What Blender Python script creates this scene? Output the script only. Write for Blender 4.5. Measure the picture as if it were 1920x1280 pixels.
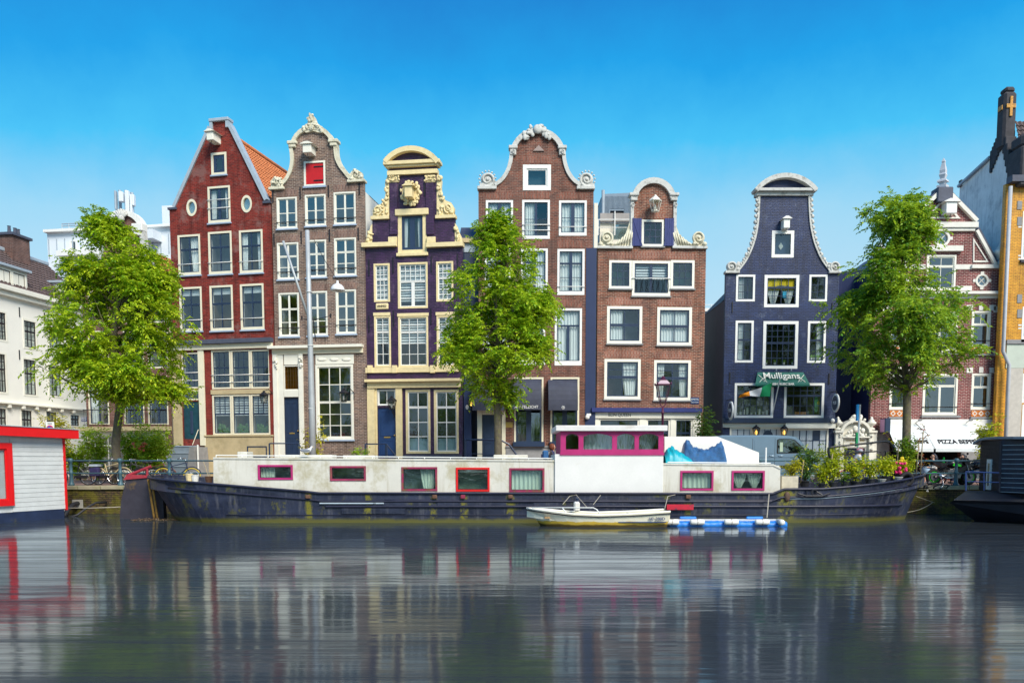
import bpy, bmesh, math, random
import numpy as np
from mathutils import Vector, Matrix, geometry
R = math.radians
random.seed(7); rng = np.random.default_rng(7)
for o in list(bpy.data.objects): bpy.data.objects.remove(o)
scene = bpy.context.scene
COL = scene.collection

# ---------------------------------------------------------------- camera
F, CX, PV, PITCH, CZ = 1550.0, 960.0, 982.0, R(4.5), 2.4     # focal length etc. in pixels of a 1920 px wide picture
cam_d = bpy.data.cameras.new('camera'); cam = bpy.data.objects.new('camera', cam_d); COL.objects.link(cam)
cam.location = (0, 0, CZ); cam.rotation_euler = (R(90) - PITCH, 0, 0)
cam_d.sensor_width = 36; cam_d.lens = F / 1920 * 36; cam_d.shift_y = (PV - 640) / 1920
cam_d.clip_start = .1; cam_d.clip_end = 3000
scene.camera = cam

# ---------------------------------------------------------------- sky, sun, exposure
SUN_EL, SUN_AZ = R(43), R(149)          # azimuth measured clockwise from +Y (view direction): behind the camera, to the right
w = bpy.data.worlds.new('World'); scene.world = w; w.use_nodes = True
nt = w.node_tree; nt.nodes.clear(); N = nt.nodes.new; L = nt.links.new
tc = N('ShaderNodeTexCoord'); sx = N('ShaderNodeSeparateXYZ')
sky = N('ShaderNodeTexSky'); sky.sky_type = 'NISHITA'; sky.sun_disc = False
sky.sun_elevation = SUN_EL; sky.sun_rotation = SUN_AZ; sky.altitude = 0; sky.air_density = 1.0; sky.dust_density = 1.0; sky.ozone_density = 3.0
# the clear sky of the photograph: pale low down, deep azure higher up, the same all the way round
rp = N('ShaderNodeValToRGB'); el = rp.color_ramp.elements; SKYK = 1.0
stops = [(0.0, (.50, .74, .86)), (.17, (.48, .72, .86)), (.26, (.33, .67, .88)), (.34, (.05, .53, .90)), (.41, (.0, .35, .80)), (.48, (.0, .21, .63)), (1.0, (.0, .19, .58))]
el[0].position, el[0].color = stops[0][0], (*stops[0][1], 1); el[1].position, el[1].color = stops[-1][0], (*stops[-1][1], 1)
for ps, c in stops[1:-1]: e = el.new(ps); e.color = (*c, 1)
sc_ = N('ShaderNodeMix'); sc_.data_type = 'RGBA'; sc_.blend_type = 'MULTIPLY'; sc_.inputs['Factor'].default_value = 1; sc_.inputs['B'].default_value = (6.6, 6.6, 6.6, 1)
gm = N('ShaderNodeMix'); gm.data_type = 'RGBA'; gm.inputs['Factor'].default_value = .90
bg = N('ShaderNodeBackground'); bg.inputs['Strength'].default_value = .10
out = N('ShaderNodeOutputWorld')
hz = N('ShaderNodeTexNoise'); hz.inputs['Scale'].default_value = 4.5; hz.inputs['Detail'].default_value = 7; hz.inputs['Roughness'].default_value = .62     # faint uneven haze
ha = N('ShaderNodeMath'); ha.operation = 'MULTIPLY_ADD'; ha.inputs[1].default_value = -.11; hb_ = N('ShaderNodeMath'); hb_.operation = 'ADD'; L(tc.outputs['Generated'], hz.inputs['Vector']); L(hz.outputs['Fac'], ha.inputs[0]); ha.inputs[2].default_value = .055
L(tc.outputs['Generated'], sx.inputs[0]); L(sx.outputs['Z'], hb_.inputs[0]); L(ha.outputs[0], hb_.inputs[1]); L(hb_.outputs[0], rp.inputs[0]); L(rp.outputs[0], sc_.inputs['A'])
L(sky.outputs[0], gm.inputs['A']); L(sc_.outputs['Result'], gm.inputs['B'])
L(gm.outputs['Result'], bg.inputs[0]); L(bg.outputs[0], out.inputs[0])
sd = bpy.data.lights.new('sun', 'SUN'); sd.energy = 3.3; sd.angle = R(28); sd.color = (1, .93, .82)
sun = bpy.data.objects.new('sun', sd); COL.objects.link(sun)
sdir = Vector((math.sin(SUN_AZ) * math.cos(SUN_EL), math.cos(SUN_AZ) * math.cos(SUN_EL), math.sin(SUN_EL)))
sun.rotation_euler = (-sdir).to_track_quat('-Z', 'Y').to_euler(); sun.location = (20, -20, 40)
vs = scene.view_settings; vs.view_transform = 'Standard'; vs.look = 'None'; vs.exposure = .70; vs.gamma = 1; vs.use_curve_mapping = False
scene.render.engine = 'CYCLES'
scene.cycles.max_bounces = 6; scene.cycles.transparent_max_bounces = 12; scene.cycles.diffuse_bounces = 3; scene.cycles.glossy_bounces = 3

# ---------------------------------------------------------------- picture rays -> places
def ray(u, v):
    f = Vector((0, math.cos(PITCH), -math.sin(PITCH))); up = Vector((0, math.sin(PITCH), math.cos(PITCH)))
    return f * F + Vector((1, 0, 0)) * (u - CX) + up * (PV - v)
CAM = Vector((0, 0, CZ))
def atY(u, v, Y): d = ray(u, v); return CAM + d * (Y / d.y)
def atX(u, v, X): d = ray(u, v); return CAM + d * (X / d.x)
GZ = 1.22                                # level of the street above the water

# ---------------------------------------------------------------- materials
def nodes(name):
    m = bpy.data.materials.new(name); m.use_nodes = True; t = m.node_tree; t.nodes.clear(); return m, t
def _math(t, op, a, b=None):
    n = t.nodes.new('ShaderNodeMath'); n.operation = op
    for i, x in enumerate((a, b)):
        if x is None: continue
        if isinstance(x, (int, float)): n.inputs[i].default_value = x
        else: t.links.new(x, n.inputs[i])
    return n.outputs[0]
def _mix(t, fac, a, b, mode='MIX'):
    n = t.nodes.new('ShaderNodeMix'); n.data_type = 'RGBA'; n.blend_type = mode
    for k, x in (('Factor', fac), ('A', a), ('B', b)):
        s = n.inputs[k]
        if isinstance(x, (int, float)): s.default_value = x
        elif isinstance(x, tuple): s.default_value = x if len(x) == 4 else (*x, 1)
        else: t.links.new(x, s)
    return n.outputs['Result']
def _noise(t, vec, scale, detail=4, rough=.6, sx=None):
    if sx:
        mp = t.nodes.new('ShaderNodeMapping'); mp.inputs['Scale'].default_value = sx; t.links.new(vec, mp.inputs[0]); vec = mp.outputs[0]
    n = t.nodes.new('ShaderNodeTexNoise'); n.inputs['Scale'].default_value = scale; n.inputs['Detail'].default_value = detail
    n.inputs['Roughness'].default_value = rough; t.links.new(vec, n.inputs['Vector']); return n.outputs['Fac']
def _ramp(t, fac, a, b):
    n = t.nodes.new('ShaderNodeMapRange'); n.inputs[1].default_value = a; n.inputs[2].default_value = b; n.clamp = True
    t.links.new(fac, n.inputs[0]); return n.outputs[0]
def _bsdf(t, col, rough, metal=0, bump=None, bstr=.3, bdist=.01, spec=.5, extra=None):
    b = t.nodes.new('ShaderNodeBsdfPrincipled'); o = t.nodes.new('ShaderNodeOutputMaterial')
    if isinstance(col, tuple): b.inputs['Base Color'].default_value = (*col, 1)
    else: t.links.new(col, b.inputs['Base Color'])
    if isinstance(rough, (int, float)): b.inputs['Roughness'].default_value = rough
    else: t.links.new(rough, b.inputs['Roughness'])
    b.inputs['Metallic'].default_value = metal; b.inputs['Specular IOR Level'].default_value = spec
    if bump is not None:
        bm = t.nodes.new('ShaderNodeBump'); bm.inputs['Strength'].default_value = bstr; bm.inputs['Distance'].default_value = bdist
        t.links.new(bump, bm.inputs['Height']); t.links.new(bm.outputs[0], b.inputs['Normal'])
    t.links.new(b.outputs[0], o.inputs[0]); return b
def _coord(t): n = t.nodes.new('ShaderNodeTexCoord'); return n.outputs['Object']
def sc(c, k): return tuple(max(0, min(1, x * k)) for x in c)
def M(name, col, rough=.6, var=.14, scale=2.2, bump=.15, metal=0, spec=.4, stain=None, st=(.55, .75), ssc=1.1, streak=None, bdist=.01):
    m, t = nodes(name); co = _coord(t)
    n1 = _noise(t, co, scale, 6); c = _mix(t, _ramp(t, n1, .3, .7), sc(col, 1 - var), sc(col, 1 + var))
    n3 = _noise(t, co, scale * 11, 3)
    c = _mix(t, _math(t, 'MULTIPLY', n3, .35), c, sc(col, .72))
    if stain: c = _mix(t, _math(t, 'MULTIPLY', _ramp(t, _noise(t, co, ssc, 7, .7), *st), .85), c, stain)
    if streak:
        s = _noise(t, co, 1.0, 4, .7, sx=(6, 6, .45)); c = _mix(t, _math(t, 'MULTIPLY', _ramp(t, s, .52, .8), .7), c, streak)
    _bsdf(t, c, rough, metal, n3, bump, bdist, spec); return m
def BR(name, c1, c2, mortar, bw=.26, bh=.085, rough=.85, stain=None, st=(.52, .72), ssc=.7, soldier=False, bump=.6, stain2=None, ms=.014, spec=.3):
    m, t = nodes(name); co = _coord(t)
    s = t.nodes.new('ShaderNodeSeparateXYZ'); t.links.new(co, s.inputs[0]); xy = _math(t, 'ADD', s.outputs[0], s.outputs[1])
    cb = t.nodes.new('ShaderNodeCombineXYZ')
    if soldier: t.links.new(s.outputs[2], cb.inputs[0]); t.links.new(xy, cb.inputs[1])
    else: t.links.new(xy, cb.inputs[0]); t.links.new(s.outputs[2], cb.inputs[1])
    b = t.nodes.new('ShaderNodeTexBrick'); t.links.new(cb.outputs[0], b.inputs['Vector'])
    b.inputs['Scale'].default_value = 1; b.inputs['Brick Width'].default_value = bw; b.inputs['Row Height'].default_value = bh
    b.inputs['Mortar Size'].default_value = ms; b.inputs['Mortar Smooth'].default_value = .3; b.inputs['Bias'].default_value = 0
    b.inputs['Color1'].default_value = (*c1, 1); b.inputs['Color2'].default_value = (*c2, 1); b.inputs['Mortar'].default_value = (*mortar, 1)
    n1 = _noise(t, co, 1.3, 8, .7); c = _mix(t, 1, b.outputs['Color'], _mix(t, _ramp(t, n1, .25, .75), (.5, .5, .5), (1.4, 1.4, 1.4)), 'MULTIPLY')
    if stain: c = _mix(t, _math(t, 'MULTIPLY', _ramp(t, _noise(t, co, ssc, 8, .75), *st), .75), c, stain)
    if stain2: c = _mix(t, _math(t, 'MULTIPLY', _ramp(t, _noise(t, co, 5.0, 8, .75), .6, .74), .8), c, stain2)
    rs = _ramp(t, _noise(t, co, 1.0, 5, .7, sx=(2.6, 2.6, .22)), .50, .74); c = _mix(t, 1, c, _mix(t, rs, (1.06, 1.06, 1.06), (.50, .48, .46)), 'MULTIPLY')
    h = _math(t, 'ADD', _math(t, 'MULTIPLY', b.outputs['Fac'], -1.0), _math(t, 'MULTIPLY', _noise(t, co, 30, 3), .8))
    _bsdf(t, c, rough, 0, h, bump, .012, spec); return m
def glass(name, tint=(.80, .86, .86), refl=.10, gcol=(.9, .95, 1)):
    m, t = nodes(name); tr = t.nodes.new('ShaderNodeBsdfTransparent'); tr.inputs[0].default_value = (*tint, 1)
    g = t.nodes.new('ShaderNodeBsdfGlossy'); g.inputs['Roughness'].default_value = .03; g.inputs['Color'].default_value = (*gcol, 1)
    co = _coord(t); bm = t.nodes.new('ShaderNodeBump'); bm.inputs['Strength'].default_value = .06; bm.inputs['Distance'].default_value = .05
    t.links.new(_noise(t, co, 2.5, 2), bm.inputs['Height']); t.links.new(bm.outputs[0], g.inputs['Normal'])
    mx = t.nodes.new('ShaderNodeMixShader'); o = t.nodes.new('ShaderNodeOutputMaterial')
    lw = t.nodes.new('ShaderNodeLayerWeight'); lw.inputs['Blend'].default_value = .2
    t.links.new(_math(t, 'ADD', _math(t, 'MULTIPLY', lw.outputs['Facing'], .25), refl), mx.inputs[0])
    t.links.new(tr.outputs[0], mx.inputs[1]); t.links.new(g.outputs[0], mx.inputs[2]); t.links.new(mx.outputs[0], o.inputs[0]); return m
def leafmat(name, c1, c2, c3, trans=.35):
    m, t = nodes(name); ge = t.nodes.new('ShaderNodeNewGeometry')
    r = t.nodes.new('ShaderNodeValToRGB'); t.links.new(ge.outputs['Random Per Island'], r.inputs[0])
    e = r.color_ramp.elements; e[0].color = (*c1, 1); e[1].color = (*c3, 1); e[0].position = 0; x = r.color_ramp.elements.new(.55); x.color = (*c2, 1)
    co = _coord(t); cl = _mix(t, _math(t, 'MULTIPLY', _ramp(t, _noise(t, co, 1.1, 3, .6), .47, .62), .62), r.outputs[0], c3)
    d = t.nodes.new('ShaderNodeBsdfPrincipled'); t.links.new(cl, d.inputs['Base Color']); d.inputs['Roughness'].default_value = .45; d.inputs['Specular IOR Level'].default_value = .35
    tl = t.nodes.new('ShaderNodeBsdfTranslucent'); t.links.new(_mix(t, .5, cl, (.45, .55, .02)), tl.inputs[0])
    mx = t.nodes.new('ShaderNodeMixShader'); mx.inputs[0].default_value = trans; o = t.nodes.new('ShaderNodeOutputMaterial')
    t.links.new(d.outputs[0], mx.inputs[1]); t.links.new(tl.outputs[0], mx.inputs[2]); t.links.new(mx.outputs[0], o.inputs[0]); return m
def emis(name, col, s):
    m, t = nodes(name); e = t.nodes.new('ShaderNodeEmission'); e.inputs[0].default_value = (*col, 1); e.inputs[1].default_value = s
    o = t.nodes.new('ShaderNodeOutputMaterial'); t.links.new(e.outputs[0], o.inputs[0]); return m

# ---------------------------------------------------------------- mesh builder
def tri2d(loops):
    """triangles of an outer loop with holes (2-D points)"""
    vs, ed = [], []
    for lp in loops:
        b = len(vs); vs += [Vector((p[0], p[1])) for p in lp]; ed += [(b + i, b + (i + 1) % len(lp)) for i in range(len(lp))]
    ov, oe, of, *_ = geometry.delaunay_2d_cdt(vs, ed, [], 0, 1e-5)
    def inside(p, lp):
        r = False; j = len(lp) - 1
        for i in range(len(lp)):
            xi, yi = lp[i][0], lp[i][1]; xj, yj = lp[j][0], lp[j][1]
            if (yi > p[1]) != (yj > p[1]) and p[0] < (xj - xi) * (p[1] - yi) / (yj - yi) + xi: r = not r
            j = i
        return r
    tr = []
    for f in of:
        c = (ov[f[0]] + ov[f[1]] + ov[f[2]]) / 3
        if inside(c, loops[0]) and not any(inside(c, h) for h in loops[1:]): tr.append(list(f))
    return [(p.x, p.y) for p in ov], tr
class MB:
    def __init__(s): s.v = []; s.f = []
    def add(s, vs, fs): b = len(s.v); s.v += [tuple(p) for p in vs]; s.f += [[b + i for i in f] for f in fs]; return s
    def box(s, x0, x1, y0, y1, z0, z1, bev=0):
        if x0 > x1: x0, x1 = x1, x0
        if y0 > y1: y0, y1 = y1, y0
        if z0 > z1: z0, z1 = z1, z0
        if bev > 0:
            p = [(x0 + bev, z0), (x1 - bev, z0), (x1, z0 + bev), (x1, z1 - bev), (x1 - bev, z1), (x0 + bev, z1), (x0, z1 - bev), (x0, z0 + bev)]
            q = [(x0 + bev, z0 + bev), (x1 - bev, z0 + bev), (x1 - bev, z0 + bev), (x1 - bev, z1 - bev), (x1 - bev, z1 - bev), (x0 + bev, z1 - bev), (x0 + bev, z1 - bev), (x0 + bev, z0 + bev)]
            n = 8; vs = [(a, y0, b) for a, b in q] + [(a, y0 + bev, b) for a, b in p] + [(a, y1, b) for a, b in p]
            fs = [[0, 1, 3, 5]] + [[i, n + i, n + (i + 1) % n, (i + 1) % n] for i in range(n)] + [[n + i, 2 * n + i, 2 * n + (i + 1) % n, n + (i + 1) % n] for i in range(n)] + [[2 * n + i for i in range(n)][::-1]]
            return s.add(vs, fs)
        vs = [(x, y, z) for x in (x0, x1) for y in (y0, y1) for z in (z0, z1)]
        return s.add(vs, [[0, 1, 3, 2], [4, 6, 7, 5], [0, 4, 5, 1], [2, 3, 7, 6], [0, 2, 6, 4], [1, 5, 7, 3]])
    def prism(s, loops, y0, y1):
        if not isinstance(loops[0][0], (tuple, list, Vector)): loops = [loops]
        p, tr = tri2d(loops); n = len(p)
        s.add([(a, y0, b) for a, b in p], tr); s.add([(a, y1, b) for a, b in p], [t[::-1] for t in tr])
        for lp in loops:
            k = len(lp); s.add([(a[0], y0, a[1]) for a in lp] + [(a[0], y1, a[1]) for a in lp], [[i, k + i, k + (i + 1) % k, (i + 1) % k] for i in range(k)])
        return s
    def band(s, path, w, y0, y1, closed=False):
        """a moulding that follows a path in the x-z plane, w to the left of its direction"""
        n = len(path); off = []
        for i in range(n):
            a = path[max(i - 1, 0)] if not closed else path[i - 1]; b = path[min(i + 1, n - 1)] if not closed else path[(i + 1) % n]
            dx, dz = b[0] - a[0], b[1] - a[1]; l = math.hypot(dx, dz) or 1; off.append((path[i][0] - dz / l * w, path[i][1] + dx / l * w))
        for i in range(n if closed else n - 1):
            j = (i + 1) % n; q = [path[i], path[j], off[j], off[i]]
            s.add([(a, y0, b) for a, b in q] + [(a, y1, b) for a, b in q], [[0, 1, 2, 3], [7, 6, 5, 4], [0, 4, 5, 1], [1, 5, 6, 2], [2, 6, 7, 3], [3, 7, 4, 0]])
        return s
    def tube(s, pts, r, n=6, cap=True, closed=False):
        pts = [Vector(p) for p in pts]; k = len(pts); rs = r if isinstance(r, (list, tuple)) else [r] * k; b = len(s.v); prev = None
        for i, p in enumerate(pts):
            d = (pts[(i + 1) % k] - pts[i - 1]) if closed else (pts[min(i + 1, k - 1)] - pts[max(i - 1, 0)]); d.normalize()
            if prev is None:
                a = Vector((0, 0, 1)) if abs(d.z) < .9 else Vector((1, 0, 0)); x = d.cross(a).normalized()
            else:
                x = prev - d * prev.dot(d); x = x.normalized() if x.length > 1e-6 else d.orthogonal().normalized()
            prev = x; y = d.cross(x)
            for j in range(n):
                t = 2 * math.pi * j / n; s.v.append(tuple(p + (x * math.cos(t) + y * math.sin(t)) * rs[i]))
        for i in range(k if closed else k - 1):
            i2 = (i + 1) % k
            for j in range(n): s.f.append([b + i * n + j, b + i * n + (j + 1) % n, b + i2 * n + (j + 1) % n, b + i2 * n + j])
        if cap and not closed: s.f.append([b + j for j in range(n)][::-1]); s.f.append([b + (k - 1) * n + j for j in range(n)])
        return s
    def ring(s, c, r, tr, n=24, m=6, axis='y', sq=1):
        pts = []
        for i in range(n):
            t = 2 * math.pi * i / n; a, b = r * math.cos(t), r * math.sin(t) * sq
            pts.append((c[0] + a, c[1], c[2] + b) if axis == 'y' else ((c[0] + a, c[1] + b, c[2]) if axis == 'z' else (c[0], c[1] + a, c[2] + b)))
        return s.tube(pts, tr, m, closed=True)
    def lathe(s, c, prof, n=12, axis='z'):
        b = len(s.v); k = len(prof)
        for r, h in prof:
            for j in range(n):
                t = 2 * math.pi * j / n; a, d = r * math.cos(t), r * math.sin(t)
                s.v.append((c[0] + a, c[1] + d, c[2] + h) if axis == 'z' else ((c[0] + a, c[1] + h, c[2] + d) if axis == 'y' else (c[0] + h, c[1] + a, c[2] + d)))
        for i in range(k - 1):
            for j in range(n): s.f.append([b + i * n + j, b + i * n + (j + 1) % n, b + (i + 1) * n + (j + 1) % n, b + (i + 1) * n + j])
        s.f.append([b + j for j in range(n)][::-1]); s.f.append([b + (k - 1) * n + j for j in range(n)]); return s
    def ball(s, c, r, n=8, m=6, jit=0):
        rx, ry, rz = r if isinstance(r, tuple) else (r, r, r); b = len(s.v)
        for i in range(m + 1):
            ph = math.pi * i / m
            for j in range(n):
                t = 2 * math.pi * j / n; k = 1 + random.uniform(-jit, jit)
                s.v.append((c[0] + rx * k * math.sin(ph) * math.cos(t), c[1] + ry * k * math.sin(ph) * math.sin(t), c[2] + rz * k * math.cos(ph)))
        for i in range(m):
            for j in range(n): s.f.append([b + i * n + j, b + (i + 1) * n + j, b + (i + 1) * n + (j + 1) % n, b + i * n + (j + 1) % n])
        return s
    def volute(s, cx, y, cz, r, turn=1.6, sgn=1, t0=-90, tr=None):
        pts = []; rs = []
        for i in range(34):
            k = i / 33; a = R(t0) + sgn * k * turn * 2 * math.pi; q = r * (1 - .86 * k); pts.append((cx + q * math.cos(a), y, cz + q * math.sin(a))); rs.append((tr or r * .2) * (1 - .5 * k))
        s.tube(pts, rs, 6); s.ball((cx, y, cz), r * .22); s.lathe((cx, y + .02, cz), [(r * .9, 0), (r * .9, .10)], 16, 'y'); return s
    def build(s, name, mat, parent=None, smooth=False, loc=None, rot=None, recalc=True):
        me = bpy.data.meshes.new(name); me.from_pydata(s.v, [], s.f)
        if recalc:
            bm = bmesh.new(); bm.from_mesh(me); bmesh.ops.recalc_face_normals(bm, faces=bm.faces); bm.to_mesh(me); bm.free()
        if smooth: me.polygons.foreach_set('use_smooth', [True] * len(me.polygons))
        if mat: me.materials.append(mat)
        o = bpy.data.objects.new(name, me); COL.objects.link(o)
        if parent: o.parent = parent
        if loc: o.location = loc
        if rot: o.rotation_euler = rot
        return o
def tag(o, label=None, cat=None, group=None, kind=None):
    for k, x in (('label', label), ('category', cat), ('group', group), ('kind', kind)):
        if x: o[k] = x
    return o
def thing(name, label, cat, loc=(0, 0, 0), rz=0, group=None):
    o = bpy.data.objects.new(name, None); o.empty_display_size = .3; COL.objects.link(o); o.location = loc; o.rotation_euler = (0, 0, rz); return tag(o, label, cat, group)
def clone(o, parent=None):
    c = o.copy(); COL.objects.link(c)
    if parent: c.parent = parent
    for ch in o.children: clone(ch, c)
    return c
_fonts = {}
def text(name, s, size, mat, parent, loc, rot=(R(90), 0, 0), ext=.006, bold=0, sx=1, shear=0, align='CENTER', space=1):
    cu = bpy.data.curves.new(name, 'FONT'); cu.body = s; cu.size = size; cu.extrude = ext; cu.offset = bold; cu.align_x = align; cu.align_y = 'CENTER'; cu.shear = shear; cu.space_character = space; cu.resolution_u = 3
    o = bpy.data.objects.new(name, cu); COL.objects.link(o); dg = bpy.context.evaluated_depsgraph_get()
    me = bpy.data.meshes.new_from_object(o.evaluated_get(dg)); bpy.data.objects.remove(o); bpy.data.curves.remove(cu)
    me.materials.clear(); me.materials.append(mat); o = bpy.data.objects.new(name, me); COL.objects.link(o)
    o.parent = parent; o.location = loc; o.rotation_euler = rot; o.scale = (sx, 1, 1); return o

# ---------------------------------------------------------------- material palette
CREAM = M('cream_paint', (.80, .74, .55), .5, .05, 3, .05)
WHITE = M('white_paint', (.82, .82, .77), .5, .05, 3, .05)
WARMW = M('warm_white_paint', (.84, .82, .70), .5, .05, 3, .05)
YELC = M('yellow_cream_stone', (.80, .66, .36), .65, .12, 5, .3, stain=(.45, .33, .15), st=(.62, .8))
NAVY = M('navy_paint', (.022, .040, .085), .35, .15, 3, .05, spec=.5)
BLUEP = M('blue_paint', (.02, .055, .16), .4, .15, 3, .1)
TEAL = M('dark_teal_paint', (.010, .055, .075), .4, .3, 4, .05)
BLACK = M('black_iron', (.014, .014, .018), .45, .2, 3, .1)
ZINC = M('zinc', (.40, .47, .52), .5, .12, 3, .1, metal=.1)
PIPE = M('grey_pipe_paint', (.42, .44, .46), .5, .1, 3, .05)
SILL = M('blue_grey_sill', (.34, .42, .54), .6, .1, 3, .1)
STONE = M('grey_stone', (.27, .27, .27), .8, .15, 4, .3)
SAND = M('sandstone', (.52, .42, .24), .8, .14, 1.5, .3, stain=(.30, .24, .12), st=(.5, .75))
SLATE = M('slate', (.075, .085, .12), .6, .2, 3, .3)
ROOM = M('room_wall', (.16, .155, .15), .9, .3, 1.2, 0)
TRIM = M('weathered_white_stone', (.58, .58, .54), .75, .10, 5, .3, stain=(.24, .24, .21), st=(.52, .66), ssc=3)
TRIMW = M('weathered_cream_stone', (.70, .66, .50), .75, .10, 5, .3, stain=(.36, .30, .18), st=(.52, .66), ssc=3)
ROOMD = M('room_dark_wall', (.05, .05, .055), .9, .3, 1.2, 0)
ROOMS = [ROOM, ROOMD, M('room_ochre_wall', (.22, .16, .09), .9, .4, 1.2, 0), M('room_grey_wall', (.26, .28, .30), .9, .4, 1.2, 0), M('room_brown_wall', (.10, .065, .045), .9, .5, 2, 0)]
CURT = M('white_curtain_cloth', (.80, .82, .80), .9, .05, 2, .1)
BLIND = M('white_blind_cloth', (.84, .86, .86), .8, .03, 2, 0)
REDP = M('red_paint', (.52, .012, .014), .45, .12, 3, .08)
GOLD = M('brass', (.55, .36, .10), .4, .1, 5, .05, metal=.6)
GLASS = glass('window_glass')
GLASSD = glass('dark_window_glass', (.62, .68, .66), .12)
GLASSB = glass('bright_window_glass', (.70, .78, .80), .19)
LAMPG = glass('lantern_glass', (.85, .85, .82), .12)
LIT = emis('lit_lamp', (1, .55, .10), 2.2)
B_RED = BR('red_brick', (.25, .024, .015), (.115, .012, .010), (.20, .06, .045), stain=(.22, .11, .095), st=(.53, .60), ssc=.55, stain2=(.44, .20, .16))
B_REDP = BR('dark_red_brick', (.26, .033, .02), (.19, .02, .016), (.20, .05, .04))
B_GREY = BR('grey_brown_brick', (.23, .14, .10), (.095, .062, .056), (.38, .31, .25), stain=(.20, .15, .115), ms=.014)
B_GREYS = BR('grey_brown_soldier_brick', (.25, .14, .10), (.15, .085, .07), (.30, .23, .19), soldier=True)
B_PURP = BR('purple_painted_brick', (.060, .016, .078), (.036, .010, .050), (.020, .007, .028), rough=.42, stain=(.13, .075, .13), st=(.54, .62), ssc=1.2, stain2=(.020, .008, .028), bump=1.2, spec=.6)
B_BRN = BR('brown_red_brick', (.22, .072, .045), (.095, .038, .031), (.25, .17, .13), stain=(.13, .08, .065), st=(.50, .62), stain2=(.38, .27, .21))
B_BRNS = BR('brown_red_soldier_brick', (.27, .09, .058), (.16, .06, .045), (.25, .17, .13), soldier=True)
B_BQ = BR('orange_brown_brick', (.28, .085, .046), (.105, .040, .030), (.36, .26, .19), stain=(.12, .065, .055), st=(.5, .62), ssc=.6, ms=.014)
B_BQS = BR('orange_brown_soldier_brick', (.30, .10, .06), (.20, .07, .05), (.36, .26, .2), soldier=True)
B_NAVY = BR('navy_painted_brick', (.016, .036, .118), (.011, .024, .082), (.014, .018, .050), rough=.45, stain=(.062, .072, .14), st=(.5, .72), ssc=.8, bump=1.0, spec=.5)
B_NAVYP = BR('flaking_navy_painted_brick', (.016, .036, .118), (.011, .024, .082), (.007, .014, .046), rough=.45, stain=(.10, .125, .19), st=(.555, .64), ssc=.8, stain2=(.30, .30, .28), bump=1.0, spec=.5)
B_CRIM = BR('crimson_brick', (.21, .030, .034), (.12, .017, .025), (.46, .34, .29), bw=.25, bh=.085, ms=.014)
B_CRIMS = BR('crimson_soldier_brick', (.22, .036, .036), (.15, .022, .03), (.38, .28, .25), soldier=True)
B_YEL = BR('yellow_glazed_brick', (.74, .36, .02), (.60, .26, .012), (.38, .18, .02), bw=.24, bh=.08, rough=.4, spec=.5)
B_BROWN0 = BR('dull_brown_brick', (.20, .085, .06), (.13, .06, .05), (.24, .17, .14))
B_CHIM = BR('chimney_brick', (.16, .075, .055), (.10, .05, .042), (.20, .15, .13))
PLAST = M('cream_plaster', (.78, .74, .62), .8, .06, 1.2, .2, stain=(.55, .52, .42), st=(.6, .85))
WPLAST = M('white_plaster', (.88, .86, .77), .8, .04, 1, .1)
GPLAST = M('weathered_grey_plaster', (.84, .83, .80), .85, .15, .8, .3, stain=(.24, .25, .27), st=(.5, .7), ssc=.5, streak=(.28, .29, .31))
CONC = M('grey_concrete', (.36, .34, .32), .85, .15, 1.5, .3)
TILE_O = M('orange_roof_tile', (.50, .17, .06), .75, .35, 5, .3, stain=(.22, .12, .07), st=(.6, .8))
TILE_D = M('dark_roof_tile', (.105, .075, .068), .6, .35, 5, .3)
PAVE = BR('street_brick', (.30, .17, .13), (.22, .13, .11), (.20, .16, .13), bw=.2, bh=.1)

# ---------------------------------------------------------------- ground and water
def water_mat():
    m, t = nodes('canal_water'); co = _coord(t)
    w1 = _noise(t, co, 1.0, 3, .55, sx=(.22, 1.1, 1)); w2 = _noise(t, co, 1.0, 2, .5, sx=(.9, 5.0, 1)); w3 = _noise(t, co, 1.0, 1, .5, sx=(.45, .25, 1))
    h = _math(t, 'ADD', _math(t, 'ADD', _math(t, 'MULTIPLY', w1, .55), _math(t, 'MULTIPLY', w2, .16)), _math(t, 'MULTIPLY', w3, .9))
    bm = t.nodes.new('ShaderNodeBump'); bm.inputs['Strength'].default_value = .16; bm.inputs['Distance'].default_value = .10; t.links.new(h, bm.inputs['Height'])
    g = t.nodes.new('ShaderNodeBsdfGlossy'); g.inputs['Roughness'].default_value = .085; g.inputs['Color'].default_value = (.84, .93, 1.0, 1); t.links.new(bm.outputs[0], g.inputs['Normal'])
    d = t.nodes.new('ShaderNodeBsdfDiffuse'); d.inputs[0].default_value = (.032, .039, .046, 1)
    fr = t.nodes.new('ShaderNodeFresnel'); fr.inputs['IOR'].default_value = 1.33; t.links.new(bm.outputs[0], fr.inputs['Normal'])
    st = _ramp(t, _math(t, 'ADD', _math(t, 'MULTIPLY', _noise(t, co, 1.0, 5, .65, sx=(.10, 2.2, 1)), .55), _math(t, 'MULTIPLY', _noise(t, co, 1.0, 4, .7, sx=(.35, 9.0, 1)), .45)), .36, .62)
    mx = t.nodes.new('ShaderNodeMixShader'); t.links.new(_math(t, 'MULTIPLY', fr.outputs[0], _math(t, 'ADD', _math(t, 'MULTIPLY', st, 1.15), .24)), mx.inputs[0])
    o = t.nodes.new('ShaderNodeOutputMaterial'); t.links.new(d.outputs[0], mx.inputs[1]); t.links.new(g.outputs[0], mx.inputs[2]); t.links.new(mx.outputs[0], o.inputs[0]); return m
tag(MB().add([(-900, -900, 0), (900, -900, 0), (900, 36.9, 0), (-900, 36.9, 0)], [[0, 1, 2, 3]]).build('canal_water', water_mat()), kind='structure')
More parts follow.
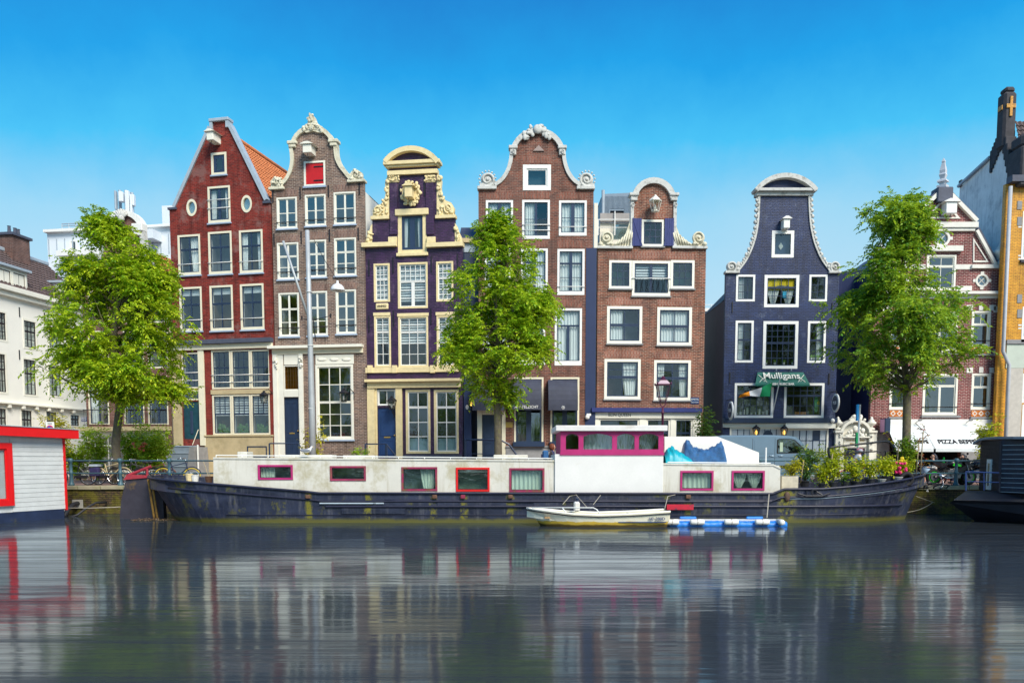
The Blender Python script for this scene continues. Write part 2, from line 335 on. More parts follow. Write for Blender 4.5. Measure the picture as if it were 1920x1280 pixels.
tag(MB().box(-900, 900, 36.6, 900, -1.2, GZ).build('street', PAVE), kind='structure')

QW = thing('quay_wall', 'mossy brick quay wall with stone coping above the canal', 'wall', (0, 36.2, 0))
QMAT = BR('mossy_quay_brick', (.115, .070, .035), (.05, .036, .022), (.03, .025, .015), bw=.26, bh=.09, stain=(.125, .115, .010), st=(.45, .56), ssc=1.6, stain2=(.02, .018, .012), ms=.02, bump=1.2)
MB().box(-40, 40, .02, .38, -1.0, GZ - .16).build('brick_face', QMAT, QW)
cop = MB().box(-.49, .49, -.06, .55, GZ - .155, GZ + .012, .015).build('coping_stone', M('coping_stone', (.33, .30, .20), .8, .2, 3, .3, stain=(.16, .17, .03), st=(.5, .7)), QW)
for i in range(62):
    c = cop if i == 0 else cop.copy()
    if i: COL.objects.link(c)
    c.location = (-30.5 + i, random.uniform(-.008, .008), random.uniform(-.006, .006))

RAILM = M('teal_rail_paint', (.055, .12, .15), .4, .15, 4, .05)
QR = thing('quay_railing', 'dark teal iron quay railing with round posts and two rails', 'railing', (0, 36.55, GZ))
x0 = atY(133, 880, 36.55).x
pm = MB().lathe((0, 0, 0), [(.13, 0), (.13, .07), (.10, .12), (.085, .15), (.075, .5), (.095, .54), (.095, .60), (.07, .64), (.065, 1.02), (.10, 1.05), (.105, 1.17), (.06, 1.21)], 10).build('post', RAILM, QR, smooth=True)
for i in range(24):
    c = pm if i == 0 else pm.copy()
    if i: COL.objects.link(c)
    c.location = (x0 - 4.34 + 2.17 * i, 0, 0)
for z in (.55, 1.10):
    MB().tube([(-30, 0, z), (30, 0, z)], .034, 8).build('rail', RAILM, QR, smooth=True)

# ---------------------------------------------------------------- houses
PANE = MB().add([(-.5, 0, -.5), (.5, 0, -.5), (.5, 0, .5), (-.5, 0, .5)], [[0, 1, 2, 3]])
PANES = {}
def pane_mesh(mat):
    if mat.name not in PANES:
        o = PANE.build('pane', mat); PANES[mat.name] = o.data; bpy.data.objects.remove(o)
    return PANES[mat.name]
def add_pane(par, s0, s1, y, z0, z1, mat, wob=1.3):
    o = bpy.data.objects.new('pane', pane_mesh(mat)); COL.objects.link(o); o.parent = par
    o.location = ((s0 + s1) / 2, y, (z0 + z1) / 2); o.scale = (s1 - s0, 1, z1 - z0); o.rotation_euler = (R(random.uniform(-wob, wob)), 0, R(random.uniform(-wob, wob))); return o
def frame_mb(mb, s0, s1, z0, z1, w, y0, y1, wb=None):
    wb = w if wb is None else wb
    mb.box(s0, s0 + w, y0, y1, z0, z1); mb.box(s1 - w, s1, y0, y1, z0, z1); mb.box(s0 + w, s1 - w, y0 + .001, y1 - .001, z1 - w, z1 - .0005); mb.box(s0 + w, s1 - w, y0 + .001, y1 - .001, z0 + .0005, z0 + wb); return mb
def wavy(mb, s0, s1, z0, z1, y, amp=.025, waves=7, gather=0):
    n = waves * 6; vs = []; fs = []
    ph = random.random() * 6
    for i in range(n + 1):
        k = i / n; yy = y + amp * math.sin(ph + k * waves * 6.28 + .6 * math.sin(k * 9)); g = (k - .5) * gather
        vs += [(s0 + (s1 - s0) * k, yy, z1), (s0 + (s1 - s0) * (k - g * .3), yy * 1 + .01, (z0 + z1) / 2), (s0 + (s1 - s0) * (k - g), yy, z0)]
    for i in range(n):
        for j in range(2): fs.append([3 * i + j, 3 * i + 3 + j, 3 * i + 4 + j, 3 * i + 1 + j])
    return mb.add(vs, fs)
def build_window(par, s0, s1, z0, z1, sashes, fr=CREAM, sa=NAVY, fw=.10, sw=.05, mw=.028, mull=0, sill=None, cur=None, room=ROOM, g=None, y=0, bars=(), barm=None, name='window', deep=1.0, fb=None, proud=.018):
    """frame (the part) > glazing bars, panes, sill, curtain, room behind"""
    g = g or GLASS
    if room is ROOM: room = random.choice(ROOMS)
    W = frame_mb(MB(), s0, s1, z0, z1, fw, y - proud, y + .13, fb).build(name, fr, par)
    a0, a1, b0, b1 = s0 + fw, s1 - fw, z0 + (fb or fw), z1 - fw
    gb = MB(); zt = b1; H = b1 - b0
    for k, (fc, cols, rows) in enumerate(sashes):
        zb = zt - H * fc
        yo = y + .035 + (.012 if k else 0)
        frame_mb(gb, a0 + .001, a1 - .001, zb + .001, zt - .001, sw, yo, yo + .05)
        i0, i1, j0, j1 = a0 + sw, a1 - sw, zb + sw, zt - sw
        mc = mull if (mull and cols == 2) else mw
        pw = (i1 - i0 - mc * (cols - 1)) / cols; ph = (j1 - j0 - mw * (rows - 1)) / rows
        for c in range(1, cols): x = i0 + c * pw + (c - 1) * mc; gb.box(x, x + mc, yo + .004, yo + .046, j0, j1)
        for r in range(1, rows): z = j0 + r * ph + (r - 1) * mw; gb.box(i0, i1, yo + .008, yo + .042, z, z + mw)
        for c in range(cols):
            for r in range(rows):
                x = i0 + c * (pw + mc); z = j0 + r * (ph + mw); add_pane(W, x, x + pw, yo + .025, z, z + ph, g)
        zt = zb
    gb.build('glazing_bars', sa, W)
    if sill: MB().box(s0 - .05, s1 + .05, y - .10, y + .02, z0 - .09, z0 - .002, .012).build('sill', sill, W)
    for q in bars:
        zz = z0 + (z1 - z0) * q; MB().tube([(s0 - .02, y - .06, zz), (s1 + .02, y - .06, zz)], .022, 6).build('guard_bar', barm or WHITE, W, smooth=True)
    if cur:
        cm = MB(); yy = y + .19; w_ = a1 - a0
        if cur == 'sheer': wavy(cm, a0 - .03, a1 + .03, b0, b1, yy, .03, max(5, int(w_ * 7)))
        elif cur == 'sides': wavy(cm, a0 - .03, a0 + w_ * .27, b0, b1, yy, .03, 4, .3); wavy(cm, a1 - w_ * .27, a1 + .03, b0, b1, yy, .03, 4, .3)
        elif cur == 'left': wavy(cm, a0 - .03, a0 + w_ * .45, b0, b1, yy, .03, 5)
        elif cur == 'right': wavy(cm, a1 - w_ * .5, a1 + .03, b0, b1, yy, .03, 5, .4)
        elif cur == 'drape': wavy(cm, a0 - .03, a0 + w_ * .5, b0, b1, yy, .03, 6, .75); wavy(cm, a1 - w_ * .5, a1 + .03, b0, b1, yy, .03, 6, .75)
        elif cur == 'top': cm.box(a0 + .02, a1 - .02, yy, yy + .01, b1 - H * .16, b1)
        elif isinstance(cur, tuple):                    # blind of separate cloth strips, lowered over this share of the height
            z = b1; pitch = .145
            while z - pitch * .62 > b1 - H * cur[1]: cm.box(a0 + .015, a1 - .015, yy, yy + .006, z - pitch * .62, z); z -= pitch
        cm.build('blind' if isinstance(cur, tuple) or cur == 'top' else 'curtain', BLIND if isinstance(cur, tuple) else CURT, W)
    q = .02; r0, r1, t0, t1 = a0 - q, a1 + q, b0 - q, b1 + q
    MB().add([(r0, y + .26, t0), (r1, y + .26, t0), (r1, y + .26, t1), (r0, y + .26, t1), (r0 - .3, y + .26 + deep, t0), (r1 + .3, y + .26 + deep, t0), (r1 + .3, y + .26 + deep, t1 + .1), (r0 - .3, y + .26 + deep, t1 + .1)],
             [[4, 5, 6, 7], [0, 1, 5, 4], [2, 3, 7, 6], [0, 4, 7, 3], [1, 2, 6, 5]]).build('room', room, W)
    rv = MB(); e = .125                                    # lining between the frame and the room
    rv.add([(r0, y + e, t0), (r1, y + e, t0), (r1, y + e, t1), (r0, y + e, t1), (r0, y + .26, t0), (r1, y + .26, t0), (r1, y + .26, t1), (r0, y + .26, t1)], [[0, 1, 5, 4], [1, 2, 6, 5], [2, 3, 7, 6], [3, 0, 4, 7]]).build('lining', WHITE, W)
    return W, (a0, a1, b0, b1)

class House:
    def __init__(s, name, label, cat, u, Y, theta, group=None):
        O = atY(u, 899, Y); s.O = Vector((O.x, O.y, GZ)); s.th = R(theta); s.root = thing(name, label, cat, s.O, -s.th, group)
        s.ex = Vector((math.cos(s.th), -math.sin(s.th), 0)); s.ey = Vector((math.sin(s.th), math.cos(s.th), 0)); s.holes = []
    def sz(s, u, v, y=0):
        d = ray(u, v); P = s.O + s.ey * y; t = (P - CAM).dot(s.ey) / d.dot(s.ey); q = CAM + d * t - s.O; return (q.dot(s.ex), q.z)
    def S(s, u, v, y=0): return s.sz(u, v, y)[0]
    def Z(s, u, v, y=0): return s.sz(u, v, y)[1]
    def rect(s, u0, v0, u1, v1, y=0):
        um, vm = (u0 + u1) / 2, (v0 + v1) / 2; return s.S(u0, vm, y), s.S(u1, vm, y), s.Z(um, v1, y), s.Z(um, v0, y)
    def hole(s, a): s.holes.append(a)
    def win(s, u0, v0, u1, v1, sashes, hole=True, **k):
        s0, s1, z0, z1 = s.rect(u0, v0, u1, v1); e = .012
        if hole: s.hole([(s0 + e, z0 + e), (s1 - e, z0 + e), (s1 - e, z1 - e), (s0 + e, z1 - e)])
        return build_window(s.root, s0, s1, z0, z1, sashes, **k)
    def box(s, name, mat, u0, v0, u1, v1, y0, y1, bev=.006, par=None):
        a, b, c, d = s.rect(u0, v0, u1, v1); return MB().box(a, b, y0, y1, c, d, bev).build(name, mat, par or s.root)
    def anchor(s, u, v0, v1):
        x = s.S(u, (v0 + v1) / 2); MB().box(x - .03, x + .03, -.04, -.001, s.Z(u, v1), s.Z(u, v0)).build('wall_anchor', BLACK, s.root)
    def arch(s, u0, v0, u1, v1, mat):
        a, b, c, d = s.rect(u0, v0, u1, v1); n = 8; up = []; lo = []
        for i in range(n + 1):
            k = i / n; q = .10 * (1 - (2 * k - 1) ** 2); up.append((a - .10 + (b - a + .20) * k, d + q)); lo.append((a + (b - a) * k, c + q * .3))
        MB().prism([lo + up[::-1]], -.007, .05).build('brick_arch', mat, s.root)
    def door(s, u0, v0, u1, v1, mat, panels=((.12, .88, .06, .36), (.12, .88, .44, .94)), slot=True, name='door', knob=True, hole=True, y=.07):
        a, b, c, d = s.rect(u0, v0, u1, v1)
        if hole: s.hole([(a, c), (b, c), (b, d), (a, d)])
        D = MB().box(a - .01, b + .01, y, y + .06, c, d + .01).build(name, mat, s.root); W, H = b - a, d - c
        for p in panels: frame_mb(MB(), a + W * p[0], a + W * p[1], c + H * p[2], c + H * p[3], .045, y - .022, y - .0005).build('panel', mat, D)
        if slot: MB().box(a + W * .32, a + W * .68, y - .02, y - .001, c + H * .40, c + H * .425).build('letter_slot', GOLD, D)
        if knob: MB().ball((a + W * .92, y - .05, c + H * .45), .045).build('handle', GOLD, D, smooth=True)
        MB().box(a - .02, b + .02, y + .09, y + .12, c, d + .02).build('backing', BLACK, D)
        return D
    def hoist(s, u, v0, v1, wu, mat, L=.95):
        c = s.sz(u, (v0 + v1) / 2); w = wu / 2 / 33; h = s.Z(u, v0) - s.Z(u, v1); x, z = c; L = L * .6
        H = MB().box(x - w * .8, x + w * .8, -L, -.002, z - h / 2, z + h * .28, .02).build('hoist_beam', mat, s.root)
        MB().prism([(x - w * 1.3, z + h * .285), (x + w * 1.3, z + h * .285), (x + w * .35, z + h * .5), (x - w * .35, z + h * .5)], -L - .08, -.003).build('cap', mat, H)
        MB().tube([(x, -L * .8, z - h / 2), (x, -L * .8, z - h / 2 - .14), (x + .06, -L * .8, z - h / 2 - .2)], .016, 5).build('hook', BLACK, H); return H
    def px(s, pts, y=0): return [s.sz(u, v, y) for u, v in pts]
    def finish(s, outline, mat, depth=10, eave=None, ridge=None, side=None, side2=None, roof=TILE_D, th=.25, roof_y=.5, base=-.05):
        """outline in picture points from left foot over the gable to the right foot; feet are dropped straight down"""
        P = s.px(outline); sl, sr = P[0][0], P[-1][0]
        s.sl, s.sr = sl, sr
        s.wall = MB().prism([[(sl, base)] + P + [(sr, base)]] + s.holes, 0, th).build('facade_wall', mat, s.root)
        ev = s.Z(*eave) if eave else min(P[0][1], P[-1][1]) - .05
        if depth:
            mb = MB().box(sl + .002, sl + .22, th + .002, depth, base, ev).build('side_wall', side or PLAST, s.root)
            MB().box(sr - .22, sr - .002, th + .002, depth, base, ev).build('side_wall', side2 or side or PLAST, s.root)
            MB().box(sl + .221, sr - .221, depth - .2, depth - .001, base, ev).build('back_wall', side or PLAST, s.root)
            rz = s.Z(*ridge) if ridge else ev + 1.5
            MB().prism([(sl - .02, ev + .003), (sr + .02, ev + .003), ((sl + sr) / 2, rz)], roof_y, depth + .1).build('roof', roof, s.root)
        return s.wall
def tile_roof(par, p0, ex, ey, W, Lg, mat, cw=.24, rh=.30, name='roof_tiles', edge=None):
    """overlapping pantiles: rows run along ex, courses climb along ey"""
    ex = Vector(ex).normalized(); ey = Vector(ey).normalized(); nz = ex.cross(ey).normalized()
    if nz.z < 0: nz = -nz
    vs = []; fs = []; nc = max(1, int(W / cw)) * 5; nr = int(Lg / rh)
    for r in range(nr):
        b = len(vs)
        for k, (a, hh) in enumerate(((0, .075), (1.08, .015))):
            for i in range(nc + 1):
                x = W * i / nc; ph = (i % 5) / 5; wv = .038 * math.sin(ph * 2 * math.pi)
                vs.append(tuple(Vector(p0) + ex * x + ey * (r + a) * rh + nz * (hh + wv)))
        for i in range(nc + 1): vs.append(tuple(Vector(vs[b + i]) - nz * .07))
        for i in range(nc):
            fs.append([b + i, b + i + 1, b + nc + 2 + i, b + nc + 1 + i]); fs.append([b + 2 * nc + 2 + i, b + 2 * nc + 3 + i, b + i + 1, b + i])
    m = MB(); m.v = vs; m.f = fs; o = m.build(name, mat, par, recalc=False); o['kind'] = 'stuff'; return o
def spline(pts, n=6):
    """smooth curve through picture points"""
    P = [Vector(p) for p in pts]; P = [P[0] * 2 - P[1]] + P + [P[-1] * 2 - P[-2]]; o = []
    for i in range(1, len(P) - 2):
        for k in range(n):
            t = k / n; a, b, c, d = P[i - 1], P[i], P[i + 1], P[i + 2]
            o.append(tuple(.5 * ((2 * b) + (c - a) * t + (2 * a - 5 * b + 4 * c - d) * t * t + (3 * b - a - 3 * c + d) * t ** 3)))
    o.append(tuple(P[-2])); return o
def arcpts(u0, u1, v0, vtop, n=12):
    """segmental arc between (u0,v0) and (u1,v0) rising to vtop"""
    c = (u0 + u1) / 2; h = (u1 - u0) / 2; sg = v0 - vtop; r = (h * h + sg * sg) / (2 * sg); cv = vtop + r; a = math.asin(min(1, h / r))
    if sg > h: a = math.pi - a
    return [(c + r * math.sin(-a + 2 * a * i / n), cv - r * math.cos(-a + 2 * a * i / n)) for i in range(n + 1)]
def rocaille(mb, pts, y, r, n=3, seed=1):
    """carved leaf-work: ridges and knobs along a path"""
    rd = random.Random(seed)
    for i, (x, z) in enumerate(pts):
        for k in range(n): mb.ball((x + rd.uniform(-r, r) * .7, y + rd.uniform(-.03, .02), z + rd.uniform(-r, r) * .7), (r * rd.uniform(.3, .75), .05, r * rd.uniform(.3, .75)), 7, 5)
    return mb

S2 = [(.38, 2, 1), (.62, 2, 1)]
def lantern(par, x, y, z, h, lit=False, arm=None, name='wall_lantern', mat=BLACK):
    """a tapering glazed lantern hung from a wall arm"""
    r = h * .34
    T = MB().lathe((x, y, z), [(r * .62, 0), (r * .66, h * .04), (r * .3, h * .05)], 6).lathe((x, y, z + h * .60), [(r * 1.12, 0), (r * 1.15, h * .05), (r * .55, h * .24), (r * .3, h * .27), (r * .3, h * .33), (.012, h * .4)], 6)
    for k in range(6):
        a = k * math.pi / 3; T.tube([(x + r * .62 * math.cos(a), y + r * .62 * math.sin(a), z), (x + r * 1.05 * math.cos(a), y + r * 1.05 * math.sin(a), z + h * .6)], .012, 4)
    if arm == 'wall': T.tube([(x, y, z - .02), (x, y * .5, z - .22), (x, -.01, z - .2)], .025, 5).tube([(x, -.03, z - .45), (x, -.03, z + .1)], .03, 5)
    elif arm: T.tube([(x, y, z + h * .95), (x + arm * .5, y * .6, z + h * 1.1), (x + arm, -.02, z + h * .7), (x + arm, -.02, z + h * .2)], .025, 5)
    o = T.build(name, mat, par)
    m = MB(); n = 6; vs = [(x + r * q * math.cos(k * math.pi / 3), y + r * q * math.sin(k * math.pi / 3), z + hh) for q, hh in ((.6, .01), (1.02, h * .59)) for k in range(n)]
    m.add(vs, [[k, (k + 1) % n, n + (k + 1) % n, n + k] for k in range(n)]).build('glass', LAMPG, o)
    MB().lathe((x, y, z + h * .05), [(.03, 0), (.06, h * .15), (.05, h * .35), (.015, h * .42)], 8).build('bulb', LIT if lit else WHITE, o, smooth=True); return o
def steps(par, s0, s1, z1, n, mat=ZINC, y=-.02, tread=.28):
    z = z1
    for i in range(n):
        MB().box(s0, s1, y - tread * (i + 1), y - tread * i - .003, -.05, z - (i + 1) * (z1 / (n + 1)) - .05, .01).build('step', mat, par); MB().box(s0 - .03, s1 + .03, y - tread * (i + 1) - .04, y - tread * i - .003, z - (i + 1) * (z1 / (n + 1)) - .048, z - (i + 1) * (z1 / (n + 1))).build('tread', ZINC, par)

# ======== far-left brown house behind the first tree
h = House('brown_corner_house', 'brown brick neck-gable house behind the leafy tree beside the white house', 'house', 326, 48.9, 12)
for u in (166, 232, 277):
    h.win(u, 705, u + 38, 796, [(.30, 2, 1), (.70, 2, 2)], fr=CREAM, sa=NAVY, mull=.10, fw=.07, cur='left' if u == 166 else None, room=ROOMD)
    a, b, c, d = h.rect(u, 768, u + 38, 796); m = MB().tube([(a - .2, -.2, d), (b + .05, -.2, d)], .03, 6).tube([(a - .2, -.2, c), (b + .05, -.2, c)], .022, 6)
    for k in range(9): x = a - .15 + (b - a + .15) * k / 8; m.tube([(x, -.2, c), (x, -.2, d)], .010, 4)
    m.build('balcony_rail', BLACK, h.root)
for u in (166, 232, 277): h.win(u, 620, u + 38, 690, S2, fr=CREAM, sa=NAVY, fw=.08); h.win(u, 545, u + 38, 605, S2, fr=CREAM, sa=NAVY, fw=.08)
h.win(165, 812, 240, 888, [(.28, 2, 1), (.72, 2, 1)], fr=CREAM, sa=WHITE, fw=.16, room=ROOM); h.win(242, 812, 312, 888, [(.28, 2, 1), (.72, 2, 1)], fr=CREAM, sa=WHITE, fw=.10, room=ROOMD)
h.box('cornice', SAND, 146, 800, 322, 808, -.25, -.002); h.box('fascia', CREAM, 160, 808.5, 320, 811.5, -.06, -.001)
L = spline([(153, 545), (165, 522), (185, 498), (196, 470), (200, 440), (201, 425)]); T = arcpts(201, 262, 425, 404); Rr = [(463 - u, v) for u, v in L[::-1]]
h.finish(L + T[1:-1] + Rr, B_BROWN0, eave=(240, 545), ridge=(232, 452), roof=TILE_O)
MB().band(h.px(L), .26, -.08, .3).build('gable_moulding', TRIM, h.root); MB().band(h.px([(463 - u, v) for u, v in L])[::-1], .26, -.08, .3).build('gable_moulding', TRIM, h.root)
m = MB().band(h.px(T), .30, -.14, .3); x, z = h.sz(258, 426); m.box(x - .28, x + .42, -.2, .3, z - .25, z + .18, .03).box(x - .2, x + .3, -.14, .3, z - .5, z - .251, .03); x, z = h.sz(205, 426); m.box(x - .42, x + .28, -.2, .3, z - .25, z + .18, .03); m.build('gable_cap', WHITE, h.root)
x, z = h.sz(232, 407); m = MB()
for k in range(7): a = R(20 + k * 23.3); m.tube([(x, -.2, z - .2), (x + .40 * math.cos(a), -.22, z + .40 * math.sin(a))], [.05, .08], 6)
m.ball((x, -.22, z - .15), .2).build('shell_crest', TRIM, h.root, smooth=True)
zr = h.Z(326, 482); sm = (h.sl + h.sr) / 2; ev = h.Z(240, 545); d = Vector((sm - h.sr, 0, 2.6))
tile_roof(h.root, (h.sr - .05, .4, ev + .1), (0, 1, 0), (sm - h.sr, 0, h.Z(232, 452) - ev), 9, math.hypot(sm - h.sr, h.Z(232, 452) - ev), TILE_O)
x, z = h.sz(158, 786); sg = MB().box(x - .19, x + .19, -.03, -.004, z - .13, z + .13, .01).build('street_sign', BLUEP, h.root); text('lettering', 'AMSTEL', .10, WHITE, sg, (x, -.034, z + .05)); text('lettering', 'CENTRUM', .06, WHITE, sg, (x, -.034, z - .06))

# ======== red spout-gable house
h = House('red_gable_house', 'dark red brick spout-gable house with orange roof and cream ground storey', 'house', 511, 47.6, 13)
kw = dict(fr=CREAM, sa=NAVY, fw=.11, fb=.16, sill=SILL)
h.win(396, 286, 425, 328, [(1, 1, 1)], fr=CREAM, sa=NAVY, fw=.13, sw=.16, sill=SILL, room=ROOM)
h.win(390, 349, 432, 418, [(1, 2, 1)], cur='sides', bars=(.40, .63), mull=.16, sw=.08, **kw)
for (a, b, c, d) in ((334, 440, 376, 516), (391, 434, 435, 514), (449, 431, 493, 512)):
    h.win(a, b, c, d, [(.36, 2, 1), (.64, 2, 1)], cur=('right', 'none', 'sides')[(a > 350) + (a > 440)], bars=(.27,), mull=.07, **kw)
for (a, b, c, d) in ((337, 538, 379, 621), (394, 535, 437, 620), (451, 532, 495, 618)):
    h.win(a, b, c, d, [(.40, 2, 1), (.60, 2, 1)], cur='top', bars=(.25,), mull=.06, **kw)
for (u, v) in ((359.5, 389.5), (462.5, 382.5)):
    x, z = h.sz(u, v); rx, rz = .33, .48; el = lambda k: [(x + rx * k * math.cos(i * math.pi / 12), z + rz * k * math.sin(i * math.pi / 12)) for i in range(24)]
    h.hole(el(.98)); W = MB().prism([el(1.0), el(.70)], -.03, .14).build('oval_window', CREAM, h.root)
    MB().prism([el(.71)], .06, .065).build('pane', GLASSB, W); MB().prism([el(.9)], .16, .17).build('curtain', CURT, W)
h.box('cornice', SLATE, 322, 637, 513, 645, -.35, -.002); h.box('frieze', CREAM, 325, 645.3, 512, 655, -.16, -.001)
for a, b in ((325, 341), (374.5, 385)): h.box('pilaster', SAND if a < 330 else CREAM, a, 655.3, b, 835, -.10, -.001)
h.box('pier', B_REDP, 386, 655.3, 396, 815, -.03, -.001); h.box('pier', B_REDP, 506, 655.3, 513, 815, -.03, -.001)
h.win(341, 661, 374.5, 728, [(1, 3, 5)], fr=CREAM, sa=NAVY, fw=.08, sw=.04, bars=(.44, .22), room=ROOM)
h.win(341, 731, 374.5, 750, [(1, 1, 1)], fr=CREAM, sa=NAVY, fw=.08, sw=.05)
D = h.door(343.5, 752, 375, 823, TEAL, panels=(), slot=False, knob=False)
x0_, x1_, z0_, z1_ = h.rect(356, 770, 361, 820); MB().box(x0_, x1_, .03, .068, z0_ + .2, z1_, .02).build('pull_bar', NAVY, D)
for i in range(3):
    a = 397 + 36.6 * i; h.win(a, 656.5 - i * .7, a + 36, 729 - i * .5, [(.45, 3, 2), (.55, 3, 3)], fr=CREAM, sa=NAVY, fw=.09, sw=.035, mw=.025, bars=(.36, .17), room=ROOM)
    a = 399 + 36 * i; h.win(a, 740 - i * .7, a + 35.5, 815 - i * .3, [(.48, 3, 2), (.52, 1, 1)], fr=CREAM, sa=NAVY, fw=.09, sw=.04, cur=('z', .56), room=ROOM)
    x, z = h.sz(a + 17, 806); W = MB()
    for k in range(26): W.ball((x + random.uniform(-.38, .38), .32, z + random.uniform(-.12, .30)), (.09, .05, .12), 5, 4)
    W.build('window_plant', M('indoor_leaves', (.06, .13, .02), .6, .5, 6, .3), h.root)
h.box('spandrel', SAND, 396, 730, 507, 738.5, -.07, -.001)
h.box('plinth', SAND, 386, 818, 513, 899, -.08, -.001); h.box('plinth_moulding', SAND, 385, 815, 513.5, 818, -.14, -.001)
a, b, c, d = h.rect(465, 836, 502, 857); build_window(h.root, a, b, c, d, [(1, 2, 1)], fr=NAVY, sa=NAVY, fw=.06, y=-.085, deep=.01, room=ROOMD)
a, b, c, d = h.rect(331, 823, 374, 898)
steps(h.root, a, b, d, 5, M('step_stone', (.20, .24, .27), .8, .12, 3, .2))
MB().box(a - .28, a - .02, -1.6, -.003, -.05, d * .75, .04).build('stoop_wall', STONE, h.root); MB().prism([(b + .02, -.05), (b + .75, -.05), (b + .62, d * .8), (b + .30, d * .8)], -1.4, -.11).build('stoop_wall', STONE, h.root)
MB().tube([(b + .85, -1.42, 0), (b + .85, -1.42, d * .85)], .05, 6).build('stoop_post', WHITE, h.root)
MB().tube([(b - .1, -.5, d - .35), (b + .08, -.15, d + .55)], .02, 5).build('hand_rail', CREAM, h.root)
OUT = [(317.5, 391), (329, 390), (396, 240), (396, 230), (428, 227), (428, 236), (497, 377), (506, 378)]
h.finish(OUT, B_RED, depth=11, eave=(410, 392), ridge=(412, 238), side=PLAST, roof=SLATE)
P = h.px(OUT)
m = MB().band([P[1], P[2]], .19, -.10, .35).band([P[5], P[6]], .19, -.10, .35); m.build('gable_coping', ZINC, h.root)
m = MB().box(P[3][0] - .08, P[4][0] + .08, -.16, .4, P[3][1] + .002, P[3][1] + .17, .02).box(P[3][0] - .05, P[3][0] + .12, -.12, .38, P[2][1] - .1, P[3][1]).box(P[4][0] - .12, P[4][0] + .05, -.12, .38, P[5][1] - .1, P[4][1])
m.build('gable_cap', ZINC, h.root)
m = MB().box(P[0][0] - .06, P[1][0] + .1, -.1, .3, P[1][1] - .09, P[1][1] + .03).box(P[6][0] - .1, P[7][0] + .06, -.1, .3, P[7][1] - .09, P[7][1] + .03); m.build('eaves_capping', SLATE, h.root)
h.hoist(408, 252, 272, 17, WARMW, L=1.3)
sm = (h.sl + h.sr) / 2; ev = h.Z(410, 392); rz = h.Z(412, 238)
tile_roof(h.root, (h.sr + .05, .35, ev + .05), (0, 1, 0), (sm - h.sr - .05, 0, rz - ev), 10.5, math.hypot(sm - h.sr, rz - ev) + .1, TILE_O)
MB().tube([(sm, .35, rz + .12), (sm, 10.9, rz + .12)], .13, 8).build('ridge_tiles', TILE_O, h.root, smooth=True)
MB().lathe((h.sr - 1.0, 7.5, rz - 2.6), [(.12, 0), (.12, .9), (.18, .92), (.18, 1.05), (.08, 1.2)], 8).build('flue', BLACK, h.root)

# ======== grey-brown bell-gable house
h = House('grey_bell_gable_house', 'grey-brown brick bell-gable house with cream scrolls and a red attic hatch', 'house', 682, 46.8, 9)
kw = dict(fr=WARMW, sa=WARMW, fw=.08, sw=.05, mw=.04, mull=.10, sill=SILL, g=GLASSB)
rows = [((519, 370, 557, 429), (572, 365, 611, 424), (626, 360, 667, 421)), ((520, 455, 560, 524), (574, 450, 612, 520), (627, 446, 668, 517)), ((523, 549, 561, 631), (576, 546, 614, 629), (630, 543, 668, 626))]
for i, rw in enumerate(rows):
    for q in rw:
        h.win(*q, [(1, 2, 2)] if i == 0 else [(.36, 2, 1), (.64, 2, 2)], bars=(.20,), barm=BLACK, **kw); h.arch(q[0], q[1] - 12, q[2], q[1] - 1, B_GREYS)
x = h.rect(570, 302, 610, 349); D = h.door(573, 305, 607, 345, REDP, panels=(), slot=False, knob=False, name='attic_hatch', y=.03)
frame_mb(MB(), *x, .10, -.02, .12).build('hatch_frame', WARMW, h.root); MB().box(x[0] - .05, x[1] + .05, -.1, .01, x[2] - .1, x[2] - .002).build('sill', SILL, h.root)
for v in (312, 338): a, b, c, d = h.rect(588, v - 1, 606, v + 1); MB().box(a, b, .004, .028, c, d).build('hinge', BLACK, D)
for u, v in ((512, 360), (563, 354), (616, 350), (674, 345), (514, 441), (565, 437), (618, 433), (672, 430)): h.anchor(u, v - 3, v + 20)
h.box('cornice', WARMW, 506, 648, 682, 653, -.40, -.002); h.box('frieze', CREAM, 511, 653.3, 681, 663, -.10, -.001)
for a, b in ((514, 522), (562, 570)):
    h.box('pilaster', WARMW, a, 663.3, b, 860, -.10, -.001); m = MB(); x, z = h.sz((a + b) / 2, 672)
    rocaille(m, [(x, z - .1 * k) for k in range(6)], -.14, .12, 2, a); m.build('carved_bracket', WARMW, h.root, smooth=True)
h.box('door_surround', WARMW, 522, 663.3, 533, 860, -.05, -.001); h.box('door_surround', WARMW, 560.5, 663.3, 562, 860, -.05, -.001); h.box('door_panel', WARMW, 533, 663.3, 560.5, 684, -.05, -.001); h.box('door_transom', WARMW, 533, 731, 560.5, 744, -.06, -.001)
h.win(532.5, 685, 561, 731, [(1, 5, 5)], fr=WARMW, sa=M('lead_came', (.14, .09, .03), .5), fw=.05, sw=.02, mw=.012, g=glass('amber_glass', (.55, .30, .03), .1, (.8, .5, .1)), room=CREAM)
h.door(533, 745, 560.5, 858, NAVY, panels=((.12, .46, .42, .92), (.54, .88, .42, .92), (.12, .46, .05, .34), (.54, .88, .05, .34)))
h.win(592.5, 683, 663, 824, [(.5, 3, 2), (.5, 3, 3)], fr=WARMW, sa=WARMW, fw=.13, sw=.06, mw=.045, sill=SILL, g=GLASSD, room=ROOMD)
h.box('window_header', WARMW, 592, 665, 663.5, 682.5, -.04, -.001); m = MB()
for k in range(3): x, z = h.sz(604 + k * 23, 674); m.ball((x, -.05, z), (.28, .03, .09), 8, 5)
m.build('header_carving', WARMW, h.root, smooth=True)
lantern(h.root, h.S(503, 745), -.55, h.Z(503, 757), .72, arm=.35); lantern(h.root, h.S(651, 742), -.55, h.Z(651, 754), .75, arm=.4)
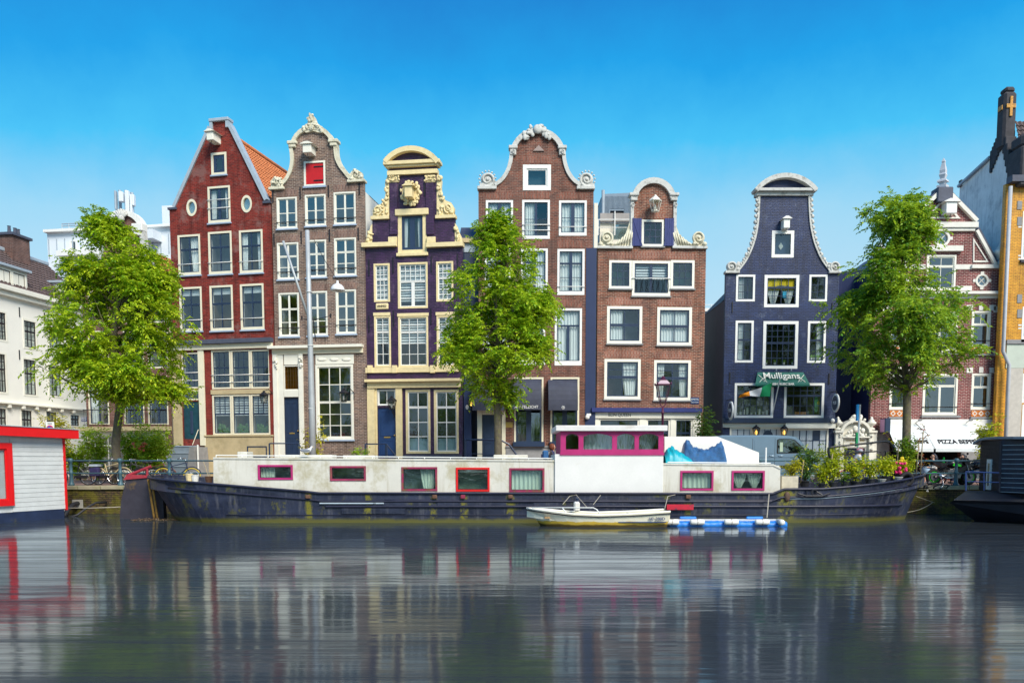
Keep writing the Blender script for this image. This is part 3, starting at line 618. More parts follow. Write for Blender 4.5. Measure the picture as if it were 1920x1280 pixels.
Lc = spline([(532, 347), (542, 335), (549, 318), (551.5, 300), (550, 282), (548, 274)]); Rc = spline([(626, 272), (628, 295), (635, 312), (647, 328), (656, 339)])
T = arcpts(553, 622, 272, 244); OUT = [(509, 358), (532, 354)] + Lc + T + Rc + [(656, 341), (682, 341)]
h.finish(OUT, B_GREY, depth=11, eave=(590, 362), ridge=(585, 300), side=PLAST, side2=WPLAST, roof=TILE_D, roof_y=.9)
m = MB().band(h.px(Lc), .20, -.10, .3).band(h.px(T), .22, -.14, .3).band(h.px(Rc), .20, -.10, .3)
for u0, u1, v in ((505, 534, 354), (652, 685, 340)): a, b, c, d = h.rect(u0, v - 2.5, u1, v + 2.5); m.box(a, b, -.16, .3, c, d, .02)
for u, v in ((549, 271), (626, 268)): x, z = h.sz(u, v); m.box(x - .28, x + .28, -.2, .3, z - .02, z + .16, .03).box(x - .2, x + .2, -.16, .3, z - .2, z - .021, .03)
m.build('gable_moulding', TRIMW, h.root)
CR = [(569, 247), (572, 238), (578, 233), (579, 224), (584, 216), (590, 220), (594, 230), (602, 237), (612, 246), (600, 250), (588, 247), (576, 250)]
m = MB().prism([h.px(spline(CR + [CR[0]], 3)[:-1])], -.12, .2); rocaille(m, h.px([(574, 244), (580, 238), (583, 228), (586, 221), (590, 232), (596, 239), (604, 244), (586, 241)]), -.16, .17, 4, 3)
m.build('crest', TRIMW, h.root, smooth=False)
for u, v, sg in ((520, 343, 1), (668, 330, -1)):
    x, z = h.sz(u, v); m = MB().prism([[(x - .36, z - .26), (x + .36, z - .26), (x + .34, z + .14), (x + .1, z + .30), (x - .2, z + .28), (x - .38, z + .1)]], -.06, .2); m.volute(x, -.12, z + .02, .24, 1.4, sg); rocaille(m, [(x - .25, z - .1), (x + .22, z - .12), (x, z + .2), (x + .25, z + .1)], -.12, .15, 3, u); m.build('scroll', TRIMW, h.root, smooth=True)
h.hoist(584, 274, 294, 20, WARMW, L=1.1)

# ======== purple neck-gable house
h = House('purple_neck_gable_house', 'dark purple painted neck-gable house with yellow-cream carved scrolls and pediment', 'house', 867, 46.1, 8)
kw = dict(fr=YELC, sa=WHITE, fw=.10, sw=.05, mw=.03)
h.win(701, 494, 731, 566, [(.40, 3, 3), (.60, 3, 4)], cur=('z', 1), **kw); h.win(746, 492, 802, 578, [(.40, 5, 3), (.60, 2, 3)], cur=('z', .9), mull=.18, **kw); h.win(818, 490, 850, 565, [(.40, 3, 3), (.60, 3, 4)], cur=('z', 1), **kw)
h.win(702, 592, 733, 688, [(.30, 2, 2), (.70, 2, 3)], cur=('z', .55), **kw); h.win(747, 592, 803, 688, [(.30, 3, 2), (.70, 3, 3)], cur=('z', .55), **kw); h.win(819, 591, 853, 687, [(.30, 2, 2), (.70, 2, 3)], cur=('z', .55), **kw)
for u0, u1, v in ((701, 731, 589), (746, 803, 590), (818, 853, 588)): h.box('window_head', YELC, u0 - 1, v - 3, u1 + 1, v + 3, -.05, -.02)
h.box('sill_band', YELC, 686, 688, 862, 698, -.10, -.001)
for u in (690, 736, 807): h.box('sill_block', YELC, u, 685, u + 9, 699, -.14, -.0005)
h.box('cornice', YELC, 687, 711, 866, 716, -.40, -.002); h.box('frieze', YELC, 690, 716.3, 864, 727, -.18, -.001)
for a, b in ((690, 704), (743, 755)): h.box('pilaster', YELC, a, 727.3, b, 862, -.12, -.001)
h.win(708, 730, 742, 760, [(1, 2, 1)], fr=WHITE, sa=WHITE, fw=.06, sw=.03, room=ROOM); h.door(709, 764, 742, 858, BLUEP)
h.box('door_frame', YELC, 704.3, 727.3, 708, 860, -.06, -.001)
for a, b in ((761, 807), (814, 860)): h.win(a, 730, b, 850, [(.26, 2, 1), (.74, 2, 3)], fr=YELC, sa=WHITE, fw=.12, sw=.06, mw=.045, g=GLASSD, room=ROOMD)
for a, b in ((764, 804), (817, 857)):
    x = h.rect(a + 3, 822, b - 3, 845); MB().box(x[0], x[1], .20, .21, x[2], x[3]).build('frosted_film', M('frosted_film', (.36, .55, .66), .5, .05), h.root)
h.box('plinth', SLATE, 756, 852, 866, 899, -.05, -.001)
lantern(h.root, h.S(739, 760), -.45, h.Z(739, 768), .75, arm='wall')
x, z = h.sz(716.5, 574.5); pl = MB().box(x - .36, x + .36, -.07, -.002, z - .17, z + .17, .04).build('date_plaque', YELC, h.root); text('lettering', 'ANNO', .17, BLACK, pl, (x, -.075, z), bold=.004)
for u, v in ((692, 505), (737, 500), (809, 498), (858, 494), (692, 610), (738, 600), (808, 596)): h.anchor(u, v - 18, v + 12)
x = h.rect(745, 394, 801, 477); W, _ = h.win(746, 396, 800, 476, [(1, 2, 1)], fr=YELC, sa=NAVY, fw=.22, sw=.14, mull=.28, cur='sides', room=ROOM); MB().box(x[0] - .1, x[1] + .1, -.14, .0, x[3] - .30, x[3] + .05, .03).build('window_hood', YELC, h.root); MB().box(x[0] - .05, x[1] + .05, -.12, .01, x[2] - .1, x[2] + .08, .02).build('sill', YELC, h.root)
OUT = [(685, 464), (698, 463), (698, 411), (730, 411), (730, 305), (819, 304), (819, 407), (853, 406), (853, 459), (867, 459)]
h.finish(OUT, B_PURP, depth=11, eave=(775, 466), ridge=(775, 412), side=PLAST, side2=NAVY, roof_y=.6)
for a, b in ((680, 745), (801, 869)): h.box('ledge', YELC, a, 456, b, 464, -.25, .3)
for a in (729, 801): h.box('ledge_block', YELC, a, 445, a + 16, 455.7, -.14, .02)
h.box('shoulder_ledge', YELC, 696, 406, 730, 412, -.15, .3); h.box('shoulder_ledge', YELC, 817, 404, 855, 410, -.15, .3)
h.box('neck_cornice', YELC, 727, 320, 821, 328, -.16, .3)
for a in (728, 796):
    m = MB(); x0_, x1_, z0_, z1_ = h.rect(a, 328.5, a + 22, 343); m.box(x0_ + .04, x1_ - .04, -.08, -.001, z0_, z1_, .02); rocaille(m, [(x0_ + (x1_ - x0_) * (k + .5) / 5, z0_ + .3) for k in range(5)] + [(x0_ + (x1_ - x0_) * (k + .5) / 5, z0_ + .12) for k in range(5)], -.10, .08, 2, a)
    h.box('pilaster', B_PURP, a + 3, 343.5, a + 18, 440, -.07, -.001); m.build('capital', YELC, h.root, smooth=True)
A = arcpts(721, 826, 304, 277, 16)
m = MB().band(h.px(A[::-1]), .26, -.32, .4); x0_, x1_, z0_, z1_ = h.rect(724, 304, 823, 312); m.box(x0_ - .1, x1_ + .1, -.30, .4, z0_ + .05, z1_ + .02, .02).box(x0_, x1_, -.2, .38, z0_ - .06, z0_ + .049, .02)
m.build('pediment_moulding', YELC, h.root); MB().prism([h.px(A)], .0, .3).build('pediment_field', B_PURP, h.root)
def scroll_side(hs, pts, base, knobs, mat, vol, sg, r=.3):
    m = MB().prism([hs.px(pts)], -.02, .24)
    for (u, v) in knobs: x, z = hs.sz(u, v); rocaille(m, [(x, z)], -.06, .16, 4, int(u + v))
    x, z = hs.sz(*vol); m.volute(x, -.08, z, r, 1.5, sg, t0=-90); return m.build('scroll', mat, hs.root, smooth=True)
scroll_side(h, [(730, 411), (699, 406), (699, 394), (706, 386), (714, 383), (722, 372), (723, 360), (722, 344), (727, 328), (730, 328)], 0, [(726, 340), (725, 355), (726, 370), (720, 380), (714, 392), (724, 396), (706, 400), (722, 404)], YELC, (708, 395), 1, .26)
scroll_side(h, [(819, 406), (851, 404), (852, 390), (846, 380), (836, 376), (828, 366), (827, 350), (828, 338), (823, 328), (819, 328)], 0, [(824, 336), (824, 350), (825, 364), (831, 374), (836, 388), (825, 392), (846, 396), (828, 400)], YELC, (841, 391), -1, .26)
scroll_side(h, [(698, 457), (684, 457), (687, 446), (692, 436), (695, 424), (698, 420)], 0, [(693, 446), (695, 436), (691, 453)], YELC, (690, 452), 1, .10)
scroll_side(h, [(853, 454), (868, 454), (865, 444), (860, 434), (857, 424), (853, 418)], 0, [(857, 442), (856, 432), (860, 449)], YELC, (861, 448), -1, .10)
x, z = h.sz(771, 364); m = MB().prism([[(x + .50 * math.cos(i * .524) * (1 + .08 * (i % 2)), z + .60 * math.sin(i * .524)) for i in range(12)]], -.08, -.001)
rocaille(m, [(x + .45 * math.cos(i * .42), z + .55 * math.sin(i * .42)) for i in range(15)], -.12, .16, 3, 5); m.build('cartouche', YELC, h.root, smooth=True)
h.hoist(771, 350, 376, 17, YELC, L=1.1)
for u, v in ((749, 356), (796, 354)): h.anchor(u, v - 10, v + 14)

# ======== narrow navy house squeezed between
h = House('narrow_navy_house', 'narrow navy rendered infill house squeezed between purple house and brown house', 'house', 882, 46.7, 0)
h.win(864, 500, 894, 560, S2, fr=NAVY, sa=NAVY, fw=.06); h.win(864, 600, 894, 660, S2, fr=NAVY, sa=NAVY, fw=.06)
h.finish([(858, 474), (904, 474)], M('navy_render', (.030, .045, .085), .6, .1, 1.5, .1), depth=9, eave=(880, 474), ridge=(880, 455))
h.box('gutter', SAND, 858, 448, 904, 456, -.2, .1); h.box('band', ZINC, 858, 456.3, 904, 473, -.03, .1)
a, b, c, d = h.rect(860, 418, 902, 447); MB().add([(a, .1, c), (b, .1, c), (b, 2.2, d + .35), (a, 2.2, d + .35), (a, .1, c - .1), (b, .1, c - .1), (b, 2.2, c - .1), (a, 2.2, c - .1)], [[0, 1, 2, 3], [4, 5, 1, 0], [5, 6, 2, 1], [7, 4, 0, 3], [6, 7, 3, 2]]).build('dormer_roof', SLATE, h.root)

# ======== brown-red bell-gable house with dark awnings
h = House('brown_bell_gable_house', 'brown-red brick bell-gable house with white scrolls and three dark awnings', 'house', 1005, 46.0, 0)
kw = dict(fr=WHITE, sa=NAVY, fw=.12, fb=.17, sw=.045)
h.win(980.5, 309, 1033, 357, [(1, 1, 1)], fr=WHITE, sa=WHITE, fw=.20, sw=.08, room=M('hatch_blue', (.03, .10, .15), .5, .15, 8, .1), g=GLASSD, deep=.1)
h.win(911, 375.5, 962, 440, [(1, 2, 2)], cur='sheer', bars=(.25,), mull=.16, **kw); h.win(979, 375, 1031, 448, [(1, 2, 2)], cur='left', bars=(.36, .22), mull=.12, **kw); h.win(1048, 376, 1100, 442, [(1, 2, 2)], cur='sheer', bars=(.25,), mull=.18, **kw)
for q in ((909, 466, 958, 549), (977, 466, 1027, 549), (1045, 467, 1096, 553)): h.win(*q, [(.30, 2, 1), (.70, 2, 2)], cur='sheer', bars=(.18,), mull=.16, fr=WHITE, sa=NAVY, fw=.12, sw=.045, fb=.2)
for q in ((905, 578, 954, 684), (973, 578, 1022, 684), (1040, 578, 1091, 685)): h.win(*q, [(.30, 1, 1), (.70, 2, 1)], cur='sheer', mull=.16, fr=WHITE, sa=NAVY, fw=.12, sw=.045, fb=.25)
for a, b, v in ((913, 960, 375), (981, 1029, 374), (1050, 1098, 375), (911, 956, 465), (979, 1025, 465), (1047, 1094, 466), (907, 952, 577), (975, 1020, 577), (1042, 1089, 577), (982, 1032, 308)): h.arch(a, v - 13, b, v - 1, B_BRNS)
for a, b in ((964, 1019), (1032, 1086)): h.win(a, 707, b, 833, [(1, 2, 1)], fr=CREAM, sa=NAVY, fw=.10, sw=.09, mull=.28, g=GLASSB, room=ROOMD)
for a, b in ((962, 1021), (1030, 1088)): h.box('window_box', NAVY, a, 828, b, 837, -.30, -.03)
h.door(904, 777, 941, 858, NAVY); x = h.rect(895, 768, 948, 898); h.box('door_frame', CREAM, 895, 768, 904, 898, -.05, .1); h.box('door_frame', CREAM, 941, 768, 948, 898, -.05, .1); h.box('door_frame', CREAM, 904.2, 768, 940.8, 777, -.05, .1)
h.box('plinth', STONE, 948.5, 837.5, 1096, 899, -.08, -.001); h.box('plinth_cap', STONE, 948.5, 835.5, 1096, 838.5, -.14, -.0015)
x, z = h.sz(954.5, 796); MB().box(x - .2, x + .2, -.03, -.001, z - .15, z + .15, .01).build('brass_plate', GOLD, h.root)
AWN = M('charcoal_awning_canvas', (.040, .046, .072), .7, .25, 2, .2, stain=(.10, .10, .11), st=(.66, .78), ssc=2.5)
for k, (a, b, v0, v1, tx) in enumerate(((887, 946, 722, 771, ''), (959, 1014, 711, 770, 'AMSTELZICHT'), (1027, 1081, 712, 771, ''))):
    s0, s1, z0, z1 = h.rect(a, v0, b, v1); n = 8; vs = []
    for i in range(n + 1):
        t = R(90 * i / n); vs += [(s0, -.05 - .95 * math.sin(t), z0 + .30 + (z1 - z0 - .30) * math.cos(t)), (s1, -.05 - .95 * math.sin(t), z0 + .30 + (z1 - z0 - .30) * math.cos(t))]
    vs += [(s0, -1.0, z0), (s1, -1.0, z0)]; c = len(vs); vs += [(s0, -.05, z0), (s1, -.05, z0)]
    fs = [[2 * i, 2 * i + 1, 2 * i + 3, 2 * i + 2] for i in range(n + 1)] + [[2 * i for i in range(n + 2)] + [c], [2 * i + 1 for i in range(n + 2)] + [c + 1]]
    A = MB().add(vs, fs).build('awning', AWN, h.root)
    m = MB()
    for q in (3, 5): t = R(90 * q / n); m.box(s0 - .004, s1 + .004, -.05 - .955 * math.sin(t) - .005, -.05 - .955 * math.sin(t) + .005, z0 + .3 + (z1 - z0 - .3) * math.cos(t) - .012, z0 + .3 + (z1 - z0 - .3) * math.cos(t) + .012)
    m.build('seam', SLATE, A)
    if tx: text('lettering', tx, .21, WHITE, A, ((s0 + s1) / 2, -1.006, z0 + .15), sx=.95)
    else: m = MB().ring(((s0 + s1) / 2, -1.006, z0 + .15), .08, .012, 14, 4); m.ball(((s0 + s1) / 2, -1.006, z0 + .15), .035).build('emblem', WHITE, A)
lantern(h.root, h.S(953, 752), -.25, h.Z(953, 762), .55, arm='wall'); lantern(h.root, h.S(884, 755), -.25, h.Z(884, 762), .5, lit=True, arm='wall')
NV = M('navy_strip_paint', (.020, .035, .095), .5, .1, 2, .05)
h.box('side_strip', NV, 1097.5, 465, 1117, 899, -.02, .25); h.box('side_strip', NV, 870, 717, 884, 899, -.02, .2); h.box('side_strip', PLAST, 1114, 380, 1121, 464.5, .05, .3)
x, z = h.sz(1101, 782); MB().ball((x, -.12, z), .13).box(x - .04, x + .2, -.1, -.021, z + .08, z + .2).build('security_camera', WHITE, h.root)
x, z = h.sz(876, 763); MB().prism([[(x + .09 * math.cos(i * .52), z + .13 * math.sin(i * .52)) for i in range(12)]], -.05, -.021).build('number_plate', WHITE, h.root)
m = MB(); x, z = h.sz(874, 825); x1, z1 = h.sz(938, 825); x2, z2 = h.sz(972, 858)
m.tube([(x, -1.0, z), (x1, -1.0, z), (x1 + .5, -1.0, z - .25), (x2, -1.0, z2)], .06, 6).tube([(x, -1.0, z - .75), (x1, -1.0, z - .75), (x1 + .4, -1.0, z - 1.0)], .025, 6).tube([(x, -1.0, 0), (x, -1.0, z)], .07, 6).tube([(x2, -1.0, 0), (x2, -1.0, z2)], .04, 6).build('stoop_railing', NAVY, h.root)
Lc = spline([(930, 350), (944, 339), (955, 322), (961, 302), (963, 281)]); Rc = [(2016 - u, v) for u, v in Lc[::-1]]; T = arcpts(967, 1049, 281, 251, 14)
h.finish([(897, 355), (930, 355)] + Lc + T + Rc + [(1086, 355), (1113, 356)], B_BRN, depth=11, eave=(1005, 357), ridge=(1005, 310), side=PLAST, roof_y=1.0)
m = MB().band(h.px(Lc), .20, -.10, .3).band(h.px(T), .26, -.16, .3).band(h.px(Rc), .20, -.10, .3)
for u0, u1 in ((895, 931), (1081, 1115)): a, b, c, d = h.rect(u0, 350, u1, 356); m.box(a, b, -.16, .3, c, d, .02)
for u in (962, 1054): x, z = h.sz(u, 277); m.box(x - .24, x + .24, -.2, .3, z - .1, z + .08, .03).box(x - .17, x + .17, -.15, .3, z - .42, z - .101, .03); m.volute(x, -.2, z - .25, .11, 1.3)
m.build('gable_moulding', TRIM, h.root)
m = MB(); rocaille(m, h.px([(988, 255), (994, 249), (1000, 245), (1008, 241), (1016, 245), (1022, 249), (1029, 255)]), -.16, .24, 4, 9); m.ball((h.S(1008, 245), -.2, h.Z(1008, 245)), (.25, .1, .25)).build('crest', TRIM, h.root, smooth=True)
x, z = h.sz(1010, 280); MB().prism([[(x - .3, z - .1), (x + .3, z - .1), (x, z + .2)]], -.06, -.001).build('carved_stone', M('pale_stone', (.35, .27, .24), .8), h.root)
for u, sg in ((914, -1), (1100, 1)):
    x, z = h.sz(u, 337); m = MB().volute(x, -.05, z, .40, 1.7, -sg, t0=-60 if sg > 0 else 240, tr=.085); q = sg
    m.prism([[(x - .5 * q, z - .42), (x + .42 * q, z - .42), (x + .42 * q, z - .2), (x - .2 * q, z - .15)] if q > 0 else [(x + .5, z - .42), (x + .2, z - .15), (x - .42, z - .2), (x - .42, z - .42)]], -.06, .2)
    for k in range(11): a = R(-20 + k * 24) if q > 0 else R(200 - k * 24); m.ball((x + .44 * math.cos(a), -.05, z + .44 * math.sin(a)), .055, 6, 4)
    m.build('scroll', TRIM, h.root, smooth=True)

# ======== orange-brown house with blue shutters
h = House('shuttered_brick_house', 'orange-brown brick house with blue attic shutters and cream shopfront', 'house', 1121, 46.2, -2.5)
SH = M('blue_shutter_paint', (.022, .035, .16), .5, .12, 3, .1)
h.win(1203, 412, 1245, 462, [(1, 3, 3)], fr=WARMW, sa=NAVY, fw=.12, sw=.07, mw=.04, sill=STONE)
for a, b, k in ((1185, 1202.5, 0), (1245.5, 1263, 1)):
    x = h.rect(a, 410, b, 462); W = MB().box(x[0], x[1], -.09, -.035, x[2], x[3], .01).build('shutter', SH, h.root); n = 4; m = MB()
    for i in range(n): w_ = (x[1] - x[0]) / n; MB().box(x[0] + w_ * i + .006, x[0] + w_ * (i + 1) - .006, -.105, -.0905, x[2] + .01, x[3] - .01).build('board', SH, W)
    p, q = ((x[0], x[2]), (x[1], x[3])) if k else ((x[0], x[3]), (x[1], x[2])); m.band([p, q], .06, -.125, -.106).build('brace', SH, W)
kw = dict(fr=WARMW, sa=NAVY)
for a, b in ((1142, 1184.5), (1257.5, 1302)): h.win(a, 488, b, 541, [(1, 3, 3)], fw=.13, sw=.06, mw=.035, sill=STONE, room=M('pale_room', (.42, .5, .45), .9), **kw)
h.win(1185, 489, 1257, 555, [(1, 2, 1)], fw=.14, fb=.16, sw=.07, mull=.14, sill=STONE, bars=(.50,), cur=('b', .55), room=ROOM, **kw)
x = h.rect(1190, 523, 1252, 548); m = MB()
for k in range(13): q = x[0] + (x[1] - x[0]) * k / 12; m.tube([(q, -.05, x[2]), (q + .05 * (-1) ** k, -.05, (x[2] + x[3]) / 2), (q, -.05, x[3])], .011, 4)
m.build('balcony_grille', BLACK, h.root)
for a, b, v0, v1, c in ((1138, 1204, 574, 644, 'left'), (1232, 1297, 576, 647, 'sheer'), (1133, 1201, 673, 748, 'right'), (1226, 1295, 675, 750, 'sides')):
    h.win(a, v0, b, v1, [(.5, 2, 1), (.5, 2, 1)] if v0 < 600 else [(.44, 2, 2), (.56, 2, 1)], fw=.15, sw=.07, mw=.045, sill=STONE, cur=c, **kw); h.arch(a + 2, v0 - 14, b - 2, v0 - 2, B_BQS)
h.arch(1140, 474, 1301, 486, B_BQS); h.arch(1205, 401, 1243, 410, B_BQS)
h.box('cornice', SH, 1108, 765, 1314, 773, -.35, -.002); F_ = h.box('fascia', WARMW, 1109, 773.3, 1313, 784, -.14, -.001)
text('lettering', 'BLIN QUEEN', .25, BLACK, F_, (h.S(1161, 778), -.148, h.Z(1161, 778)), sx=.9)
for a, b in ((1108.5, 1122), (1198, 1211), (1256, 1264), (1298, 1313)): h.box('shop_pilaster', WARMW, a, 784.3, b, 899, -.06, -.001)
for a, b, n in ((1122, 1198, 2), (1211, 1256, 2), (1264, 1298, 3)): h.win(a, 784.5, b, 886, [(.25, n, 1), (.75, n, 1)], fr=WARMW, sa=NAVY, fw=.10, sw=.05, g=GLASSD, room=ROOMD)
x, z = h.sz(1302.5, 751); sg = MB().box(x - .24, x + .24, -.03, -.004, z - .18, z + .18, .01).build('street_sign', BLUEP, h.root); text('lettering', 'AMSTEL', .13, WHITE, sg, (x, -.034, z + .07)); text('lettering', 'CENTRUM', .085, WHITE, sg, (x, -.034, z - .09))
T = arcpts(1194, 1256, 373, 345, 14)
h.finish([(1121, 465), (1183, 463), (1183, 375)] + T + [(1266, 375), (1262, 463), (1324, 466)], B_BQ, depth=10, eave=(1222, 467), ridge=(1222, 420), side=PLAST, side2=CONC, roof_y=.8)
m = MB().band(h.px(T), .30, -.18, .3)
for a in (1179, 1254): x = h.rect(a, 363, a + 18, 376); m.box(x[0], x[1], -.24, .3, x[2] + .2, x[3], .03).box(x[0] + .08, x[1] - .08, -.18, .3, x[2] - .05, x[2] + .199, .03)
for a in (1182, 1262): x = h.rect(a, 376, a + 6, 462); m.box(x[0], x[1], -.08, .28, x[2], x[3]); m.volute((x[0] + x[1]) / 2, -.12, x[3] - .25, .12, 1.3)
for a, b in ((1119, 1186), (1260, 1326)): x = h.rect(a, 462, b, 467); m.box(x[0], x[1], -.15, .3, x[2], x[3], .02)
m.build('gable_moulding', TRIM, h.root)
for sg in (1, -1):
    Q = [(1183, 462), (1124, 462), (1125, 452), (1134, 447), (1150, 457), (1162, 452), (1173, 438), (1180, 418), (1183, 400)] if sg > 0 else [(1262, 462), (1323, 462), (1322, 454), (1312, 449), (1297, 457), (1284, 451), (1273, 438), (1266, 418), (1262, 400)]
    m = MB().prism([h.px(Q)], -.01, .2); x, z = h.sz(1137 if sg > 0 else 1310, 446); m.volute(x, -.07, z, .36, 1.7, sg, t0=-90, tr=.07)
    for k in range(7):
        u = (1150 + 5 * k) if sg > 0 else (1297 - 5 * k); a = h.sz(u, 460); b = h.sz(u + 7 * sg, 452 - 4.5 * k + 2); m.tube([(a[0], -.04, a[1]), ((a[0] + b[0]) / 2, -.08, (a[1] + b[1]) / 2 - .04), (b[0], -.04, b[1])], [.03, .07, .03], 5)
    x, z = h.sz(1146 if sg > 0 else 1301, 457); m.ball((x, -.05, z), .1); x, z = h.sz(1126 if sg > 0 else 1321, 458); m.ball((x, -.05, z), .13); m.build('scroll', TRIMW, h.root, smooth=True)
lantern(h.root, h.S(1225, 390), -.5, h.Z(1225, 402), .9, arm=0.0, mat=WARMW, name='gable_lamp')

# ======== roof-top extension and gap buildings behind
h = House('zinc_roof_extension', 'grey corrugated zinc roof extension with dark opening behind the shuttered house', 'building', 1155, 52, 0)
ZN = M('zinc_sheet', (.20, .26, .32), .5, .1, 3, .05, metal=.3)
h.hole([h.sz(1144, 395), h.sz(1170, 395), h.sz(1170, 411), h.sz(1144, 411)][::-1]); h.finish([(1129, 364), (1192, 361)], ZN, depth=5, eave=(1155, 366), ridge=(1155, 364), side=ZN)
n = 26; a, b, c, d = h.rect(1130, 366, 1190, 414); hx = h.rect(1143, 393, 1171, 413)
for i in range(n):
    x = a + (b - a) * i / n
    if x > hx[0] and x < hx[1]: MB().box(x, x + .03, -.04, -.002, hx[3] + .05, d - .05).build('rib', ZN, h.root)
    else: MB().box(x, x + .03, -.04, -.002, c - 2, d - .05).build('rib', ZN, h.root)
MB().box(hx[0] - .2, hx[1] + .2, .9, .95, hx[2] - .3, hx[3] + .2).build('room', ROOMD, h.root)
h.box('terrace_parapet', CONC, 1120, 414, 1186, 431, -1.6, -1.5); m = MB(); a, z = h.sz(1121, 413, -1.6); b, _ = h.sz(1184, 413, -1.6)
m.tube([(a, -1.7, z), (b, -1.7, z)], .035, 5).tube([(a, -1.7, z - .45), (b, -1.7, z - .45)], .02, 5)
for k in range(3): x = a + (b - a) * k / 2; m.tube([(x, -1.7, z - .9), (x, -1.7, z + (.5 if k == 1 else 0))], .04, 5)
m.build('terrace_rail', WHITE, h.root); h.box('lower_wall', PLAST, 1120, 431, 1190, 470, -1.45, -1.3); h.box('skylight', GLASSB, 1145, 434, 1172, 460, -1.50, -1.46)
x, z = h.sz(1131, 360, -.4); MB().tube([(x, -.4, z - 2.6), (x, -.4, z + .1)], .1, 8).build('flue', ZINC, h.root)

h = House('grey_concrete_building', 'plain grey concrete building seen through the gap beside the navy pub', 'building', 1345, 62, 0)
h.win(1330, 720, 1346, 760, [(1, 1, 2)], fr=CONC, sa=NAVY)
h.finish([(1300, 582), (1420, 582)], CONC, depth=8, eave=(1345, 583), ridge=(1345, 581)); m = MB(); a, z = h.sz(1322, 570); b, _ = h.sz(1400, 570)
for k in range(7): x = a + (b - a) * k / 6; m.tube([(x, .3, z - .9), (x, .3, z)], .03, 4)
for k in (0, .4, .75): m.tube([(a, .3, z - k), (b, .3, z - k)], .025, 4)
m.build('roof_railing', WHITE, h.root); h.box('roof_edge', WHITE, 1300, 578, 1420, 584, -.1, .3)
h.box('lean_to', SLATE, 1310, 640, 1344, 700, -6, -.01); h.box('pipe_duct', ZINC, 1318, 672, 1330, 899, -6.4, -6.1)

# ======== navy pub
h = House('navy_pub', 'navy painted brick neck-gable pub with white window frames and green sign', 'pub', 1467, 46.0, 0)
kw = dict(fr=WHITE, sa=NAVY)
h.win(1447, 432.5, 1488.5, 483, [(1, 1, 1)], fw=.17, sw=.03, g=GLASSD, room=BLUEP, deep=.1, **kw); x, z = h.sz(1467.5, 459); MB().prism([[(x - .13, z), (x, z - .2), (x + .13, z), (x, z + .2)]], .30, .32).build('hatch_diamond', WHITE, h.root)
h.win(1380, 515, 1415.5, 565, [(1, 3, 3)], fw=.11, sw=.05, cur='left', **kw); h.win(1517, 515, 1551, 565, [(1, 2, 3)], fw=.11, sw=.05, **kw); W, q = h.win(1433, 515.5, 1498, 576, [(.36, 4, 1), (.64, 4, 2)], fw=.16, sw=.05, mw=.03, cur='drape', **kw)
MB().box(q[0] + .05, q[1] - .05, .145, .155, q[3] - .62, q[3] - .04).build('yellow_banner', M('yellow_cloth', (.80, .58, .02), .8, .08), W); MB().box(q[0] + .9, q[1] - .45, .145, .155, q[3] - 1.05, q[3] - .7).build('blue_poster', M('poster_blue', (.05, .42, .66), .7, .3, 9), W)
text('lettering', 'AMSTERDAM', .12, STONE, W, ((q[0] + q[1]) / 2 + .1, .14, q[3] - .42), bold=.005)
h.win(1378.5, 601, 1412.5, 679.5, [(.45, 2, 2), (.55, 2, 2)], fw=.12, sw=.05, cur='left', **kw); h.win(1514, 602, 1548, 680, [(.45, 2, 2), (.55, 2, 2)], fw=.12, sw=.05, cur='right', **kw); h.win(1430.5, 602, 1496, 691, [(.45, 5, 3), (.55, 5, 3)], fw=.16, sw=.05, mw=.03, g=GLASSD, room=ROOMD, **kw)
for a, b in ((1377, 1450), (1470, 1545)): h.win(a, 718, b, 783, [(.34, 5, 2), (.66, 5, 2)], fw=.13, sw=.05, mw=.03, g=GLASSD, room=ROOMD, **kw)
m = MB()
for k in range(9):
    x, z = h.sz(1384 + 7 * k + random.uniform(-2, 2), 775); m.box(x - .05, x + .05, .2, .25, z - .1, z + random.uniform(.05, .35))
m.build('window_display', WHITE, h.root)
for u, c in ((1533, (.05, .30, .16)), (1536, (.75, .60, .05))): x, z = h.sz(u, 757 if u == 1533 else 755); MB().ball((x, .22, z), (.14, .04, .45 if u == 1533 else .14), 8, 8).build('jersey', M('jersey_cloth', c, .8, .2, 6), h.root)
x, z = h.sz(1505, 775); MB().box(x - .35, x + .3, .2, .3, z - .1, z + .1).build('wooden_box', M('box_wood', (.45, .20, .06), .7), h.root)
for v, rr in ((681, (1432, 1494)), (672, (1517, 1545))):
    for k in range(4): x, z = h.sz(rr[0] + 6 + (rr[1] - rr[0] - 12) * k / 3, v); P_ = MB().lathe((x, .17, z - .05), [(.05, 0), (.07, .12)], 8).build('flower_pot', WHITE, h.root); MB().ball((x, .17, z + .14), (.09, .05, .08), 6, 5, .3).build('pot_plant', M('pot_leaf', (.12, .25, .03), .7, .4, 8), h.root)
h.box('ledge', NAVY, 1354, 784, 1566, 793, -.35, -.002); F_ = h.box('fascia', WARMW, 1355, 793.3, 1562, 801, -.12, -.001); h.box('awning_box', WARMW, 1470, 793, 1563, 803, -.30, -.121)
FROST = M('frosted_glazing', (.52, .58, .62), .35, .06, 2, 0)
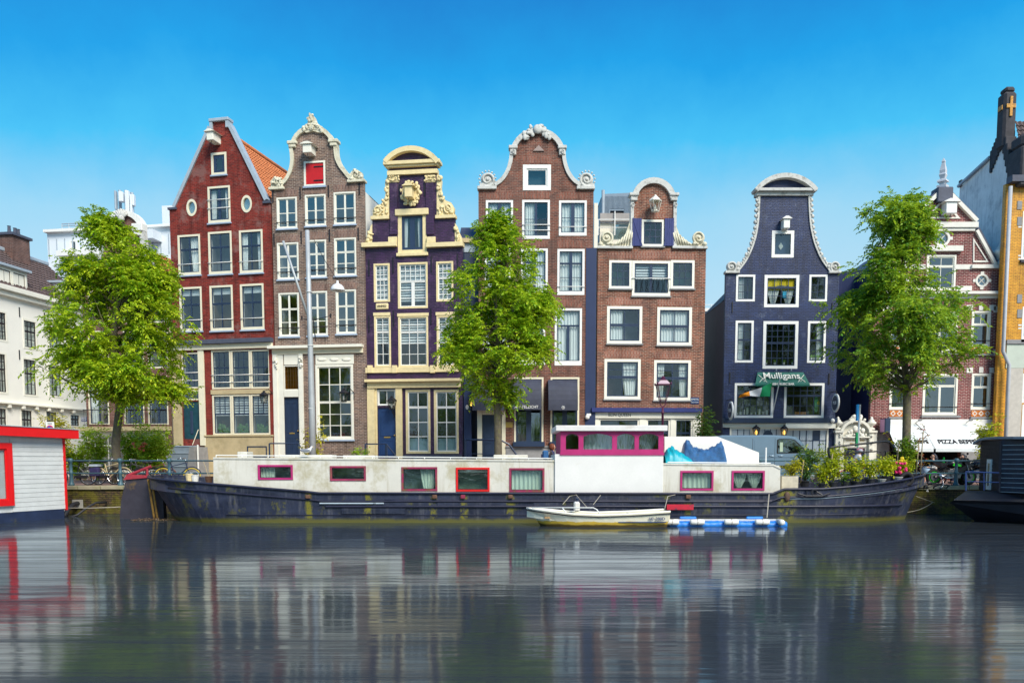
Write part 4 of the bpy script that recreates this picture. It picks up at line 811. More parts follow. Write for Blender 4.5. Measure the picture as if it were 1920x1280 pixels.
def frosted(a, v0, b, v1, c, r, dark=()):
    s0, s1, z0, z1 = h.rect(a, v0, b, v1); W = frame_mb(MB(), s0 - .1, s1 + .1, z0, z1 + .03, .1, -.02, .1).build('shop_window', WARMW, h.root); h.hole([(s0 - .09, z0 + .01), (s1 + .09, z0 + .01), (s1 + .09, z1), (s0 - .09, z1)]); g = MB(); w_ = (s1 - s0) / c; hh = (z1 - z0) / r
    for i in range(c + 1): g.box(s0 + w_ * i - .02, s0 + w_ * i + .02, .03, .08, z0, z1)
    for j in range(r + 1): g.box(s0, s1, .035, .075, z0 + hh * j - .02, z0 + hh * j + .02)
    g.build('glazing_bars', NAVY, W)
    for i in range(c):
        for j in range(r): MB().box(s0 + w_ * i, s0 + w_ * (i + 1), .05, .06, z0 + hh * j, z0 + hh * (j + 1)).build('pane', (NAVY if (i, j) in dark else (SLATE if j == 0 else FROST)), W)
frosted(1371, 802, 1406, 880, 3, 2); frosted(1412, 802, 1466, 880, 5, 2); frosted(1474, 804, 1549, 890, 6, 4, ((4, 3),))
x, z = h.sz(1440, 818); MB().prism([[(x - .28, z - .3)] + [(x + .28 * math.cos(R(a)), z + .35 * math.sin(R(a))) for a in range(180, -1, -20)][::1] + [(x + .28, z - .3)]], -.0, .028).build('door_fanlight', NAVY, h.root)
for u in (1414.5, 1466.5): lantern(h.root, h.S(u, 806), -.35, h.Z(u, 816), .58, lit=True, arm=0.0)
s0, s1, z0, z1 = h.rect(1411, 698, 1512, 725); GREEN = M('green_sign_paint', (.010, .14, .10), .6, .1, 3, .05)
SG = MB().add([(s0 + .25, -.06, z1), (s1 - .2, -.06, z1), (s1, -.55, z0 + .1), (s0, -.55, z0 + .1), (s0, -.55, z0), (s1, -.55, z0), (s0 + .25, -.03, z0), (s1 - .2, -.03, z0), (s0 + .25, -.03, z1), (s1 - .2, -.03, z1)], [[0, 1, 2, 3], [3, 2, 5, 4], [4, 5, 7, 6], [0, 3, 4, 6, 8], [1, 9, 7, 5, 2], [0, 8, 9, 1], [8, 6, 7, 9]]).build('name_board', GREEN, h.root)
sl = math.atan2(.49, z1 - z0 - .1); mid = ((s0 + s1) / 2, -.33, (z0 + z1) / 2 + .17)
text('lettering', 'Mulligans', .60, WARMW, SG, mid, rot=(R(90) - sl, 0, 0), bold=.006, sx=.92, ext=.012); text('lettering', 'IRISH MUSIC BAR', .17, WARMW, SG, ((s0 + s1) / 2 - .02, -.562, z0 + .10), rot=(R(82), 0, 0), bold=.008, ext=.01)
for sgn, uu in ((1, s0 + .45), (-1, s1 - .42)):
    zc = (z0 + z1) / 2 + .02; yc = -.36; m = MB().tube([(uu - .2, yc - .12, zc - .2), (uu + .2, yc + .14, zc + .22)], .018, 4).tube([(uu + .2, yc - .12, zc - .2), (uu - .2, yc + .14, zc + .22)], .018, 4).ring((uu + .06 * sgn, yc - .08, zc - .08), .08, .014, 12, 4); m.build('fiddle_emblem', WARMW, SG)
for u in (1452, 1480): x, z = h.sz(u, 697); MB().tube([(x, -.02, z), (x, -.35, z + .12), (x, -.4, z)], .015, 4).build('sign_lamp', ZINC, h.root)
for u, v in ((1368, 710), (1554, 712), (1373, 578), (1560, 580)): h.anchor(u, v - 12, v + 8)
for u, v, ry in ((1363.5, 771, .16), (1557, 757, .30)):
    x, z = h.sz(u, v); e = MB(); e.lathe((x, -.75, z), [(.45, -.05), (.5, -.03), (.5, .03), (.45, .05)], 20, 'x'); o = e.build('hanging_sign', WHITE, h.root); MB().lathe((x - .055, -.75, z), [(.40, 0), (.40, .11)], 20, 'x').build('sign_face', SLATE, o); MB().tube([(x, -.02, z + .62), (x, -.8, z + .62), (x, -.8, z + .45)], .025, 5).build('bracket', BLACK, o)
    text('lettering', 'PUB', .26, WHITE, o, (x - .062, -.75, z), rot=(R(90), 0, R(-90)))
x0_, z0_ = h.sz(1448, 782); x1_, z1_ = h.sz(1450, 713); pole = MB().tube([(x0_, -.05, z0_ + .2), (x1_, -1.15, z1_)], .03, 6).ball((x1_, -1.15, z1_), .06).build('flag_pole', WHITE, h.root)
OR, GR = M('flag_orange', (.85, .28, .01), .8, .06), M('flag_green', (.005, .28, .09), .8, .06); FW = M('flag_white', (.78, .78, .76), .8, .04)
n = 8; grid = []
TOP = [(1449, 716), (1428, 726), (1406, 733), (1387, 740)]; BOT = [(1444, 743), (1425, 743), (1405, 742), (1386, 745)]
def lerp(P, t): i = min(int(t), 2); k = t - i; return (P[i][0] * (1 - k) + P[i + 1][0] * k, P[i][1] * (1 - k) + P[i + 1][1] * k)
for part in range(3):
    m = MB(); vs = []
    for i in range(n + 1):
        t = part + i / n; a, b = lerp(TOP, t), lerp(BOT, t)
        for j in range(5): k = j / 4; u, v = a[0] + (b[0] - a[0]) * k, a[1] + (b[1] - a[1]) * k; x, z = h.sz(u, v, -1); vs.append((x, -1.0 + .10 * math.sin(t * 4 + k * 3), z))
    m.add(vs, [[5 * i + j, 5 * i + 5 + j, 5 * i + 6 + j, 5 * i + 1 + j] for i in range(n) for j in range(4)]); o = m.build('flag_stripe', (GR, FW, OR)[part], pole, smooth=True)
x, z = h.sz(1556, 789); MB().ball((x, -.4, z), .12).build('security_camera', WHITE, h.root)
Lc = spline([(1384.5, 510), (1401, 487), (1414, 457), (1421, 427), (1424, 395), (1425, 366)]); Rc = [(2940 - u, v) for u, v in Lc[::-1]]; A = arcpts(1412, 1530, 357, 328, 16)
h.finish([(1361, 511)] + Lc + [(1425, 357), (1515, 357)] + Rc + [(1574, 511)], B_NAVYP, depth=6, eave=(1467, 562), ridge=(1467, 450), side=M('dark_purple_render', (.05, .028, .05), .5, .25, 1.2, .3, streak=(.02, .012, .022)), roof_y=1.0)
m = MB().band(h.px(A[::-1]), .24, -.35, .4); x = h.rect(1413, 355.5, 1529, 361); m.box(x[0], x[1], -.33, .4, x[2], x[3], .02); x = h.rect(1417, 361.3, 1524, 368); m.box(x[0], x[1], -.14, .38, x[2], x[3], .02); m.build('pediment_moulding', TRIM, h.root)
MB().prism([h.px(A)], .02, .3).build('pediment_field', B_NAVY, h.root)
for Q, u0, u1 in ((Lc, 1359, 1386), (Rc, 1553, 1576)): x = h.rect(u0, 508, u1, 513); MB().band(h.px(Q), .09, -.08, .28).box(x[0], x[1], -.16, .3, x[2], x[3], .02).build('gable_moulding', TRIM, h.root)
for sg in (0, 1):
    m = MB(); path = h.px(Lc if not sg else [(2940 - u, v) for u, v in Lc]); q = -1 if not sg else 1
    for i in range(2, len(path), 2): x, z = path[i]; m.ball((x + q * .18, -.02, z), (.10, .08, .11), 7, 5, .25); m.ball((x + q * .11, -.06, z + .09), (.06, .06, .08), 6, 4, .2)
    x, z = h.sz(1371 if not sg else 1566, 500); m.volute(x, -.05, z, .30, 1.6, -q, t0=-90, tr=.07); rocaille(m, h.px([(1380, 503), (1386, 498)] if not sg else [(1558, 503), (1553, 498)]), -.05, .16, 3, sg); m.build('scroll', TRIM, h.root, smooth=True)
h.hoist(1470, 410, 432, 14, WHITE, L=.8)

# ======== alley wall behind the portal
h = House('navy_side_building', 'tall navy painted building with railed roof terrace in the alley', 'building', 1643, 47.0, -73.3)
NW = M('navy_wall_paint', (.018, .030, .10), .5, .2, 1.2, .2, streak=(.05, .055, .12))
for u0, v0, u1, v1 in ((1600, 690, 1608, 726), (1610, 725, 1618, 765), (1591, 738, 1597, 800), (1625, 600, 1634, 640)): h.win(u0, v0, u1, v1, [(.5, 2, 1), (.5, 2, 1)], fr=WHITE, sa=WHITE, fw=.10, room=ROOMD)
ZT = h.Z(1641, 455); a = h.S(1560, 700); b = h.S(1643, 700)
s0, s1 = min(a, b), max(a, b)
MB().prism([[(s0, -.05), (s1, -.05), (s1, ZT - 2.1), (s0, ZT - 2.1)]] + h.holes, 0, .3).build('facade_wall', NW, h.root)
MB().box(s0, s1, .301, 6, -.05, ZT - 2.11).build('building_body', NW, h.root)
MB().box(s0 - .1, s1 + .1, -.2, .5, ZT - 2.09, ZT - 1.75, .02).build('terrace_edge', WHITE, h.root)
m = MB(); n = 40
for k in range(n + 1): x = s0 + (s1 - s0) * k / n; m.tube([(x, -.1, ZT - 1.75), (x, -.1, ZT - .3)], .022 if k % 8 else .05, 4)
for z in (ZT - .3, ZT - 1.65): m.tube([(s0, -.1, z), (s1, -.1, z)], .035, 5)
for k in range(12): m.tube([(s1, -.1 + .25 * k, ZT - 1.75), (s1, -.1 + .25 * k, ZT - .3)], .022, 4)
m.tube([(s1, -.1, ZT - .3), (s1, 2.7, ZT - .3)], .035, 5).build('terrace_railing', SLATE, h.root)
x = h.S(1615, 700); MB().tube([(x, -.1, 0), (x, -.1, ZT - 2)], .07, 6).build('drain_pipe', ZINC, h.root)

# ======== portal
PS = M('portal_stone', (.78, .76, .66), .75, .08, 4, .2)
h = House('stone_portal', 'cream carved stone portal with two urns and arched top', 'portal', 1602, 46.0, 0)
h.door(1582, 840, 1621, 898, M('portal_door_paint', (.012, .02, .045), .5), panels=((.1, .45, .1, .9), (.55, .9, .1, .9)), slot=False)
A = arcpts(1577, 1627, 810, 791, 14); h.finish([(1565, 812), (1577, 811)] + A[1:-1] + [(1627, 811), (1640, 812)], PS, depth=0, th=.5)
for a in (1563, 1626):
    h.box('pillar', PS, a, 811, a + 14, 898, -.22, -.002); h.box('pillar_cap', PS, a - 1, 807, a + 15, 811, -.32, .4); x, z = h.sz(a + 7, 806)
    MB().lathe((x, -.05, z), [(.18, 0), (.18, .10), (.07, .14), (.08, .22), (.24, .32), (.25, .42), (.14, .5), (.15, .54), (.07, .6), (.08, .66), (.02, .74)], 12).build('urn', PS, h.root, smooth=True)
    
    for v in (817, 830, 842): m = MB(); rocaille(m, h.px([(a + 7, v)]), -.25, .12, 3, a); m.build('carving', PS, h.root, smooth=True)
m = MB().band(h.px(A), .14, -.28, .4); x = h.rect(1576, 818, 1628, 821); m.box(x[0], x[1], -.26, -.001, x[2], x[3], .02); m.build('arch_moulding', PS, h.root)
m = MB(); rocaille(m, h.px([(1594, 789), (1599, 785), (1604, 782), (1609, 786), (1614, 790), (1590, 815), (1617, 815), (1604, 806), (1597, 810), (1611, 810)]), -.2, .20, 4, 4); m.build('crest', PS, h.root, smooth=True)
x, z = h.sz(1603, 829); T_ = h.box('inscription_panel', PS, 1581, 822, 1624, 838, -.06, -.001); text('lettering', 'PATER MALA ET EERST', .105, GOLD, T_, (x, -.065, z + .10), bold=.002); text('lettering', 'BEPROEVING', .105, GOLD, T_, (x, -.065, z - .08), bold=.002)

# ======== crimson brick house with awning
h = House('crimson_pinnacle_house', 'crimson brick house with white stone bands, pinnacle gable and white awnings', 'house', 1763, 46.2, 0)
WS = M('white_stone', (.76, .74, .66), .75, .08, 4, .2); kw = dict(fr=WARMW, sa=WARMW, fw=.10, sw=.06, g=GLASSB)
for v0, v1, tp in ((583, 650, 1), (700, 768, 1)):
    for a, b in ((1668, 1704), (1821, 1857)):
        h.win(a, v0, b, v1, [(.36, 2, 1), (.64, 1, 1)], bars=(.17,), barm=BLACK, **kw); h.box('glazed_tile_panel', M('orange_tilework', (.58, .16, .02), .35, .5, 14, .4, stain=(.75, .6, .35), st=(.55, .62), ssc=7), a, v1 + 1, b, v1 + 13, -.02, -.001)
        for k in range(3):
            x, z = h.sz(a + (b - a) * (k + .5) / 3, v1 + 7); w_ = .15; MB().prism([[(x - w_, z), (x, z - w_), (x + w_, z), (x, z + w_)], [(x - w_ * .6, z), (x, z - w_ * .6), (x + w_ * .6, z), (x, z + w_ * .6)]], -.032, -.021).build('tile_motif', WS, h.root)
        h.box('sill', STONE, a - 3, v1 + 13.2, b + 3, v1 + 17, -.14, -.001)
        for q in (a - 9, b - 2): h.box('stone_block', WS, q, v0 - 11, q + 12, v0 - 1, -.03, -.0005)
        h.box('keystone', WS, (a + b) / 2 - 4, v0 - 12, (a + b) / 2 + 4, v0 - 1, -.05, -.0005); h.box('brick_lintel', B_CRIMS, a + 10.2, v0 - 10, (a + b) / 2 - 4.2, v0 - 1, -.015, -.0005); h.box('brick_lintel', B_CRIMS, (a + b) / 2 + 4.2, v0 - 10, b - 2.2, v0 - 1, -.015, -.0005)
    h.win(1730, v0 + 1, 1795, v1 + 10, [(.27, 1, 1), (.73, 2, 1)], mull=.12, bars=(.2,), barm=BLACK, **kw); h.box('sill', STONE, 1726, v1 + 10.5, 1799, v1 + 15, -.14, -.001)
for a in (1643, 1863):
    for v in (574, 655, 688): h.box('stone_block', WS, a, v, a + 19, v + 12, -.03, -.0005)
    h.box('pilaster', B_CRIM, a - 1, 556, a + 20, 786, -.018, -.0003)
h.win(1737, 478, 1792, 544, [(.3, 2, 1), (.7, 2, 1)], **kw); h.box('window_hood', WS, 1731, 462, 1803, 472, -.2, -.001)
def roundel(u, v, r):
    x, z = h.sz(u, v); c = lambda k: [(x + r * k * math.cos(i * math.pi / 12), z + r * k * math.sin(i * math.pi / 12)) for i in range(24)]
    h.hole(c(.97)); W = MB().prism([c(1.0), c(.72)], -.05, .12).build('round_window', WS, h.root); MB().prism([c(.73)], .05, .056).build('pane', GLASSB, W); m = MB()
    for a in (45, 135): m.tube([(x + r * .72 * math.cos(R(a)), .04, z + r * .72 * math.sin(R(a))), (x - r * .72 * math.cos(R(a)), .04, z - r * .72 * math.sin(R(a)))], .025, 4)
    m.build('glazing_bars', WS, W); MB().prism([c(.9)], .3, .32).build('backing', ROOM, W)
    for a in (0, 90, 180, 270): MB().box(x + r * 1.12 * math.cos(R(a)) - .09, x + r * 1.12 * math.cos(R(a)) + .09, -.035, -.001, z + r * 1.12 * math.sin(R(a)) - .08, z + r * 1.12 * math.sin(R(a)) + .08).build('stone_block', WS, h.root)
roundel(1766, 447, .44); roundel(1841, 526, .36); roundel(1687, 526, .36)
h.box('cornice', WS, 1638, 548, 1889, 553, -.35, -.002); h.box('frieze', WS, 1642, 553.3, 1886, 560, -.10, -.001); h.box('stone_band', WS, 1790, 496, 1822, 505, -.03, -.0007); h.box('stone_band', WS, 1706, 496, 1735, 505, -.03, -.0007); h.box('stone_band', WS, 1706, 536, 1735, 545, -.03, -.0007); h.box('stone_band', WS, 1793, 536, 1822, 545, -.03, -.0007)
OUT = [(1641, 500), (1664, 498), (1706, 434), (1706, 418), (1764, 362), (1772, 362), (1827, 418), (1827, 434), (1862, 498), (1885, 500)]
h.box('shop_fascia', WHITE, 1656, 786, 1884, 800, -.12, -.001); h.box('shop_cornice', WHITE, 1654, 800.3, 1884, 806, -.25, -.001)
h.hole([h.sz(1668, 898), h.sz(1800, 898), h.sz(1800, 810), h.sz(1668, 810)])
h.finish(OUT, B_CRIM, depth=10, eave=(1763, 500), ridge=(1763, 410), side=NW, side2=GPLAST, roof=SLATE, roof_y=.5)
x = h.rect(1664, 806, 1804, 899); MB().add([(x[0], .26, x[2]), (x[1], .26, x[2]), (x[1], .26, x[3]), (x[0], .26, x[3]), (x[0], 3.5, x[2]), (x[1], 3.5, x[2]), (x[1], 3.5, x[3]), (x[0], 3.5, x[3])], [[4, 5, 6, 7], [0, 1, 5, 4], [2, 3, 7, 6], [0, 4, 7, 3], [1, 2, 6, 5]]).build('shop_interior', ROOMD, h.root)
x = h.rect(1640, 806.5, 1666, 899); MB().box(x[0], x[1], -.06, -.002, x[2], x[3]).build('shop_pier', STONE, h.root); x = h.rect(1801, 806.5, 1884, 899); MB().box(x[0], x[1], -.06, -.002, x[2], x[3]).build('shop_pier', STONE, h.root)
P = h.px(OUT); m = MB().band([P[1], P[2]], .16, -.16, .35).band([P[3], P[4]], .20, -.2, .35).band([P[5], P[6]], .20, -.2, .35).band([P[7], P[8]], .16, -.16, .35)
m.build('gable_coping', WS, h.root)
m = MB().band([(p[0] - .1, p[1] + .14) for p in (P[1], P[2])], .12, -.12, .45).band([(p[0], p[1] + .2) for p in (P[3], P[4])], .12, -.12, .45).band([(p[0], p[1] + .2) for p in (P[5], P[6])], .12, -.12, .45).band([(p[0] + .1, p[1] + .14) for p in (P[7], P[8])], .12, -.12, .45); m.build('lead_flashing', SLATE, h.root)
for q in ([(1768, 372), (1735, 410), (1800, 410)], [(1824, 446), (1824, 492), (1853, 492)], [(1704, 446), (1704, 492), (1675, 492)]):
    pp = h.px(q); c = Vector((sum(p[0] for p in pp) / 3, sum(p[1] for p in pp) / 3)); inn = [tuple(c + (Vector(p) - c) * .78) for p in pp]; MB().prism([pp, inn], -.05, -.001).build('triangle_moulding', WS, h.root)
h.box('gable_entablature', WS, 1702, 418, 1831, 428, -.22, .3); h.box('gable_entablature', WS, 1707, 428.3, 1826, 434, -.14, .29); h.box('side_entablature', WS, 1820, 497, 1888, 504, -.16, .3); h.box('side_entablature', WS, 1638, 497, 1706, 504, -.16, .3)
x, z = h.sz(1768, 362); MB().box(x - .42, x + .42, -.3, .45, z - .55, z + .25, .04).build('pinnacle_base', SLATE, h.root)
MB().lathe((x, .05, z + .25), [(.34, 0), (.34, .16), (.18, .2), (.2, .3), (.34, .34), (.3, .44), (.16, .5), (.2, .62), (.24, .72), (.2, .8), (.21, .95), (.10, 1.35), (.12, 1.42), (.03, 1.6)], 4).build('pinnacle', M('pinnacle_stone', (.55, .58, .62), .7), h.root)
x, z = h.sz(1875, 497); U = [(.2, 0), (.2, .14), (.08, .2), (.1, .36), (.34, .62), (.36, .78), (.2, .86), (.22, .94), (.08, 1.02), (.09, 1.12), (.02, 1.2)]; MB().lathe((x, .05, z), U, 14).build('urn', WHITE, h.root, smooth=True); x, z = h.sz(1651, 497); MB().lathe((x, .05, z), U, 14).build('urn', WHITE, h.root, smooth=True)
h.hoist(1775, 378, 405, 24, WHITE, L=.9)
AW = M('white_awning_canvas', (.66, .70, .70), .8, .04, 2, .1)
for a, b, tx in ((1658, 1724, 'PIZZA BEPPE'), (1726, 1817, 'PIZZA BEPPE')):
    s0, s1, z0, z1 = h.rect(a, 797, b, 840); y1 = -1.6; z0 = atY(1760, 841, 46.2 + y1).z - GZ; e = .02
    A = MB().add([(s0, -.26, z1), (s1, -.26, z1), (s1 + .12, y1, z0), (s0 - .05, y1, z0), (s0 - .05, y1, z0 - .16), (s1 + .12, y1, z0 - .16), (s0, -.26, z1 - e), (s1, -.26, z1 - e), (s1 + .12, y1 + e, z0 - e), (s0 - .05, y1 + e, z0 - e)], [[0, 1, 2, 3], [3, 2, 5, 4], [6, 9, 8, 7]]).build('awning', AW, h.root)
    sl = math.atan2(-.26 - y1, z1 - z0); k = .28; text('lettering', tx, .46 if a > 1700 else .36, BLACK, A, ((s0 + s1) / 2 + .05, y1 + (-.26 - y1) * k - .012, z0 + (z1 - z0) * k + .012), rot=(R(90) - sl, 0, 0), bold=.012, sx=.82, ext=.004)
    m = MB()
    for s_ in (s0, s1): m.tube([(s_, -.2, z1 - .7), (s_ + (.1 if s_ == s1 else -.04), y1, z0)], .02, 4)
    m.build('awning_arm', ZINC, A)
for u in (1717, 1811): x, z = h.sz(u, 788); MB().tube([(x, -.05, z - .1), (x, -.5, z)], .02, 4).ball((x, -.5, z), (.13, .08, .06)).build('fascia_lamp', STONE, h.root)
x = h.rect(1646, 785, 1656, 812); sg = MB().box(x[0], x[1], -.9, -.26, x[2], x[3], .02).build('light_box_sign', NAVY, h.root); MB().box(x[0] - .01, x[0] - .002, -.85, -.3, x[2] + .05, x[3] - .05).build('sign_face', M('pink_acrylic', (.72, .40, .62), .4), sg)
x, z = h.sz(1777, 847); sgn = text('neon_lettering', 'PIZZA', .15, emis('green_neon', (.05, .9, .15), .3), h.root, (x, .4, z - .5), rot=(R(90), R(90), 0))

# ======== yellow brick house with dark stone gable
X8 = atY(1886, 600, 45.6).x
h = House('yellow_brick_house', 'yellow glazed brick house with dark stone stepped gable and grey side wall', 'house', 1886, 45.6, 0)
DS = M('blackened_stone', (.055, .052, .058), .8, .3, 4, .4)
for v0, v1 in ((396, 487), (575, 636)): h.win(1916, v0, 1975, v1, [(.35, 2, 1), (.65, 2, 1)], fr=WHITE, sa=WHITE, fw=.09, g=GLASSB); h.box('sill', DS, 1912, v1 + .5, 1980, v1 + 6, -.12, -.001)
h.win(1914, 700, 1985, 755, [(1, 2, 1)], fr=WHITE, sa=WHITE, fw=.15, g=GLASSD); h.win(1914, 758, 1985, 885, [(1, 2, 1)], fr=WHITE, sa=WHITE, fw=.15, g=GLASSD)
for v in (385, 415, 560, 588): h.box('stone_block', STONE, 1907, v - 8, 1916, v + 8, -.03, -.001)
for v in (418, 424, 478, 484, 608, 614): h.box('stone_strip', WS, 1909, v, 1915.5, v + 3, -.012, -.0005)
h.finish([(1886, 345), (2060, 345)], B_YEL, depth=0, th=.25)
h.box('stone_course', STONE, 1886, 637, 2060, 645, -.12, -.001); h.box('glazed_band', M('pale_green_stone', (.50, .56, .47), .6, .06), 1886, 645.3, 2060, 690, -.05, -.001); h.box('stone_base', M('pale_granite', (.50, .47, .41), .7, .12, 5, .2), 1886, 690.3, 1913, 899, -.06, -.001); h.box('gutter', SLATE, 1889, 333, 2060, 345, -.45, .1)
side = [(1886, 900), (1886, 345), (1884, 320), (1868, 235), (1857, 262), (1846, 292), (1787, 352), (1787, 640), (1787, 900)]
def Sd(u, v): p = atX(u, v, X8); return (p.y - 45.6, p.z - GZ)
pts = [Sd(u, v) for u, v in side[1:-2]]; pts = [(max(a, .0), b) for a, b in pts]; far = pts[-1][0]
m = MB(); lp = [(0, -.05)] + pts + [(far, -.05)]; p2, tr = tri2d([lp]); m.add([(0.0, a, b) for a, b in p2] + [(.35, a, b) for a, b in p2], tr + [[len(p2) + i for i in t][::-1] for t in tr]); k = len(lp); m.add([(0, a, b) for a, b in lp] + [(.35, a, b) for a, b in lp], [[i, (i + 1) % k, k + (i + 1) % k, k + i] for i in range(k)])
m.build('side_wall', GPLAST, h.root)
def ybox(mb, x0, x1, y0, y1, z0, z1): return mb.box(x0, x1, y0, y1, z0, z1, .03)
a = Sd(1884, 322); b = Sd(1868, 238); c = Sd(1846, 293); d = Sd(1787, 353); m = MB()
for p, q, w_ in ((a, b, .55), (b, c, .35)):
    n = 7
    for i in range(n):
        t0, t1 = i / n, (i + 1) / n; y0, y1 = p[0] + (q[0] - p[0]) * t0, p[0] + (q[0] - p[0]) * t1; zt = max(p[1] + (q[1] - p[1]) * t0, p[1] + (q[1] - p[1]) * t1); ybox(MB(), -.10, .50, y0 - .005, y1 + .005, zt - 1.1, zt + .12).build('coping_block', DS, h.root)
zb = b[1]; yb = b[0]; y0c = Sd(1887, 240)[0]
m = MB().box(-.2, .5, yb - .35, yb + .3, zb - 1.2, Sd(1868, 178)[1], .12).box(-.12, .42, yb - .28, yb + .25, Sd(1868, 178)[1] - .02, Sd(1868, 168)[1], .1).build('gable_stack', DS, h.root)
zc = Sd(1868, 205)[1]; MB().box(-.1, .4, yb - .41, yb - .351, zc - .1, zc + .1).box(.08, .22, yb - .415, yb - .352, zc - .55, zc + .5).build('yellow_cross', B_YEL, h.root); MB().box(-.26, -.201, yb - .2, yb + .2, zc - .12, zc + .12).build('yellow_band', B_YEL, h.root)
x, z = h.sz(1886, 345); MB().box(-.15, .6, -.30, .9, z + .3, z + 1.9, .08).box(-.25, .75, -.4, .9, z - .2, z + .29, .08).box(-.08, .5, -.2, .8, z + 1.91, z + 2.6, .15).build('corner_stone', DS, h.root)
z = h.Z(1886, 338); zt = Sd(1895, 243)[1]; tile_roof(h.root, (.5, .2, z), (1, 0, 0), (0, yb - .2, zb - z + .6), h.sr - .3, math.hypot(yb, zb - z) + .2, TILE_D); MB().box(.36, h.sr - .01, .253, 7, -.05, z - .05).build('building_body', GPLAST, h.root)
m = MB(); x, z = h.sz(1894, 350, -.2); m.tube([(x, -.25, z), (x, -.25, h.Z(1894, 660)), (x + .3, -.35, h.Z(1894, 685)), (x + .3, -.35, 0)], .10, 8).build('drain_pipe', PIPE, h.root, smooth=True)
MB().box(-.08, .0 - .002, far - .3, far, Sd(1787, 352)[1], Sd(1787, 340)[1]).build('parapet_vent', BLACK, h.root)
MB().tube([(-.1, c[0], c[1] - .05), (-.1, far, d[1] + .1)], .10, 5).build('parapet_capping', ZINC, h.root)

# ======== white house on the side street (far left)
h = House('white_corner_house', 'white plastered house with dark tiled roof, dormers and brick chimney', 'house', 0, 49.0, -81.2)
DKF = M('dark_brown_sash', (.025, .018, .02), .5); kw = dict(fr=WARMW, sa=DKF, fw=.12, sw=.05, mw=.04, room=ROOM)
for q in ((43, 599, 70, 655), (90, 611, 117, 655), (43, 671, 70, 743), (90, 684, 117, 745), (-8, 582, 14, 640), (-8, 660, 14, 738)): h.win(*q, [(.4, 3, 2), (.6, 3, 2)], **kw)
for q in ((-12, 763, 14, 812), (39, 767, 62, 815), (86, 770, 108, 818), (131, 776, 150, 800)): h.win(*q, [(.4, 3, 1), (.6, 3, 2)], fr=WARMW, sa=DKF, fw=.08, sw=.05, mw=.04)
s0, s1 = h.S(-40, 700), h.S(175, 700); s0 -= 5; zc = h.Z(75, 562)
MB().prism([[(s0, -.05), (s1, -.05), (s1, zc), (s0, zc)]] + h.holes, 0, .25).build('facade_wall', WPLAST, h.root)
P = [(s0, zc), (s1, zc)]
MB().box(s0, s1, -.45, .3, zc - .05, zc + .25, .03).build('cornice', WARMW, h.root); MB().box(s0, s1, -.25, -.001, zc - .35, zc - .06, .03).build('cornice', WARMW, h.root)
zl = h.Z(75, 763); MB().box(s0, s1, -.25, -.001, zl, zl + .12, .02).build('string_course', WARMW, h.root)
for u in (14, 40, 65, 88, 112, 134): x = h.S(u, 765); MB().box(x - .12, x + .12, -.22, -.002, zl - .22, zl - .002, .02).build('bracket', WARMW, h.root)
MB().box(s0, s1, .26, 9, -.05, zc).build('building_body', WPLAST, h.root)
pitch = R(42); Lr = 4.7; tile_roof(h.root, (s0, -.3, zc + .2), (1, 0, 0), (0, math.cos(pitch), math.sin(pitch)), s1 - s0, Lr, TILE_D, .3, .33)
MB().add([(s0, -.2, zc + .19), (s1, -.2, zc + .19), (s1, Lr * .74, zc + .19 + Lr * .66), (s0, Lr * .74, zc + .19 + Lr * .66), (s1, 9, zc + .19), (s0, 9, zc + .19)], [[0, 1, 2, 3], [3, 2, 4, 5], [0, 3, 5], [1, 4, 2]]).build('roof', SLATE, h.root)
zr = zc + .25 + Lr * math.sin(pitch); yr = -.3 + Lr * math.cos(pitch); MB().box(s0, s1, yr - .2, yr + .25, zr - .12, zr + .14, .05).build('ridge_capping', ZINC, h.root)
for u, w_, y in ((26, 2.6, -.15), (128, 1.5, .5)):
    x = h.S(u, 560, y); zb = h.Z(u, 550, y) if u < 50 else h.Z(u, 562, y); hh = 1.45 if u < 50 else .95
    dm = MB().box(x - w_ / 2, x + w_ / 2, y + .1, y + 2.6, zb, zb + hh).build('dormer', WARMW, h.root); MB().box(x - w_ / 2 - .15, x + w_ / 2 + .15, y - .15, y + 2.7, zb + hh + .002, zb + hh + .16, .02).build('dormer_roof', ZINC, dm)
    n = 2 if u < 50 else 1
    for i in range(n): a = x - w_ / 2 + .12 + i * (w_ - .24) / n; build_window(h.root, a + .03, a + (w_ - .24) / n - .03, zb + .12, zb + hh - .1, [(1, 2, 2)], fr=WARMW, sa=DKF, fw=.08, y=y + .06, deep=.02)
x, y = h.S(28, 480, 2.9), 2.9; zt = h.Z(28, 447, 2.9); CH = MB().box(x - .75, x + .75, y - .5, y + .5, zt - 3, zt).build('chimney', B_CHIM, h.root); MB().box(x - .9, x + .9, y - .62, y + .62, zt + .002, zt + .16).build('chimney_cap', SLATE, CH)
for k in (-.4, 0.1, .4): MB().lathe((x + k, y, zt + .16), [(.12, 0), (.09, .45), (.12, .5)], 8).build('chimney_pot', SLATE if k else TILE_O, CH)
for u, v in ((36, 585), (83, 595), (36, 665)): h.anchor(u, v - 9, v + 9)

